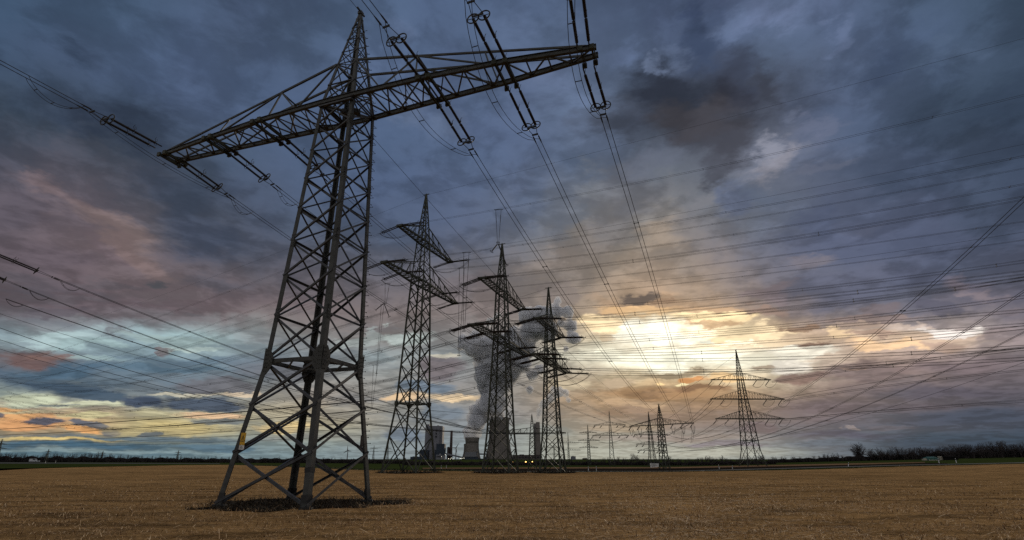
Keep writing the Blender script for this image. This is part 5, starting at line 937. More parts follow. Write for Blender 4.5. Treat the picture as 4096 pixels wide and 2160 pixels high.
    for sg in (-1, 1):
        nodes = [1.4 + 1.4 * i for i in range(13)]
        for i, sv in enumerate(nodes):
            a, b = AP(sg * sv, 0, Z - .06), AP(sg * sv, 1, Z - .06)
            mb.bar(a, b, .09, .09)
            if i < len(nodes) - 1:
                c, d = AP(sg * nodes[i + 1], 0, Z - .09), AP(sg * nodes[i + 1], 1, Z - .09)
                if i % 2 == 0: mb.bar(a, d, .10, .08)
                else: mb.bar(b, c, .10, .08)
                if i < 5: mb.bar(*((b, c) if i % 2 == 0 else (a, d)), .08, .06)
                for w_, e in ((0, a), (1, b)):
                    mb.box(e - V3(0, 0, .05), .32, .22, .03, -18)
    for (s, t) in (((-1, -1), (1, 1)), ((1, -1), (-1, 1))): mb.bar(P(s, Z - .1), P(t, Z - .12), .16, .14)
    mb.bar(AP(-1.4, 0, Z - .35), AP(1.4, 0, Z - .35), .2, .12); mb.box(T1C + V3(0, 0, Z - .3), 1.0, .45, .35, 40); mb.box(T1C + A1 * .8 - B1 * .2 + V3(0, 0, Z - .4), .7, .3, .3, 10)
    mb.build('lacing', STEEL2, cr)
    mb = MB()
    for sg in (-1, 1):
        for sy, which in ((-1, 0), (1, 1)):
            s3 = (sg, sy); top = P(s3, 30.35); tip = AP(sg * 17.9, which, Z + .18)
            mm = top + (tip - top) * .30; mb.bar(top, mm, .12, .16); mb.bar(mm, tip, .10, .14)
            m2 = top + (tip - top) * .60
            mb.bar(mm, AP(sg * 6.3, which), .10); mb.bar(mm, AP(sg * 3.6, which), .09); mb.bar(top, AP(sg * 3.6, which), .10)
            mb.bar(mm, AP(sg * 11.6, which), .10); mb.bar(m2, AP(sg * 11.6, which), .08)
        a = P((sg, -1), 30.35) * .7 + AP(sg * 17.9, 0, Z + .18) * .3; b = P((sg, 1), 30.35) * .7 + AP(sg * 17.9, 1, Z + .18) * .3
        mb.bar(a, b, .09); mb.bar(P((sg, -1), 30.35), P((sg, 1), 30.35), .12)
    mb.build('tie', STEEL, cr)
    for s0 in PHASES:
        for e in (-.36, .36):
            mb = MB(); a, b = AP(s0 + e, 0, Z - .24) - B1 * .35, AP(s0 + e, 1, Z - .24) + B1 * .35
            mb.bar(a, b, .05, .22); mb.bar(a + A1 * .1, b + A1 * .1, .05, .22); mb.box(a, .3, .16, .34, -18); mb.box(b, .3, .16, .34, -18)
            mb.build('hanger_beam', DSTEEL, cr)
    # step bolts up the right-hand leg
    protos = []
    for dd in (A1, B1):
        mb = MB(); mb.lathe(V3(0, 0, 0), dd, [(0, .016), (.24, .016), (.24, .035), (.27, .035)], 6); mb.lathe(V3(0, 0, 0), -dd, [(0, .03), (.05, .03)], 6)
        protos.append(mb)
    first = [None, None]; i = 0; z = 3.3
    leg_r = [c for c in root.children if c.name.startswith('leg')][2]
    while z < 34.5:
        q = P((1, 1), z) - (B1 if i % 2 == 0 else A1) * .06
        if first[i % 2] is None: o = protos[i % 2].build('step_bolt', FITTING, None); first[i % 2] = o
        else: o = first[i % 2].copy(); COL.objects.link(o)
        o.parent = leg_r; o.location = tuple(q - T1C); i += 1; z += .36
    # warning plates
    for (s, t, zz, f, face) in (((-1, -1), (1, -1), 3.25, .11, -1), ((1, -1), (1, 1), 3.2, .83, -1)):
        q = P(s, zz) * (1 - f) + P(t, zz) * f
        nn = -B1 if s[1] == t[1] else A1
        rt = np.cross(V3(0, 0, 1), nn); q = q + nn * .16
        sg = thing('warning_sign', 'yellow warning sign with a lightning triangle above a small white text plate' if f < .5 else 'dark back of a warning plate', None, q); sg.parent = root
        sg.location = tuple(q - T1C)
        def plate(mb, x0, x1, z0, z1, d0, d1):
            b_ = [q + rt * x + nn * d0 + V3(0, 0, zc) for x, zc in ((x0, z0), (x1, z0), (x1, z1), (x0, z1))]; mb.prism(b_, [p + nn * (d1 - d0) for p in b_])
        m1 = MB(); plate(m1, -.17, .17, -.12, .52, 0, .012); m1.build('plate', YELLOW if f < .5 else FITTING, sg)
        if f < .5:
            m2 = MB(); b_ = [q + rt * x + nn * .014 + V3(0, 0, zc) for x, zc in ((-.14, .06), (.14, .06), (0, .40))]; c_ = sum(b_) / 3
            inn = [c_ + (p - c_) * .74 for p in b_]
            for k in range(3):
                m2.prism([b_[k], b_[(k + 1) % 3], inn[(k + 1) % 3], inn[k]], [p + nn * .006 for p in (b_[k], b_[(k + 1) % 3], inn[(k + 1) % 3], inn[k])])
            zig = [(.015, .30), (-.03, .20), (-.004, .20), (-.02, .10), (.03, .215), (.004, .215)]
            b2 = [q + rt * x + nn * .014 + V3(0, 0, zc) for x, zc in zig]; m2.prism(b2, [p + nn * .006 for p in b2])
            m2.build('symbol', BLACK, sg)
            m3 = MB(); plate(m3, -.17, .17, -.36, -.14, 0, .012); m3.build('text_plate', SIGNW, sg)
            m4 = MB()
            for k in range(3): plate(m4, -.12, .12 - .03 * k, -.31 + .055 * k, -.285 + .055 * k, .013, .017)
            m4.build('lettering', GREYTXT, sg)
    return root, AP
PHASES = (-17.9, -12.4, -7.1, 7.1, 12.4, 17.9)
T1, T1ARM = huge_pylon()

# ------------------------------------------------------------------ other pylons
def pylon(label, c, rot, levels, arms, bw, mat_=DSTEEL, name='lattice_pylon', group='lattice pylons beyond the stubble', k=1.0, parts=True, tie=0.22, waist=None, zbase=0.0):
    """levels [(z, half width)], arms [(z, reach one way, reach other way, tie height, tip half width)], bw bar widths (leg, brace)"""
    c = V3(c[0], c[1], zbase); a, b = heading(rot), heading(rot + 90)
    root = thing(name, label, 'pylon', c, group)
    P = lambda s, z: corner(c, a, b, levels, s[0], s[1], z)
    top = levels[-1][0]
    legm = [MB() for _ in range(4)]; brm = [MB() for _ in range(4)]
    zs = [l[0] for l in levels]
    for i, s in enumerate(SIDES):
        for j in range(len(zs) - 1):
            legm[i].bar(P(s, zs[j]), P(s, zs[j + 1]), bw[0] * (1 if zs[j] < top * .6 else .7))
    zp = [0.0]
    while True:
        w = lerp_levels(levels, zp[-1]); st = max(2 * w * k, top * 0.022)
        if zp[-1] + st > top * .985: break
        zp.append(zp[-1] + st)
    zp.append(top * .99)
    for i in range(4):
        s, t = SIDES[i], SIDES[(i + 1) % 4]
        for j in range(len(zp) - 1):
            w = bw[1] * (1 if zp[j] < top * .65 else .6)
            brm[i].bar(P(s, zp[j]), P(t, zp[j + 1]), w); brm[i].bar(P(t, zp[j]) , P(s, zp[j + 1]), w)
        for z in ([waist] if waist else []) + [q[0] for q in arms]:
            brm[i].bar(P(s, z), P(t, z), bw[1] * 1.3)
    if waist:
        for s, t in (((-1, -1), (1, 1)), ((1, -1), (-1, 1))): brm[0].bar(P(s, waist), P(t, waist), bw[1])
        for i, s in enumerate(SIDES): legm[i].box(P(s, waist), bw[0] * 1.5, bw[0] * 1.5, bw[0] * 2.0, rot)
    if parts:
        for m_ in legm: m_.build('leg', mat_, root)
        for m_ in brm: m_.build('face_bracing', mat_, root)
    else:
        m_ = MB()
        for q in legm + brm: m_.add(q.v, q.f)
        m_.build('mast', mat_, root)
    for (z, ln, lp, th, tw) in arms:
        m_ = MB(); w = lerp_levels(levels, z); wt = lerp_levels(levels, z + th)
        for sg, ll in ((-1, ln), (1, lp)):
            n = max(4, int(ll / (bw[0] * 4.2)))
            nd = [(w + (ll - w) * q / n) for q in range(n + 1)]
            hw = lambda sv: w + (tw - w) * (sv - w) / (ll - w)
            E = lambda sv, sy, zz=0.0: c + a * (sg * sv) + b * (sy * hw(sv)) + V3(0, 0, z + zz)
            for sy in (-1, 1):
                m_.bar(E(w * .2, sy), E(ll, sy), bw[0] * .75, bw[0] * .95)
                tp = c + a * (sg * wt) + b * (sy * wt) + V3(0, 0, z + th)
                m_.bar(tp, E(ll, sy, bw[0] * .4), bw[0] * .5)
                for q in range(1, n, 2):
                    f = (nd[q] - w) / (ll - w); pt = tp + (E(ll, sy) - tp) * f; m_.bar(E(nd[q], sy), pt, bw[1] * .7)
                    f2 = (nd[min(q + 1, n)] - w) / (ll - w)
                    if q + 1 < n: m_.bar(pt, E(nd[q + 1], sy), bw[1] * .65)
            for q in range(n):
                m_.bar(E(nd[q], -1), E(nd[q + 1], 1), bw[1] * .8); m_.bar(E(nd[q + 1], -1), E(nd[q + 1], 1), bw[1] * .8)
            m_.box(E(ll, 0), bw[0] * 1.6, tw * 2 + .5, bw[0] * 1.2, rot)
        m_.build('crossarm', mat_, root)
    m_ = MB(); m_.bar(c + V3(0, 0, top * .96), c + V3(0, 0, top + .3), bw[1] * 1.3); m_.bar(c + V3(0, 0, top + .1) - b * .7, c + V3(0, 0, top + .1) + b * .7, bw[1]); m_.build('peak', mat_, root)
    return root
LV2 = [(0, 3.55), (12.4, 2.28), (36.9, 1.42), (46.1, .98), (51.2, .62), (57.6, .07)]
pylon('tallest two-armed pylon, standing at the field edge beside the boiler tower', (-19.06, 102.97), 69.3, LV2, [(46.12, 9.2, 12.6, 3.6, .45), (36.89, 13.3, 15.9, 4.2, .5)], (.36, .15), k=.9, waist=12.4)
LV3 = [(0, 2.55), (6.9, 1.98), (24.6, 1.22), (34.5, .90), (38.2, .66), (45.3, .06)]
pylon('middle two-armed pylon in front of the big cooling tower', (-2.1, 102.06), 70.5, LV3, [(34.48, 10.1, 13.4, 3.4, .75), (24.58, 14.0, 16.6, 4.0, .85)], (.30, .12), k=.85)
LV4 = [(0, 2.0), (7.3, 1.40), (20.1, .92), (27.2, .66), (29.2, .55), (35.5, .05)]
pylon('shortest two-armed pylon, right of the concrete stacks', (7.5, 102.06), 70.0, LV4, [(27.23, 7.9, 9.9, 2.6, .6), (20.11, 9.9, 13.6, 3.2, .7)], (.25, .105), k=.85)
LV5 = [(0, 3.15), (4.9, 2.15), (15.0, 1.56), (21.4, 1.04), (27.8, .74), (30.1, .64), (37.7, .05)]
pylon('three-armed pylon with upswept ties standing alone before the low hedge', (77.7, 179.1), 1.5, LV5, [(27.6, 9.8, 10.2, 2.3, .4), (21.2, 10.8, 13.7, 2.8, .45), (14.8, 9.9, 12.6, 2.6, .45)], (.22, .10), k=.95, waist=8.0, zbase=.15)
LV6 = [(0, .98), (3.4, .70), (10.5, .53), (12.0, .44), (15.37, .03)]
pylon('small T-shaped pylon with one wide arm beside the white banner', (37.29, 135.91), -47.3, LV6, [(10.49, 9.0, 8.8, 1.6, .18)], (.17, .065), k=.95)
LV7 = [(0, 1.32), (2.4, 1.0), (5.1, .73), (10.4, .56), (14.0, .29), (17.97, .03)]
pylon('slender three-armed pylon partly behind the T-shaped one', (48.26, 190.21), 6, LV7, [(10.37, 5.6, 6.4, 1.1, .15), (7.22, 5.1, 4.9, 1.0, .15), (5.17, 4.8, 4.3, .9, .15)], (.15, .065), k=.95)
LV8 = [(0, .83), (6.8, .52), (10.0, .38), (13.3, .29), (17.7, .03)]
pylon('small two-armed pylon whose lower arm is the wider, before the low hedge', (33.29, 184.08), -9, LV8, [(13.27, 5.3, 5.1, 1.0, .15), (9.87, 6.0, 6.0, 1.1, .15)], (.15, .065), k=1.0)
pylon('far three-armed pylon with hanging insulators', (30.63, 219.52), 0, [(0, .55), (6.6, .42), (12.4, .2), (15.17, .03)], [(12.37, 3.3, 3.5, .6, .1), (9.39, 4.0, 4.4, .7, .1), (6.73, 3.6, 3.7, .6, .1)], (.13, .075), k=1.1, group='far pylons over the low hedge')
pylon('far two-armed pylon left of the white block', (22.53, 219.52), 0, [(0, .4), (8.5, .17), (12.27, .03)], [(8.54, 3.4, 4.3, .6, .1), (5.7, 2.7, 4.7, .6, .1)], (.11, .07), k=1.2, group='far pylons over the low hedge')
pylon('faintest far pylon beside the brick hall', (16.8, 219.52), 0, [(0, .32), (6.7, .15), (9.49, .03)], [(6.6, 2.6, 2.6, .5, .1), (4.2, 3.0, 3.0, .5, .1)], (.10, .06), k=1.3, group='far pylons over the low hedge')
pylon('low single-arm pylon with a wide level arm before the concrete stacks', (4.78, 129.75), -3.9, [(0, .95), (5.2, .60), (8.3, .48), (9.4, .38), (12.38, .03)], [(8.23, 10.4, 7.9, 1.2, .16)], (.18, .085), k=.9)
for (px_az, D, zt, lab) in ((-14.1, 520, 14.0, 'tiny far pylon just left of the tallest one, widest of three'), (-12.7, 520, 14.0, 'tiny far pylon seen between the legs of the tallest one'), (-14.85, 520, 10.5, 'tiny far pylon left of the others, the lowest of three'),
                           (-43.0, 430, 13.0, 'tiny far pylon over the bare trees at the left end'), (-36.6, 560, 8.5, 'tiny far pylon half sunk behind the bare trees'), (-31.2, 560, 9.5, 'tiny far pylon over the bare trees beside the huge pylon'), (-40.1, 560, 9.5, 'tiny far pylon peeping over the tallest bare trees')):
    c = (math.sin(R(px_az)) * D, math.cos(R(px_az)) * D)
    pylon(lab, c, random.uniform(-8, 8), [(0, .9), (zt * .55, .45), (zt, .05)], [(zt * .80, zt * .25, zt * .25, .6, .2), (zt * .62, zt * .32, zt * .32, .6, .2)], (.17, .10), k=1.5, parts=False, group='tiny pylons on the horizon')

# ------------------------------------------------------------------ cables, insulators, jumpers
def cable_pt(cb, t):
    P0, az, b, c = cb[4], cb[5], cb[6], cb[7]
    return V3(P0[0] + math.cos(R(az)) * t, P0[1] + math.sin(R(az)) * t, P0[2] + b * t + c * t * t)
def cable_start(i, cb):
    lab = cb[0]
    if 'huge crossarm' in lab: return 5.7
    if cb[3] > 1 and 'two-armed pylon' in lab and ('left from' in lab or 'right from' in lab): return 5.2
    if lab.startswith('uppermost'): return 10.4
    if lab.startswith('second twin cable with'): return 8.0
    if lab.startswith('third twin'): return 6.2
    return 0.0
def cable_r(cb):
    lab = cb[0]
    if 'huge' in lab: return .026 if cb[3] > 1 else .02
    if 'steep' in lab or 'left edge' in lab: return .030
    if 'two-armed pylon' in lab and ('running left' in lab or 'running right' in lab): return .019 if cb[3] > 1 else .020
    return .032
SEP = .42
for i, cb in enumerate(CABLES):
    lab, grp, cat, n, P0, az, b, c, tm = cb
    t0 = cable_start(i, cb); side = heading(az + 90); r = cable_r(cb)
    ts = [t0 + (tm - t0) * (k / 30) for k in range(31)]
    if n == 1:
        mb = MB(); mb.tube([cable_pt(cb, t) for t in ts], r, 4); tag(mb.build('earth_wire', CABLE), lab, 'wire', grp)
        continue
    root = thing('cable_bundle', lab, 'cable', cable_pt(cb, t0), grp)
    offs = [side * (SEP / 2), side * (-SEP / 2)]
    if n == 4: offs = [o + V3(0, 0, e) for o in offs for e in (SEP / 2, -SEP / 2)]
    for o in offs:
        mb = MB(); mb.tube([cable_pt(cb, t) + o for t in ts], r, 4); mb.build('wire', CABLE, root)
    if 'faint' in lab: continue
    t = t0 + 16 + (i * 7) % 14
    while t < tm - 4:
        mb = MB(); p = cable_pt(cb, t)
        if n == 2: mb.bar(p + offs[0], p + offs[1], r * 1.8); mb.box(p + offs[0], r * 4, r * 4, r * 4, az); mb.box(p + offs[1], r * 4, r * 4, r * 4, az)
        else:
            mb.bar(p + offs[0], p + offs[3], r * 2.0); mb.bar(p + offs[1], p + offs[2], r * 2.0)
            for o in offs: mb.box(p + o, r * 4, r * 4, r * 4, az)
        mb.build('spacer', FITTING, root); t += 26 + (i * 5) % 9

def rod_profile(t0, t1, r, n):
    pr = [(t0 - .06, r * .35), (t0, r * .55)]
    for k in range(n):
        a = t0 + (t1 - t0) * (k + .15) / n; b_ = t0 + (t1 - t0) * (k + .6) / n; e = t0 + (t1 - t0) * (k + .95) / n
        pr += [(a, r * .62), (b_, r), (e, r * .62)]
    return pr + [(t1, r * .55), (t1 + .06, r * .35)]
def horn(mb, p, d, side, s=1.0):
    s = s * 1.25
    up = unit(np.cross(side, d)); up = up if up[2] > 0 else -up
    for sg in (-1, 1):
        mb.tube([p, p + up * .12 * s + d * .03 * sg, p + up * .22 * s + d * .16 * sg + side * .07 * sg, p + up * .36 * s + d * .10 * sg + side * .10 * sg], .014 * s, 4)
        mb.tube([p, p - up * .10 * s + d * .10 * sg, p - up * .16 * s + d * .02 * sg], .013 * s, 4)
def tension_string(cb, label, grp, start, chains, gap, length, big):
    """chains of rod insulators along the first metres of a cable"""
    d = unit(cable_pt(cb, length) - cable_pt(cb, start)); p0 = cable_pt(cb, start); side = heading(cb[5] + 90)
    L_ = length - start
    root = thing('insulator_string', label, 'insulator', p0, grp)
    if big:
        for k in range(chains):
            o = side * gap * (k - (chains - 1) / 2)
            mb = MB(); q = p0 + o
            mb.tube([q - d * .1, q + d * .44], .05, 5)
            a1, a2, b1, b2 = .46, .46 + L_ * .30, .56 + L_ * .30, .56 + L_ * .60
            mb.lathe(q, d, rod_profile(a1, a2, .108, 18), 8); mb.lathe(q, d, rod_profile(b1, b2, .108, 18), 8)
            mb.build('insulator', CERAMIC, root, True)
            for th_, sc in ((a1 - .02, 1.0), (a2 + .05, 1.15)):
                hb = MB(); horn(hb, q + d * th_, d, side, sc); hb.build('arcing_horn', FITTING, root)
            rb = MB(); rb.ring(q + d * (b2 + .03), d, .36, .042, 22, 6); rb.bar(q + d * (b2 + .03) - side * .36, q + d * (b2 + .03) + side * .36, .03)
            rb.build('corona_ring', FITTING, root, True)
            if k == 0: e1 = b2 + .1
        yk = MB(); q = p0 + d * (e1 + .06)
        yk.bar(q - side * gap / 2, q + side * gap / 2, .06, .12)
        q2 = p0 + d * (L_ - .62)
        for sg in (-1, 1): yk.tube([q + side * sg * gap / 2, q2 + side * sg * .16], .024, 5)
        yk.bar(q2 - side * .24, q2 + side * .24, .06, .13)
        yk.build('yoke_plate', FITTING, root)
        for sg in (-1, 1):
            cm = MB(); cm.tube([q2 + side * sg * SEP / 2, p0 + d * (L_ - .42) + side * sg * SEP / 2], .02, 5); cm.lathe(p0 + side * sg * SEP / 2, d, [(L_ - .45, .02), (L_ - .40, .055), (L_ + .05, .05), (L_ + .30, .03)], 7)
            cm.build('clamp', FITTING, root)
    else:
        for k in range(chains):
            o = side * gap * (k - (chains - 1) / 2); mb = MB(); q = p0 + o
            mb.lathe(q, d, [(0, .03), (.3, .03), (.35, .10), (L_ * .40, .10), (L_ * .41, .04), (L_ * .45, .04), (L_ * .46, .10), (L_ * .82, .10), (L_ * .84, .04), (L_ * .9, .03)], 6)
            for f in (.06, .43): horn(mb, q + d * L_ * f, d, side, 1.1)
            mb.build('insulator', CERAMIC, root)
        rb = MB(); q = p0 + d * L_ * .84
        for k in (range(chains) if chains == 2 else (0, chains - 1)): rb.ring(q + side * gap * (k - (chains - 1) / 2), d, .30, .035, 14, 5)
        rb.bar(q - side * gap * (chains - 1) / 2, q + side * gap * (chains - 1) / 2, .07, .12); rb.tube([q, p0 + d * L_], .04, 4)
        rb.bar(p0 + d * (L_ - .1) - side * SEP / 2, p0 + d * (L_ - .1) + side * SEP / 2, .06)
        rb.build('corona_ring', FITTING, root)
    return root
def jumper(label, grp, a, b, depth, sep, r, n=2, sway=None):
    root = thing('jumper_cable', label, 'cable', a, grp); pts = []
    for k in range(17):
        u = k / 16; w = math.sin(math.pi * u) ** .75; pts.append(a * (1 - u) + b * u - V3(0, 0, depth * w) + (sway * w if sway is not None else 0))
    sd = unit(np.cross(unit(b - a), V3(0, 0, 1))) * sep / 2
    for sg in (-1, 1):
        mb = MB(); mb.tube([p + sd * sg for p in pts], r, 4); mb.build('wire', CABLE, root)
    for k in (3, 8, 13):
        mb = MB(); mb.bar(pts[k] - sd, pts[k] + sd, r * 2); mb.build('spacer', FITTING, root)
    return root
names1 = {17.7: 'far right tip', 12.4: 'right middle', 7.1: 'right inner part', -7.1: 'left inner part', -12.4: 'left middle', -17.7: 'left tip'}
fw, bk = {}, {}
for cb in CABLES:
    for s0, nm in names1.items():
        if cb[0].startswith('twin cable from the %s of the huge' % nm): fw[s0] = cb
        if cb[0].startswith('twin cable passing overhead') and ('from the %s of' % nm) in cb[0]: bk[s0] = cb
for s0, cb in fw.items():
    tension_string(cb, 'double insulator string from the %s of the huge crossarm toward the T-shaped pylon' % names1[s0], 'insulator strings of the huge crossarm', 0.75, 2, .72, 6.0, True)
for s0, cb in bk.items():
    tension_string(cb, 'double insulator string from the %s of the huge crossarm leading over the viewer' % names1[s0], 'insulator strings of the huge crossarm', 0.25, 2, .72, 6.0, True)
    jumper('twin jumper cable looping under the %s of the huge crossarm' % names1[s0], 'jumper loops of the huge crossarm', cable_pt(bk[s0], 5.8), cable_pt(fw[s0], 5.8), 1.7 if s0 > 0 else .5, SEP, .02, sway=A1 * (-.9 if s0 > 0 else -.2))
jumper('small loop hanging at the clamp above the left tip of the huge crossarm', 'jumper loops of the huge crossarm', cable_pt(bk[-17.7], 6.0), cable_pt(bk[-17.7], 9.5), .9, .34, .018)
for s0 in (-12.4, -7.1, -17.7):
    cb = fw[s0]; a = cable_pt(cb, 5.9); b = cable_pt(cb, 8.0); jumper('small loop hanging at the clamp below the %s of the huge crossarm' % names1[s0], 'jumper loops of the huge crossarm', a, b, .75, .34, .018)
# incoming strings at the left edge
for cb, st, ln, nm in ((CABLES[54], 3.2, 10.4, 'upper'), (CABLES[55], .6, 8.0, 'lower')):
    assert 'left edge' in cb[0]
    tension_string(cb, '%s double insulator string coming in at the left edge' % nm, 'insulator strings at the left edge', st, 2, .72, ln, True)
    jumper('small loop under the %s cable at the left edge' % nm, 'insulator strings at the left edge', cable_pt(cb, ln + .1), cable_pt(cb, ln + 2.2), .7, .34, .02)
cb = CABLES[56]; jumper('small loop under the third cable at the left edge', 'insulator strings at the left edge', cable_pt(cb, 6.2), cable_pt(cb, 8.2), .6, .34, .02)
# strings and jumpers of the two-armed pylons
pairs = {}
for cb in CABLES:
    if 'two-armed pylon' in cb[0] and cb[3] > 1 and (' left from the ' in cb[0] or ' right from the ' in cb[0]):
        where = cb[0].split(' from the ')[1]; sidew = 'left' if 'running left' in cb[0] else 'right'
        tension_string(cb, 'insulator string pulled %s from the %s' % (sidew, where), 'insulator strings of the two-armed pylons', .4, 2 if cb[3] == 2 else 3, .5, 5.4, False)
        pairs.setdefault(where, {})[sidew] = cb
for where, q in pairs.items():
    jumper('jumper loop under the %s' % where, 'jumper loops of the two-armed pylons', cable_pt(q['left'], 5.3), cable_pt(q['right'], 5.3), 2.0, .4, .032)
# hanging strings of the three-armed and the T-shaped pylon
def hang_string(label, grp, p, d, ln, r):
    mb = MB(); d = unit(d); sd = unit(np.cross(d, V3(0, 0, 1))) * .16
    for sg in (-1, 1): mb.lathe(p + sd * sg, d, [(0, .03), (.15, .03), (.2, r), (ln * .48, r), (ln * .5, .03), (ln * .54, r), (ln * .9, r), (ln * .92, .03), (ln, .03)], 6)
    mb.bar(p + d * ln - sd * 1.4, p + d * ln + sd * 1.4, .08)
    return tag(mb.build('insulator_string', CERAMIC), label, 'insulator', grp)
c5 = V3(77.7, 179.1, .15); a5 = heading(1.5)
for z, ss_, nm in ((27.6, (-9.6, -6.0, 5.6, 9.9), 'top'), (21.2, (-10.6, -6.4, 8.0, 13.2), 'middle'), (14.8, (-9.7, -5.8, 7.6, 12.2), 'bottom')):
    for s0, w in zip(ss_, ('outer left', 'inner left', 'inner right', 'outer right')):
        p = c5 + a5 * s0 + V3(0, 0, z - .15); d = V3(-.62, .2, -.72) if s0 < 0 else V3(-.62, .1, -.75)
        hang_string('insulator string slanting from the %s end of the %s arm, three-armed pylon' % (w, nm), 'insulator strings of the three-armed pylon', p, d, 2.3, .11)
        if not (s0 < 0 and w == 'outer left'):
            jumper('jumper loop under the %s end of the %s arm, three-armed pylon' % (w, nm), 'jumper loops of the three-armed pylon', p + unit(d) * 2.3, p + V3(2.2, -1.0, -.3), 1.3, .3, .035)
c6 = V3(37.29, 135.91, 0); a6 = heading(-47.3)
for s0, w in ((-8.8, 'left tip'), (-6.2, 'left middle'), (-3.5, 'left inner end'), (3.5, 'right inner end'), (6.2, 'right middle'), (8.8, 'right tip')):
    p = c6 + a6 * s0 + V3(0, 0, 10.4)
    hang_string('insulator string hanging at the %s of the T-shaped pylon' % w, 'insulator strings of the T-shaped pylon', p, V3(-.5, .25, -.7), 1.2, .07)
    jumper('narrow jumper loop hanging at the %s of the T-shaped pylon' % w, 'jumper loops of the T-shaped pylon', p + V3(-.45, .1, -.6), p + V3(.45, .1, -.6), 1.7, .25, .025)
# small jumper loops on the slender pylons
for (c, rot, zs, nm) in ((V3(48.26, 190.21, 0), 6, ((10.3, 5.5), (7.15, 4.8), (5.1, 4.3)), 'slender three-armed'), (V3(33.29, 184.08, 0), -9, ((13.2, 5.0), (9.8, 5.8)), 'small two-armed')):
    for k, (z, l) in enumerate(zs):
        for s0, w in ((-l, 'left tip'), (-l * .55, 'left middle'), (l * .55, 'right middle'), (l, 'right tip')):
            p = c + heading(rot) * s0 + V3(0, 0, z - .1)
            hang_string('insulator string at the %s of the %s arm, %s pylon' % (w, ('top', 'second', 'third')[k], nm), 'insulator strings of the slender far pylons', p, V3(-.6, -.2, -.6), 1.0, .08)
# upright droppers between the cables near the two-armed pylons
def dropper(label, top, z1, apart, r=.035):
    root = thing('dropper', label, 'dropper', (top[0], top[1], z1), 'vertical droppers between the cables')
    for sg in (-1, 1):
        mb = MB(); p = top + V3(apart * sg, 0, 0); q = V3(top[0] + apart * sg * .25, top[1], z1); m_ = p + (q - p) * .12
        mb.tube([p, q], r, 5); mb.lathe(p, q - p, [(1.0, .03), (1.05, .06), (2.6, .06), (2.65, .03)], 6); mb.build('rod', CERAMIC, root)
    mb = MB(); mb.bar(top - V3(apart + .3, 0, 0), top + V3(apart + .3, 0, 0), .08); mb.bar(V3(top[0] - .3, top[1], z1), V3(top[0] + .3, top[1], z1), .09); mb.build('bracket', FITTING, root)
    return root
def vee(root, ap, e1, e2):
    for e in (e1, e2):
        mb = MB(); d = e - ap; mb.lathe(ap, d, [(0, .04), (.3, .04), (.35, .11), (np.linalg.norm(d) - .4, .11), (np.linalg.norm(d), .04)], 6); mb.build('strut', CERAMIC, root)
        mb = MB(); mb.ring(e, d, .34, .045, 14, 5); mb.build('corona_ring', FITTING, root)
    mb = MB(); mb.ring(ap, V3(0, 1, 0), .22, .05, 12, 5); mb.build('apex_ring', FITTING, root)
t_ = V3(-2.47, 85.11, 45.05); ro = dropper('twin dropper above the middle two-armed pylon ending in a V of insulators', t_, 38.6, .5); vee(ro, V3(-2.47, 85.11, 38.4), V3(-3.6, 85.1, 36.8), V3(-.95, 85.1, 34.2))
dropper('longer twin dropper ending left of the middle two-armed pylon', V3(-9.3, 90.5, 35.7), 19.4, .45)
dropper('shorter upper twin dropper left of the middle two-armed pylon', V3(-7.85, 83.1, 35.8), 22.0, .45)
ro = dropper('twin dropper with a V of insulators between the huge and the tallest pylon', V3(-31.47, 124.5, 44.0), 38.8, .55); vee(ro, V3(-31.9, 124.5, 38.9), V3(-33.8, 124.5, 37.1), V3(-30.3, 124.5, 35.4))
dropper('long twin dropper hanging left of the tallest pylon', V3(-32.2, 124.5, 38.5), 21.5, .3)
dropper('lowest twin dropper hanging left of the tallest pylon', V3(-32.6, 124.5, 23.5), 13.5, .5)

# ------------------------------------------------------------------ power station far beyond the fields
FD = 2800.0
TH = R(19.9833)
def far_dir(px, py):
    """direction of a bearing/height given in degrees-like photo measure, turned into a real place at distance FD"""
    u, v = (px - 2048) / 2079.41, (py - 1080) / 2079.41
    return u, math.cos(TH) + v * math.sin(TH), math.sin(TH) - v * math.cos(TH)
def FX(px, y=FD): u, f, z = far_dir(px, 1830); return u / f * y
def FZ(py, y=FD): u, f, z = far_dir(2048, py); return EYE + z / f * y
def fbox(mb, x0, x1, y0, y1=None, depth=60, dy=0.0, zb=0.0):
    z = FZ(y0, FD + dy); zb = FZ(y1, FD + dy) if y1 else 0.0
    xa, xb = FX(x0, FD + dy), FX(x1, FD + dy)
    mb.box(((xa + xb) / 2, FD + dy + depth / 2, (z + zb) / 2), xb - xa, depth, z - zb)
def building(name, label, boxes, m, cat='building', group=None, dy=0.0):
    xa = sum(FX(b[0], FD + dy) + FX(b[1], FD + dy) for b in boxes) / 2 / len(boxes)
    root = thing(name, label, cat, (xa, FD + dy, 0), group)
    mb = MB()
    for b in boxes: fbox(mb, b[0], b[1], b[2], None, b[3] if len(b) > 3 else 60, dy + (b[4] if len(b) > 4 else 0))
    mb.build('wall', m, root)
    return root
b = building('boiler_house', 'tall pale boiler tower with three dark square openings', [(1695.4, 1755, 1703, 90), (1696, 1711, 1697, 60, 2), (1752, 1766, 1706, 70, 8), (1755, 1764, 1703.5, 50, 12), (1744, 1748, 1700, 20, 20)], CLAD)
for py in (1722, 1734, 1746):
    mb = MB(); z = FZ(py); mb.box((FX(1740.5), FD - 2, z), 7, 3, 7.5); mb.build('window', DARKW, b)
mb = MB()
for px in (1711, 1728, 1755): mb.box((FX(px), FD - 1, FZ(1772)), 1.6, 1.5, 150)
for py in (1716, 1800): mb.box((FX(1725), FD - 1.2, FZ(py)), FX(1755) - FX(1695.4), 1.2, 1.5)
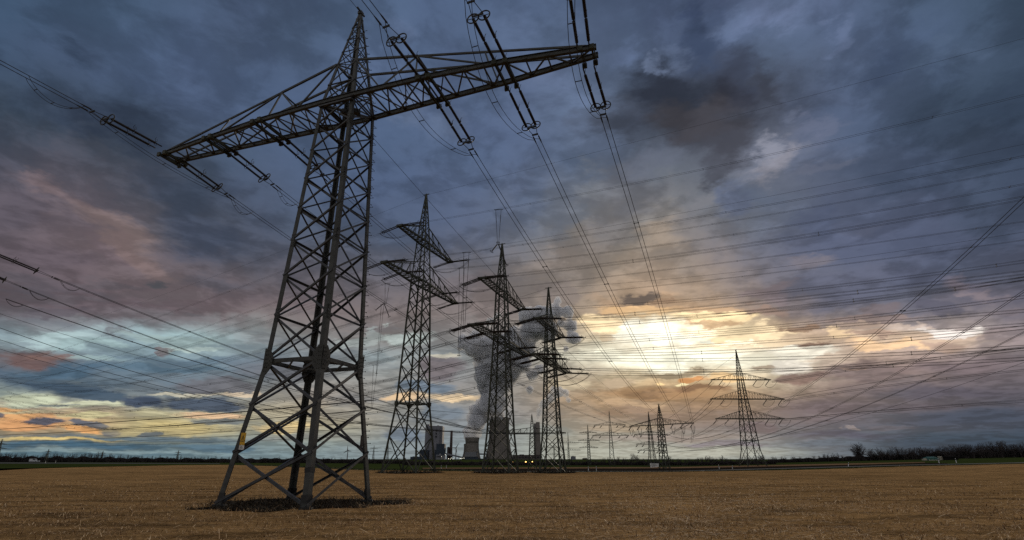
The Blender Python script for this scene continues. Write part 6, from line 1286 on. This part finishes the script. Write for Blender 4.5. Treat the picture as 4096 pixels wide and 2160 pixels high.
mb.build('panel_joint', CLAD_G, b)
building('turbine_hall', 'dark blue block standing right of the tall boiler tower', [(1743, 1776, 1775, 60), (1738, 1744, 1800, 50, 3)], CLAD_B, group='dark blue blocks of the power station', dy=-120)
building('turbine_hall', 'dark blue block at the left foot of the boiler tower', [(1677, 1709, 1801, 60), (1680, 1706, 1799.5, 40, 5)], CLAD_B, group='dark blue blocks of the power station', dy=-120)
building('turbine_hall', 'lowest dark blue block, farthest left at the power station', [(1641, 1677, 1827, 60), (1650, 1668, 1825.5, 40, 5)], CLAD_B, group='dark blue blocks of the power station', dy=-120)
b = building('service_building', 'small white block in front of the blue block', [(1744, 1764, 1819, 40), (1756, 1760, 1814, 10, 5)], CLAD, dy=-220)
mb = MB()
for k in range(3): mb.box((FX(1748 + 6 * k, FD - 222), FD - 222, FZ(1826, FD - 222)), 4, 2, 6)
mb.build('window', DARKW, b)
building('service_building', 'narrow white block right of the small white one', [(1769, 1778, 1824, 40), (1771, 1774, 1822, 20, 5)], CLAD, dy=-220)
def lathe_thing(name, label, cat, px, D, prof, m, n=40, group=None, part='shell', rim=None):
    """prof: (py, half width px)"""
    x = FX(px, D); root = thing(name, label, cat, (x, D, 0), group)
    k = FX(2148, D) / 100
    mb = MB(); outer = [V3(x, D, max(FZ(py, D), -2)) for py, _ in prof]; rr = [w * k for _, w in prof]
    mb.tube(outer + [outer[-1] - V3(0, 0, 2), outer[-1] - V3(0, 0, 25)], rr + [rr[-1] * .96, rr[-1] * .94], n)
    mb.build(part, m, root, True)
    if rim:
        r2 = MB(); r2.ring(outer[-1], V3(0, 0, 1), rr[-1], rr[-1] * .025, 36, 6); r2.build('rim', m, root, True)
    return root
def ct_prof(yb, yt, wb, wt, wm, n=14):
    out = []
    for i in range(n + 1):
        u = i / n; w = wb + (wm - wb) * (1 - (1 - min(u / .72, 1)) ** 2.0) if u < .72 else wm + (wt - wm) * ((u - .72) / .28) ** 2
        out.append((yb + (yt - yb) * u, w))
    return out
def cooling(label, px, D, *a):
    r = lathe_thing('cooling_tower', label, 'cooling tower', px, D, ct_prof(*a), CONC, 48, 'cooling towers', rim=True)
    k = FX(2148, D) / 100; x = FX(px, D); pr = ct_prof(*a)
    mb = MB()          # faint upright ribs of the shell
    for i in range(40):
        t = 2 * math.pi * i / 40
        mb.tube([V3(x + math.cos(t) * w * k, D + math.sin(t) * w * k, FZ(py, D)) for py, w in pr], .55, 4)
    mb.build('rib', CONC_D, r)
    return r
cooling('squat cooling tower steaming beside the brown chimney', 1887, FD, 1838, 1751, 37, 28.5, 26.5)
cooling('cooling tower mostly hidden behind the squat one', 1876, FD + 300, 1838, 1776, 31, 22, 21)
cooling('biggest cooling tower, behind the middle two-armed pylon', 1996, FD + 60, 1841, 1672, 58, 41, 39.5)
lathe_thing('chimney', 'brown brick chimney between boiler tower and squat cooling tower', 'chimney', 1802.6, FD - 60, [(1840, 6.6), (1790, 5.8), (1750, 5.1), (1723, 4.7)], BRICK, 20)
building('brick_block', 'brown block at the foot of the brick chimney', [(1787, 1796, 1789, 40), (1789, 1794, 1787, 20, 5)], BRICK, dy=-70)
lathe_thing('concrete_stack', 'wide smooth concrete stack trailing steam', 'chimney', 2153.5, FD - 60, [(1841, 13), (1819, 12.2), (1760, 9.8), (1689, 8)], CONC, 32, rim=True)
lathe_thing('concrete_stack', 'darker slim concrete stack left of the wide one', 'chimney', 2142, FD - 20, [(1841, 6.5), (1780, 5.6), (1694, 5)], CONC_D, 24, rim=True)
b = building('grey_hall', 'flat grey hall in front of the squat cooling tower', [(1859, 1911, 1827, 60), (1861, 1898, 1826, 30, 10)], CLAD_B, dy=-200)
mb = MB(); fbox(mb, 1859, 1904, 1808, 1827, 55, -203); mb.build('upper_wall', CLAD_G, b)
mb = MB(); fbox(mb, 1902, 1911, 1806.5, 1809, 20, -190); mb.build('roof_unit', CLAD_B, b)
building('pipe_bridge', 'low dark bridge between the two cooling towers', [(1913, 1944, 1834, 10), (1940, 1946, 1828, 12, -2)], CLAD_B, dy=-150)
mb = MB(); fbox(mb, 1913, 1946, 1813.5, 1819.5, 10, -150); o = tag(mb.build('pipe_gallery', CLAD_G), 'raised gallery joining the two cooling towers', 'bridge')
b = building('brick_hall', 'long red-brown hall with a sloping end under the concrete stacks', [(2050, 2165, 1820.5, 70), (2078, 2096, 1817.5, 40, 5)], BRICK_L, dy=-180)
mb = MB(); fbox(mb, 2048, 2167, 1819.5, 1821, 76, -183); mb.build('roof', BRICK, b)
mb = MB()
for k in range(9): mb.box((FX(2056 + 12 * k, FD - 182), FD - 182, FZ(1829, FD - 182)), 8, 2, 5)
mb.build('window', DARKW, b)
mb = MB(); p, q = V3(FX(1778, FD - 160), FD - 160, FZ(1814, FD - 160)), V3(FX(1859, FD - 160), FD - 160, FZ(1832, FD - 160)); mb.bar(p, q, 6, 7)
root = thing('conveyor', 'sloping conveyor running down to the grey hall', 'conveyor', (p[0], p[1], 0)); mb.build('gallery', CLAD_G, root)
mb = MB()
for f in (.12, .4, .7): c = p + (q - p) * f; mb.bar(V3(c[0] - 4, c[1], 0), c, 1.2); mb.bar(V3(c[0] + 4, c[1], 0), c, 1.2)
mb.build('trestle', CLAD_B, root)
building('far_block', 'pale flat-topped block far off between two small pylons', [(2286, 2303, 1825, 40), (2290, 2295, 1823.5, 15, 5)], CLAD_G, dy=100)
building('far_block', 'reddish low block with a jagged roof far off', [(2333, 2349, 1833, 40), (2335, 2337, 1830.5, 10, 5), (2340, 2342, 1830, 10, 5), (2345, 2347, 1830.5, 10, 5)], BRICK, dy=100)
def light(label, px, py, r, m, D, grp, pole=True):
    x, z = FX(px, D), FZ(py, D); root = thing('yard_lamp', label, 'lamp', (x, D, 0), grp)
    mb = MB(); mb.lathe(V3(x, D, z - r), V3(0, 0, 1), [(0, r * .3), (r * .5, r), (r * 1.4, r), (r * 1.8, r * .3)], 8); mb.build('lamp_head', m, root)
    mb = MB(); mb.bar(V3(x, D + r, 0), V3(x, D + r, z - r), .5); mb.build('pole', FITTING, root)
for px, py, r in ((1794, 1835, 2.2), (1801, 1836, 1.8), (1806, 1832, 1.5), (1813, 1835.5, 1.6), (1823, 1834, 1.7), (1841, 1834, 2.0), (1848, 1833.5, 2.0), (1856, 1832.5, 1.8), (1781, 1819, 1.8), (1741, 1839, 1.5), (1766, 1842, 1.5), (1766, 1826, 1.4), (1940, 1826, 1.4), (1724, 1842, 1.2)):
    light('small white lamp lit at the foot of the power station', px, py, r * .55, LAMP_W, FD - 260, 'white lamps of the power station')
light('lit amber lamp right of the biggest cooling tower', 2053, 1849, .24, LAMP_A, 225, 'amber lamps in front of the brick hall')
light('brighter lit amber lamp in front of the long brick hall', 2103, 1848, .28, LAMP_A, 225, 'amber lamps in front of the brick hall')
light('smaller lit amber lamp under the concrete stacks', 2129, 1846.5, .17, LAMP_A, 225, 'amber lamps in front of the brick hall')
def turbine(label, px, hub_y, base_y, blades_px, D):
    x = FX(px, D); hz = FZ(hub_y, D); root = thing('wind_turbine', label, 'wind turbine', (x, D, 0), 'wind turbines')
    mb = MB(); mb.tube([V3(x, D, 0), V3(x, D, hz)], [1.5 * D / 1500, .8 * D / 1500], 10); mb.build('tower', TURB, root)
    mb = MB(); mb.box((x, D - 1, hz), 2.5 * D / 1500, 5, 2.5 * D / 1500); mb.lathe(V3(x, D - 3.5, hz), V3(0, -1, 0), [(0, 1.4), (1.5, .8)], 8); mb.build('nacelle', TURB, root)
    for bx, by in blades_px:
        e = V3(FX(bx, D), D - 4, FZ(by, D)); p = V3(x, D - 4, hz); d = e - p
        mb = MB(); mb.tube([p, p + d * .2, p + d * .6, e], [.7 * D / 1500, 1.3 * D / 1500, .8 * D / 1500, .2], 6); mb.build('blade', TURB, root)
turbine('wind turbine between the brick chimney and the squat cooling tower', 1823, 1792, 1832, [(1835, 1771), (1807, 1791), (1828, 1814)], 1700)
turbine('wind turbine seen between the legs of the huge pylon', 1389, 1802, 1835, [(1388, 1781), (1373, 1813), (1406, 1806)], 1500)

# ------------------------------------------------------------------ trees
def twig_tree(seed, h, rx, z0, nb, nt, r0=.16, rmin=.028):
    """leafless tree of height h: a trunk, limbs reaching to points spread through a rounded crown, twigs on every limb"""
    rng = random.Random(seed); trunk = MB(); crown = MB(); ax = []; p = V3(0, 0, -.15); d = V3(0, 0, 1)
    for k in range(7):
        ax.append(p.copy()); d = unit(d + V3(rng.gauss(0, .09), rng.gauss(0, .09), .05)); p = p + d * h * .8 / 6
    trunk.tube(ax, [r0 * (1 - .85 * k / 6) for k in range(7)], 6)
    cz, rz = h * (1 + z0) / 2, h * (1 - z0) / 2
    for k in range(nb):
        while True:
            q = V3(rng.uniform(-1, 1), rng.uniform(-1, 1), rng.uniform(-1, 1)); n = np.linalg.norm(q)
            if .45 < n < 1: break
        lump = 1 + .22 * math.sin(5 * math.atan2(q[1], q[0]) + seed) * math.cos(3 * q[2])
        e = V3(q[0] * rx * h * lump, q[1] * rx * h * lump, cz + q[2] * rz * lump)
        f = min(5.6, max(1.2, (e[2] / h - .28) * 6 * rng.uniform(.55, .95))); i = int(f); s = ax[i] + (ax[i + 1] - ax[i]) * (f - i)
        m1 = s + (e - s) * .4 + V3(rng.gauss(0, .03), rng.gauss(0, .03), -.02) * h; m2 = s + (e - s) * .75 + V3(rng.gauss(0, .02), rng.gauss(0, .02), .015) * h
        rb = r0 * rng.uniform(.22, .42); crown.tube([s, m1, m2, e], [rb, rb * .65, rb * .42, rmin], 4)
        for j in range(nt):
            u = rng.uniform(.35, 1.0); b0 = (m1 + (m2 - m1) * ((u - .35) / .4)) if u < .75 else (m2 + (e - m2) * ((u - .75) / .25))
            dr = unit(unit(e - s) * .7 + V3(rng.gauss(0, .6), rng.gauss(0, .6), rng.gauss(.25, .5))); ln = h * rng.uniform(.05, .13)
            t1 = b0 + dr * ln; crown.tube([b0, t1], [rmin * 1.1, rmin * .7], 3)
            for _ in range(2):
                d2 = unit(dr + V3(rng.gauss(0, .5), rng.gauss(0, .5), rng.gauss(.1, .4))); b1_ = b0 + dr * ln * rng.uniform(.4, 1); crown.tube([b1_, b1_ + d2 * ln * .6], [rmin * .8, rmin * .5], 3)
    return trunk, crown
PROTO = []
for i in range(6):
    t, c = twig_tree(20 + i, 8.0, (.24, .32, .20, .36, .28, .22)[i], (.30, .22, .42, .15, .35, .48)[i], (34, 44, 26, 50, 38, 26)[i], 6, .15)
    mt = t.build('trunk', BARK); mc = c.build('crown', BARK); PROTO.append((mt.data, mc.data))
    for o in (mt, mc): bpy.data.objects.remove(o)
def tree(x, y, h, k, label, grp, wide=1.0):
    root = thing('bare_tree', label, 'tree', (x, y, rise(x)), grp)
    root.rotation_euler = (0, 0, random.uniform(0, 6.28)); root.scale = (h / 8 * wide, h / 8 * wide, h / 8)
    for nm, me in zip(('trunk', 'crown'), PROTO[k]):
        o = bpy.data.objects.new(nm, me); COL.objects.link(o); o.parent = root
def bearing(px, D):
    u, f, z = far_dir(px, 1838); n = math.hypot(u, f); return u / n * D, f / n * D
def hgt(py_top, D):
    """height of a top seen at photo level py_top from distance D"""
    u, f, z = far_dir(2048, py_top); return EYE + z / f * D
def row(n, px0, px1, D0, D1, tops, label, grp, jit=.12, wide=1.0):
    for i in range(n):
        u = (i + random.uniform(.1, .9)) / n; px = px0 + (px1 - px0) * u; D = D0 + (D1 - D0) * u + random.uniform(-6, 6)
        x, y = bearing(px, D); py = float(np.interp(px, [t[0] for t in tops], [t[1] for t in tops]))
        up = y                               # forward distance sets the apparent size
        h = max(1.5, (hgt(py, up) - rise(x)) * random.uniform(1 - jit, 1 + jit * .6))
        tree(x, y, h, random.randrange(6), label, grp, wide)
row(84, -30, 870, 640, 440, [(0, 1809), (60, 1808), (130, 1816), (210, 1810), (330, 1808), (400, 1811), (450, 1818), (560, 1821), (700, 1823), (870, 1825)], 'leafless tree in the long row behind the road on the left', 'bare trees in the long row on the left', .28, .8)
row(30, 870, 1640, 440, 400, [(870, 1824), (1100, 1826), (1300, 1828), (1640, 1832)], 'low leafless tree in the dark belt behind the huge pylon', 'low bare trees behind the huge pylon', .2, .9)
row(16, 1640, 2150, 330, 300, [(1640, 1836), (1900, 1838), (2150, 1836)], 'low bush at the foot of the power station', 'low bushes before the power station', .2, 1.3)
row(64, 2150, 3080, 245, 245, [(2150, 1834), (2360, 1833), (2440, 1830), (2480, 1821), (2520, 1817), (2560, 1824), (2640, 1829), (2700, 1824), (2760, 1831), (2830, 1823), (2960, 1829), (3040, 1821), (3080, 1824)], 'leafless bush in the low hedge between the small pylons', 'bare bushes in the low hedge', .3, 1.35)
row(18, 3080, 3420, 262, 270, [(3080, 1826), (3160, 1820), (3230, 1828), (3300, 1812), (3350, 1810), (3380, 1820), (3420, 1824)], 'leafless tree in the gappy hedge left of the big round tree', 'bare trees left of the big round tree', .14, 1.2)
row(11, 3475, 3640, 272, 276, [(3475, 1796), (3520, 1792), (3545, 1800), (3570, 1784), (3610, 1788), (3640, 1796)], 'leafless tree in the gap right of the big round tree', 'bare trees right of the big round tree', .12, 1.3)
row(44, 3640, 4200, 282, 306, [(3640, 1788), (3700, 1786), (3760, 1791), (3800, 1776), (3900, 1778), (3960, 1773), (4020, 1766), (4096, 1774), (4200, 1767)], 'leafless tree in the dense dark row at the right', 'bare trees in the dense row at the right', .12, 1.35)
row(22, 3650, 4200, 302, 322, [(3640, 1800), (3800, 1792), (4020, 1782), (4200, 1782)], 'leafless tree at the back of the dense dark row at the right', 'bare trees at the back of the dense row', .10, 1.2)
t, c = twig_tree(77, 13.0, .40, .16, 120, 8, .32, .034)
x, y = bearing(3440, 277); hb = hgt(1770, y) - rise(x)
big = thing('bare_tree', 'biggest tree, a leafless round crown rising clear above the hedge', 'tree', (x, y, rise(x))); 
for nm, mb in (('trunk', t), ('crown', c)):
    o = mb.build(nm, BARK); o.parent = big
big.scale = (hb / 13, hb / 13, hb / 13)

def thicket(name, label, px0, px1, D0, D1, tops, depth, dens, m):
    """a belt of undergrowth: countless upright and slanting sticks"""
    rng = np.random.default_rng(abs(int(px0)) + 11); n = int(dens * abs(px1 - px0)); u = rng.uniform(0, 1, n); px = px0 + (px1 - px0) * u
    D = D0 + (D1 - D0) * u + rng.uniform(-depth, depth, n)
    uu = (px - 2048) / 2079.41; f = math.cos(TH) + (1838 - 1080) / 2079.41 * math.sin(TH); nn = np.hypot(uu, f); x, y = uu / nn * D, f / nn * D
    py = np.interp(px, [t[0] for t in tops], [t[1] for t in tops]); v = (py - 1080) / 2079.41
    h = EYE + (math.sin(TH) - v * math.cos(TH)) / (math.cos(TH) + v * math.sin(TH)) * y; z = 0.023 * np.clip(x - 70, 0, 200)
    clump = .82 + .18 * np.sin(px * .09) * np.sin(px * .031 + 1)
    h = np.maximum(.6, (h - z) * .88 * clump * rng.uniform(.25, 1.02, n) ** .7)
    a = rng.uniform(0, 2 * np.pi, n); w = rng.uniform(.10, .34, n) * (D0 / 300); ln = rng.uniform(.2, .9, n)
    s = np.stack([np.cos(a), np.sin(a), np.zeros(n)], 1) * w[:, None]; p = np.stack([x, y, z - .1], 1)
    b2 = rng.uniform(0, 2 * np.pi, n); lean = np.stack([np.cos(b2) * h * .28 * ln, np.sin(b2) * h * .28 * ln, h], 1)
    k = rng.uniform(0, .45, n)[:, None]; q0 = p + lean * k; q1 = p + lean
    vv = np.stack([q0 - s, q0 + s, q1 + s * .25, q1 - s * .25], 1).reshape(-1, 3)
    o = bulk(name, vv, 4, m); tag(o, label, 'undergrowth'); return o
thicket('undergrowth', 'dark belt of undergrowth under the left row of trees', -120, 900, 645, 440, [(-120, 1819), (300, 1820), (400, 1822), (900, 1829)], 10, 60, BARK_D)
thicket('undergrowth', 'dark belt of undergrowth behind the huge pylon', 880, 1660, 440, 300, [(880, 1829), (1150, 1826), (1300, 1829), (1660, 1837)], 10, 50, BARK_D)
thicket('undergrowth', 'dark belt of undergrowth before the power station', 1620, 2200, 235, 225, [(1620, 1839), (1800, 1840), (2000, 1841), (2200, 1840)], 7, 40, BARK_D)
thicket('undergrowth', 'dark belt of the low hedge between the small pylons', 2180, 3100, 232, 232, [(2180, 1842), (2500, 1840), (2800, 1841), (3100, 1836)], 6, 46, BARK_D)
thicket('undergrowth', 'dark belt of undergrowth along the right hedge', 3080, 4250, 262, 312, [(3080, 1832), (3300, 1824), (3440, 1816), (3600, 1809), (3800, 1798), (4096, 1791), (4250, 1791)], 7, 64, BARK_D)

# ------------------------------------------------------------------ small things by the track and road
POST_LABELS = ['white marker post left of its twin between the tallest and the middle pylon', 'white marker post right of its twin between the tallest and the middle pylon', 'white marker post just right of the shortest two-armed pylon', 'second white marker post right of the shortest two-armed pylon',
               'leaning white marker post between the T-shaped and the three-armed pylon', 'white marker post just left of the three-armed pylon', 'bent white marker post below the big round tree', 'white marker post below the teal stack', 'white marker post right of the teal stack', 'white marker post right of the pale van by the left road', 'farther white marker post by the left road']
for i, (x, y, z) in enumerate(POSTS):
    s = max(1.0, math.hypot(x, y) / 150); h = 0.95 * (s if i < 9 else s * .45); lean = {4: -.16, 5: .08, 6: .30}.get(i, 0)
    root = thing('marker_post', POST_LABELS[i], 'marker post', (x, y, z), 'white marker posts along the track and road')
    a, b_ = V3(x, y, z), V3(x + lean * h, y, z + h); w = .13 * min(s, 1.3); d = b_ - a
    for nm, f0, f1, m in (('shaft', 0, .66, WHITE), ('band', .66, .86, BLACK), ('tip', .86, 1.0, WHITE)):
        mb = MB(); mb.bar(a + d * f0, a + d * f1, w, w * .8); mb.build(nm, m, root)
def motor(name, label, cat, at, ln, hgt_, wid, yaw, van):
    x, y, z = at; root = thing(name, label, cat, at); a, b_ = heading(yaw), heading(yaw + 90); o = V3(x, y, z)
    prof = ([(-.5, .22), (.5, .22), (.5, .52), (.40, .58), (.28, .95), (.2, 1.0), (-.46, 1.0), (-.5, .9)] if van else [(-.5, .22), (.5, .22), (.5, .5), (.26, .58), (.12, .98), (-.25, 1.0), (-.42, .62), (-.5, .6)])
    mb = MB(); base = [o + a * px * ln + V3(0, 0, pz * hgt_) - b_ * wid / 2 for px, pz in prof]; mb.prism(base, [p + b_ * wid for p in base]); mb.build('body', CARW, root)
    for sg in (-1, 1):
        mb = MB(); w_ = [(.27, .62), (.2, .92), (-.1, .92), (-.1, .62)]; b2 = [o + a * px * ln + V3(0, 0, pz * hgt_) + b_ * sg * (wid / 2 + .005) for px, pz in w_]; mb.prism(b2, [p + b_ * sg * .02 for p in b2]); mb.build('window', GLASS, root)
        for px in (-.32, .32):
            mb = MB(); c_ = o + a * px * ln + V3(0, 0, .34) + b_ * sg * (wid / 2 - .1); mb.lathe(c_, b_ * sg, [(0, .34), (.2, .34), (.21, .2)], 14); mb.build('wheel', RUBBER, root)
motor('parked_van', 'pale van driving on the road at the far left', 'van', VAN_AT, 6.4, 2.6, 2.1, 4, True)
motor('parked_car', 'low pale car just right of the van on the left road', 'car', CAR_AT, 4.6, 1.45, 1.8, 4, False)
# banner
bx, by, bz = BANNER_AT; root = thing('banner', 'white text banner on two posts leaning beside the T-shaped pylon', 'banner', BANNER_AT)
p0, p1 = V3(bx - 1.1, by, bz), V3(bx + 1.15, by - .2, bz)
mb = MB(); q = [p0 + V3(0, 0, .35), p1 + V3(0, 0, .18), p1 + V3(0, 0, 1.22), p0 + V3(0, 0, 1.30)]
q = [p0 + V3(0, 0, .22), p1 + V3(0, 0, .40), p1 + V3(0, 0, 1.30), p0 + V3(0, 0, 1.38)]
mb.prism(q, [v + V3(0, .03, 0) for v in q]); mb.build('panel', SIGNW, root)
mb = MB(); ex = unit(p1 - p0)
for k in range(6):
    l0 = p0 + ex * .25 + V3(0, -.012, 1.22 - .14 * k); l1 = l0 + ex * (1.7 - .35 * (k % 3)); mb.bar(l0, l1, .012, .05)
mb.build('lettering', GREYTXT, root)
for p in (p0, p1):
    mb = MB(); mb.bar(p + V3(0, .06, -.1), p + V3(0, .06, 1.45), .08); mb.build('post', FITTING, root)
# heap under tarpaulin, pile of pale logs, dark shed
def heap(label, at, ln, h, d):
    x, y, z = at; root = thing('covered_stack', label, 'stack', at); mb = MB(); n = 12
    prof = [(-.5, 0), (-.49, .55), (-.44, .9), (-.3, 1.0), (-.05, .95), (.2, 1.02), (.42, .93), (.49, .6), (.5, 0)]
    for k in range(4):
        y0, y1 = y - d / 2 + d * k / 4, y - d / 2 + d * (k + 1) / 4; s0, s1 = (1 - .12 * abs(k - 2)), (1 - .12 * abs(k - 1))
        a = [V3(x + px * ln, y0, z + pz * h * s0) for px, pz in prof]; b_ = [V3(x + px * ln, y1, z + pz * h * s1) for px, pz in prof]; mb.prism(a, b_)
    mb.build('tarpaulin', TEAL, root)
    mb = MB(); mb.box((x, y - d / 2 - .12, z + .12), ln * 1.02, .2, .24); mb.build('pallet', LOGC, root)
heap('teal tarpaulin stack at the foot of the dense dark trees', TARP_AT, 3.9, 1.35, 3.0)
mb = MB(); mb.box((TARP_AT[0] - 2.6, TARP_AT[1] - .3, TARP_AT[2] + .28), 1.3, 1.0, .5); mb.box((TARP_AT[0] - 2.4, TARP_AT[1] - .3, TARP_AT[2] + .62), .7, .8, .2)
tag(mb.build('pale_crate', LOGC), 'small pale crate left of the teal stack', 'crate')
lx, ly, lz = LOGS_AT; root = thing('log_stack', 'pile of pale logs right of the teal stack', 'log pile', LOGS_AT)
for k in range(4):
    for j in range(3):
        mb = MB(); cx = lx - 1.0 + random.uniform(-.1, .1); mb.lathe(V3(cx + .1 * k, ly - .5 + .5 * j, lz + .17 + .33 * k), V3(1, 0, 0), [(0, .15), (.02, .17), (2.4 - .3 * k, .165), (2.42 - .3 * k, .14)], 9); mb.build('log', LOGC, root)
sx, sy, sz = SHED_AT[0] + 2.5, SHED_AT[1] + 3, SHED_AT[2]
root = thing('shed', 'low dark shed behind the log pile', 'shed', (sx, sy, sz)); mb = MB(); mb.box((sx, sy, sz + .55), 5.0, 2.6, 1.1); mb.build('wall', SHED, root)
mb = MB(); mb.prism([V3(sx - 2.7, sy - 1.5, sz + 1.1), V3(sx - 2.7, sy + 1.5, sz + 1.1), V3(sx - 2.7, sy, sz + 1.4)], [V3(sx + 2.7, sy - 1.5, sz + 1.1), V3(sx + 2.7, sy + 1.5, sz + 1.1), V3(sx + 2.7, sy, sz + 1.4)]); mb.build('roof', SHED, root)

# ------------------------------------------------------------------ steam
def steam_material(name, col, dens, scale):
    m = bpy.data.materials.new(name); m.use_nodes = True; N = m.node_tree.nodes; L = m.node_tree.links
    N.remove(N['Principled BSDF']); out = N['Material Output']
    v = N.new('ShaderNodeVolumePrincipled'); v.inputs['Color'].default_value = (*col, 1); v.inputs['Anisotropy'].default_value = 0.4
    tc = N.new('ShaderNodeTexCoord'); n = N.new('ShaderNodeTexNoise'); n.inputs['Scale'].default_value = scale; n.inputs['Detail'].default_value = 4; n.inputs['Roughness'].default_value = .6
    L.new(tc.outputs['Object'], n.inputs['Vector'])
    mr = N.new('ShaderNodeMapRange'); mr.inputs[1].default_value = .27; mr.inputs[2].default_value = .48; mr.inputs[3].default_value = dens * .06; mr.inputs[4].default_value = dens
    L.new(n.outputs[0], mr.inputs[0]); L.new(mr.outputs[0], v.inputs['Density']); L.new(v.outputs[0], out.inputs['Volume'])
    return m
def ico(mb, c, r, rng):
    t = (1 + 5 ** .5) / 2
    vs = [V3(*p) for p in ((-1, t, 0), (1, t, 0), (-1, -t, 0), (1, -t, 0), (0, -1, t), (0, 1, t), (0, -1, -t), (0, 1, -t), (t, 0, -1), (t, 0, 1), (-t, 0, -1), (-t, 0, 1))]
    fs = [(0, 11, 5), (0, 5, 1), (0, 1, 7), (0, 7, 10), (0, 10, 11), (1, 5, 9), (5, 11, 4), (11, 10, 2), (10, 7, 6), (7, 1, 8), (3, 9, 4), (3, 4, 2), (3, 2, 6), (3, 6, 8), (3, 8, 9), (4, 9, 5), (2, 4, 11), (6, 2, 10), (8, 6, 7), (9, 8, 1)]
    vs = [unit(v) for v in vs]; cache = {}
    for _ in range(2):
        nf = []
        def mid(a, b):
            k = (min(a, b), max(a, b))
            if k not in cache: vs.append(unit(vs[a] + vs[b])); cache[k] = len(vs) - 1
            return cache[k]
        for a, b, c_ in fs:
            d, e, f = mid(a, b), mid(b, c_), mid(c_, a); nf += [(a, d, f), (b, e, d), (c_, f, e), (d, e, f)]
        fs = nf
    mb.add([c + v * r for v in vs], fs)
def steam(label, puffs, m, D, spread, voxel, bumps):
    rng = random.Random(len(puffs)); mb = MB(); k = FX(2148, D) / 100
    for px, py, r in puffs:
        u, f, z = far_dir(px, py); c = V3(u / f * D, D + rng.uniform(-spread, spread), EYE + z / f * D); ico(mb, c, r * k, rng)
        for _ in range(7):          # smaller billows budding from each puff
            a, e = rng.uniform(0, 6.28), rng.uniform(-1.0, 1.2); d = V3(math.cos(a) * math.cos(e), math.sin(a) * math.cos(e), math.sin(e)); ico(mb, c + d * r * k * .78, r * k * rng.uniform(.30, .52), rng)
    o = mb.build('steam_plume', m); tag(o, label, 'steam', 'steam plumes of the power station', 'stuff')
    md = o.modifiers.new('merge', 'REMESH'); md.mode = 'VOXEL'; md.voxel_size = voxel; md.use_smooth_shade = True
    for i, (size, st) in enumerate(bumps):
        t = bpy.data.textures.new('billow', 'CLOUDS'); t.noise_scale = size; t.noise_depth = 3
        dm = o.modifiers.new('billow', 'DISPLACE'); dm.texture = t; dm.strength = st; dm.mid_level = .5; dm.texture_coords = 'GLOBAL'
    return o
M_STEAM = steam_material('steam', (.96, .97, .995), .09, .012)
MAIN = [(1872, 1746, 16), (1893, 1742, 18), (1912, 1735, 14), (1862, 1728, 12), (1885, 1715, 26), (1908, 1690, 34), (1880, 1672, 20), (1928, 1660, 36), (1893, 1640, 20), (1955, 1630, 40), (1915, 1612, 18), (1965, 1590, 44),
        (1960, 1545, 52), (1930, 1510, 36), (2005, 1530, 50), (1915, 1470, 26), (1975, 1470, 60), (2040, 1490, 46), (1922, 1428, 36), (1890, 1392, 40), (1860, 1364, 34), (1845, 1385, 18), (1900, 1340, 28), (1962, 1390, 50), (2030, 1410, 60), (2085, 1450, 42), (2100, 1385, 52), (2060, 1340, 42), (1905, 1345, 20),
        (2130, 1325, 52), (2110, 1268, 40), (2165, 1272, 52), (2195, 1335, 42), (2010, 1350, 30), (1965, 1285, 20), (1990, 1262, 18), (2225, 1240, 34), (2268, 1250, 28), (2284, 1300, 28), (2290, 1355, 30), (2266, 1392, 16), (2232, 1205, 20), (2245, 1290, 20),
        (2130, 1500, 26), (2165, 1470, 22), (2118, 1560, 16), (1973, 1672, 16), (2000, 1664, 20), (1985, 1640, 26), (2012, 1612, 28)]
steam('broad grey steam plume billowing up from the cooling towers', MAIN, M_STEAM, FD + 30, 35, 9.0, ((70, 38), (24, 16)))
STACK = [(2150, 1684, 7), (2154, 1668, 11), (2161, 1645, 16), (2176, 1618, 19), (2204, 1592, 22), (2236, 1570, 22), (2262, 1572, 17), (2275, 1600, 12), (2212, 1560, 14)]
M_STEAM2 = steam_material('thin_steam', (.96, .97, .99), .07, .03)
steam('smaller steam plume drifting from the wide concrete stack', STACK, M_STEAM2, FD - 60, 15, 5.0, ((30, 16), (11, 7)))
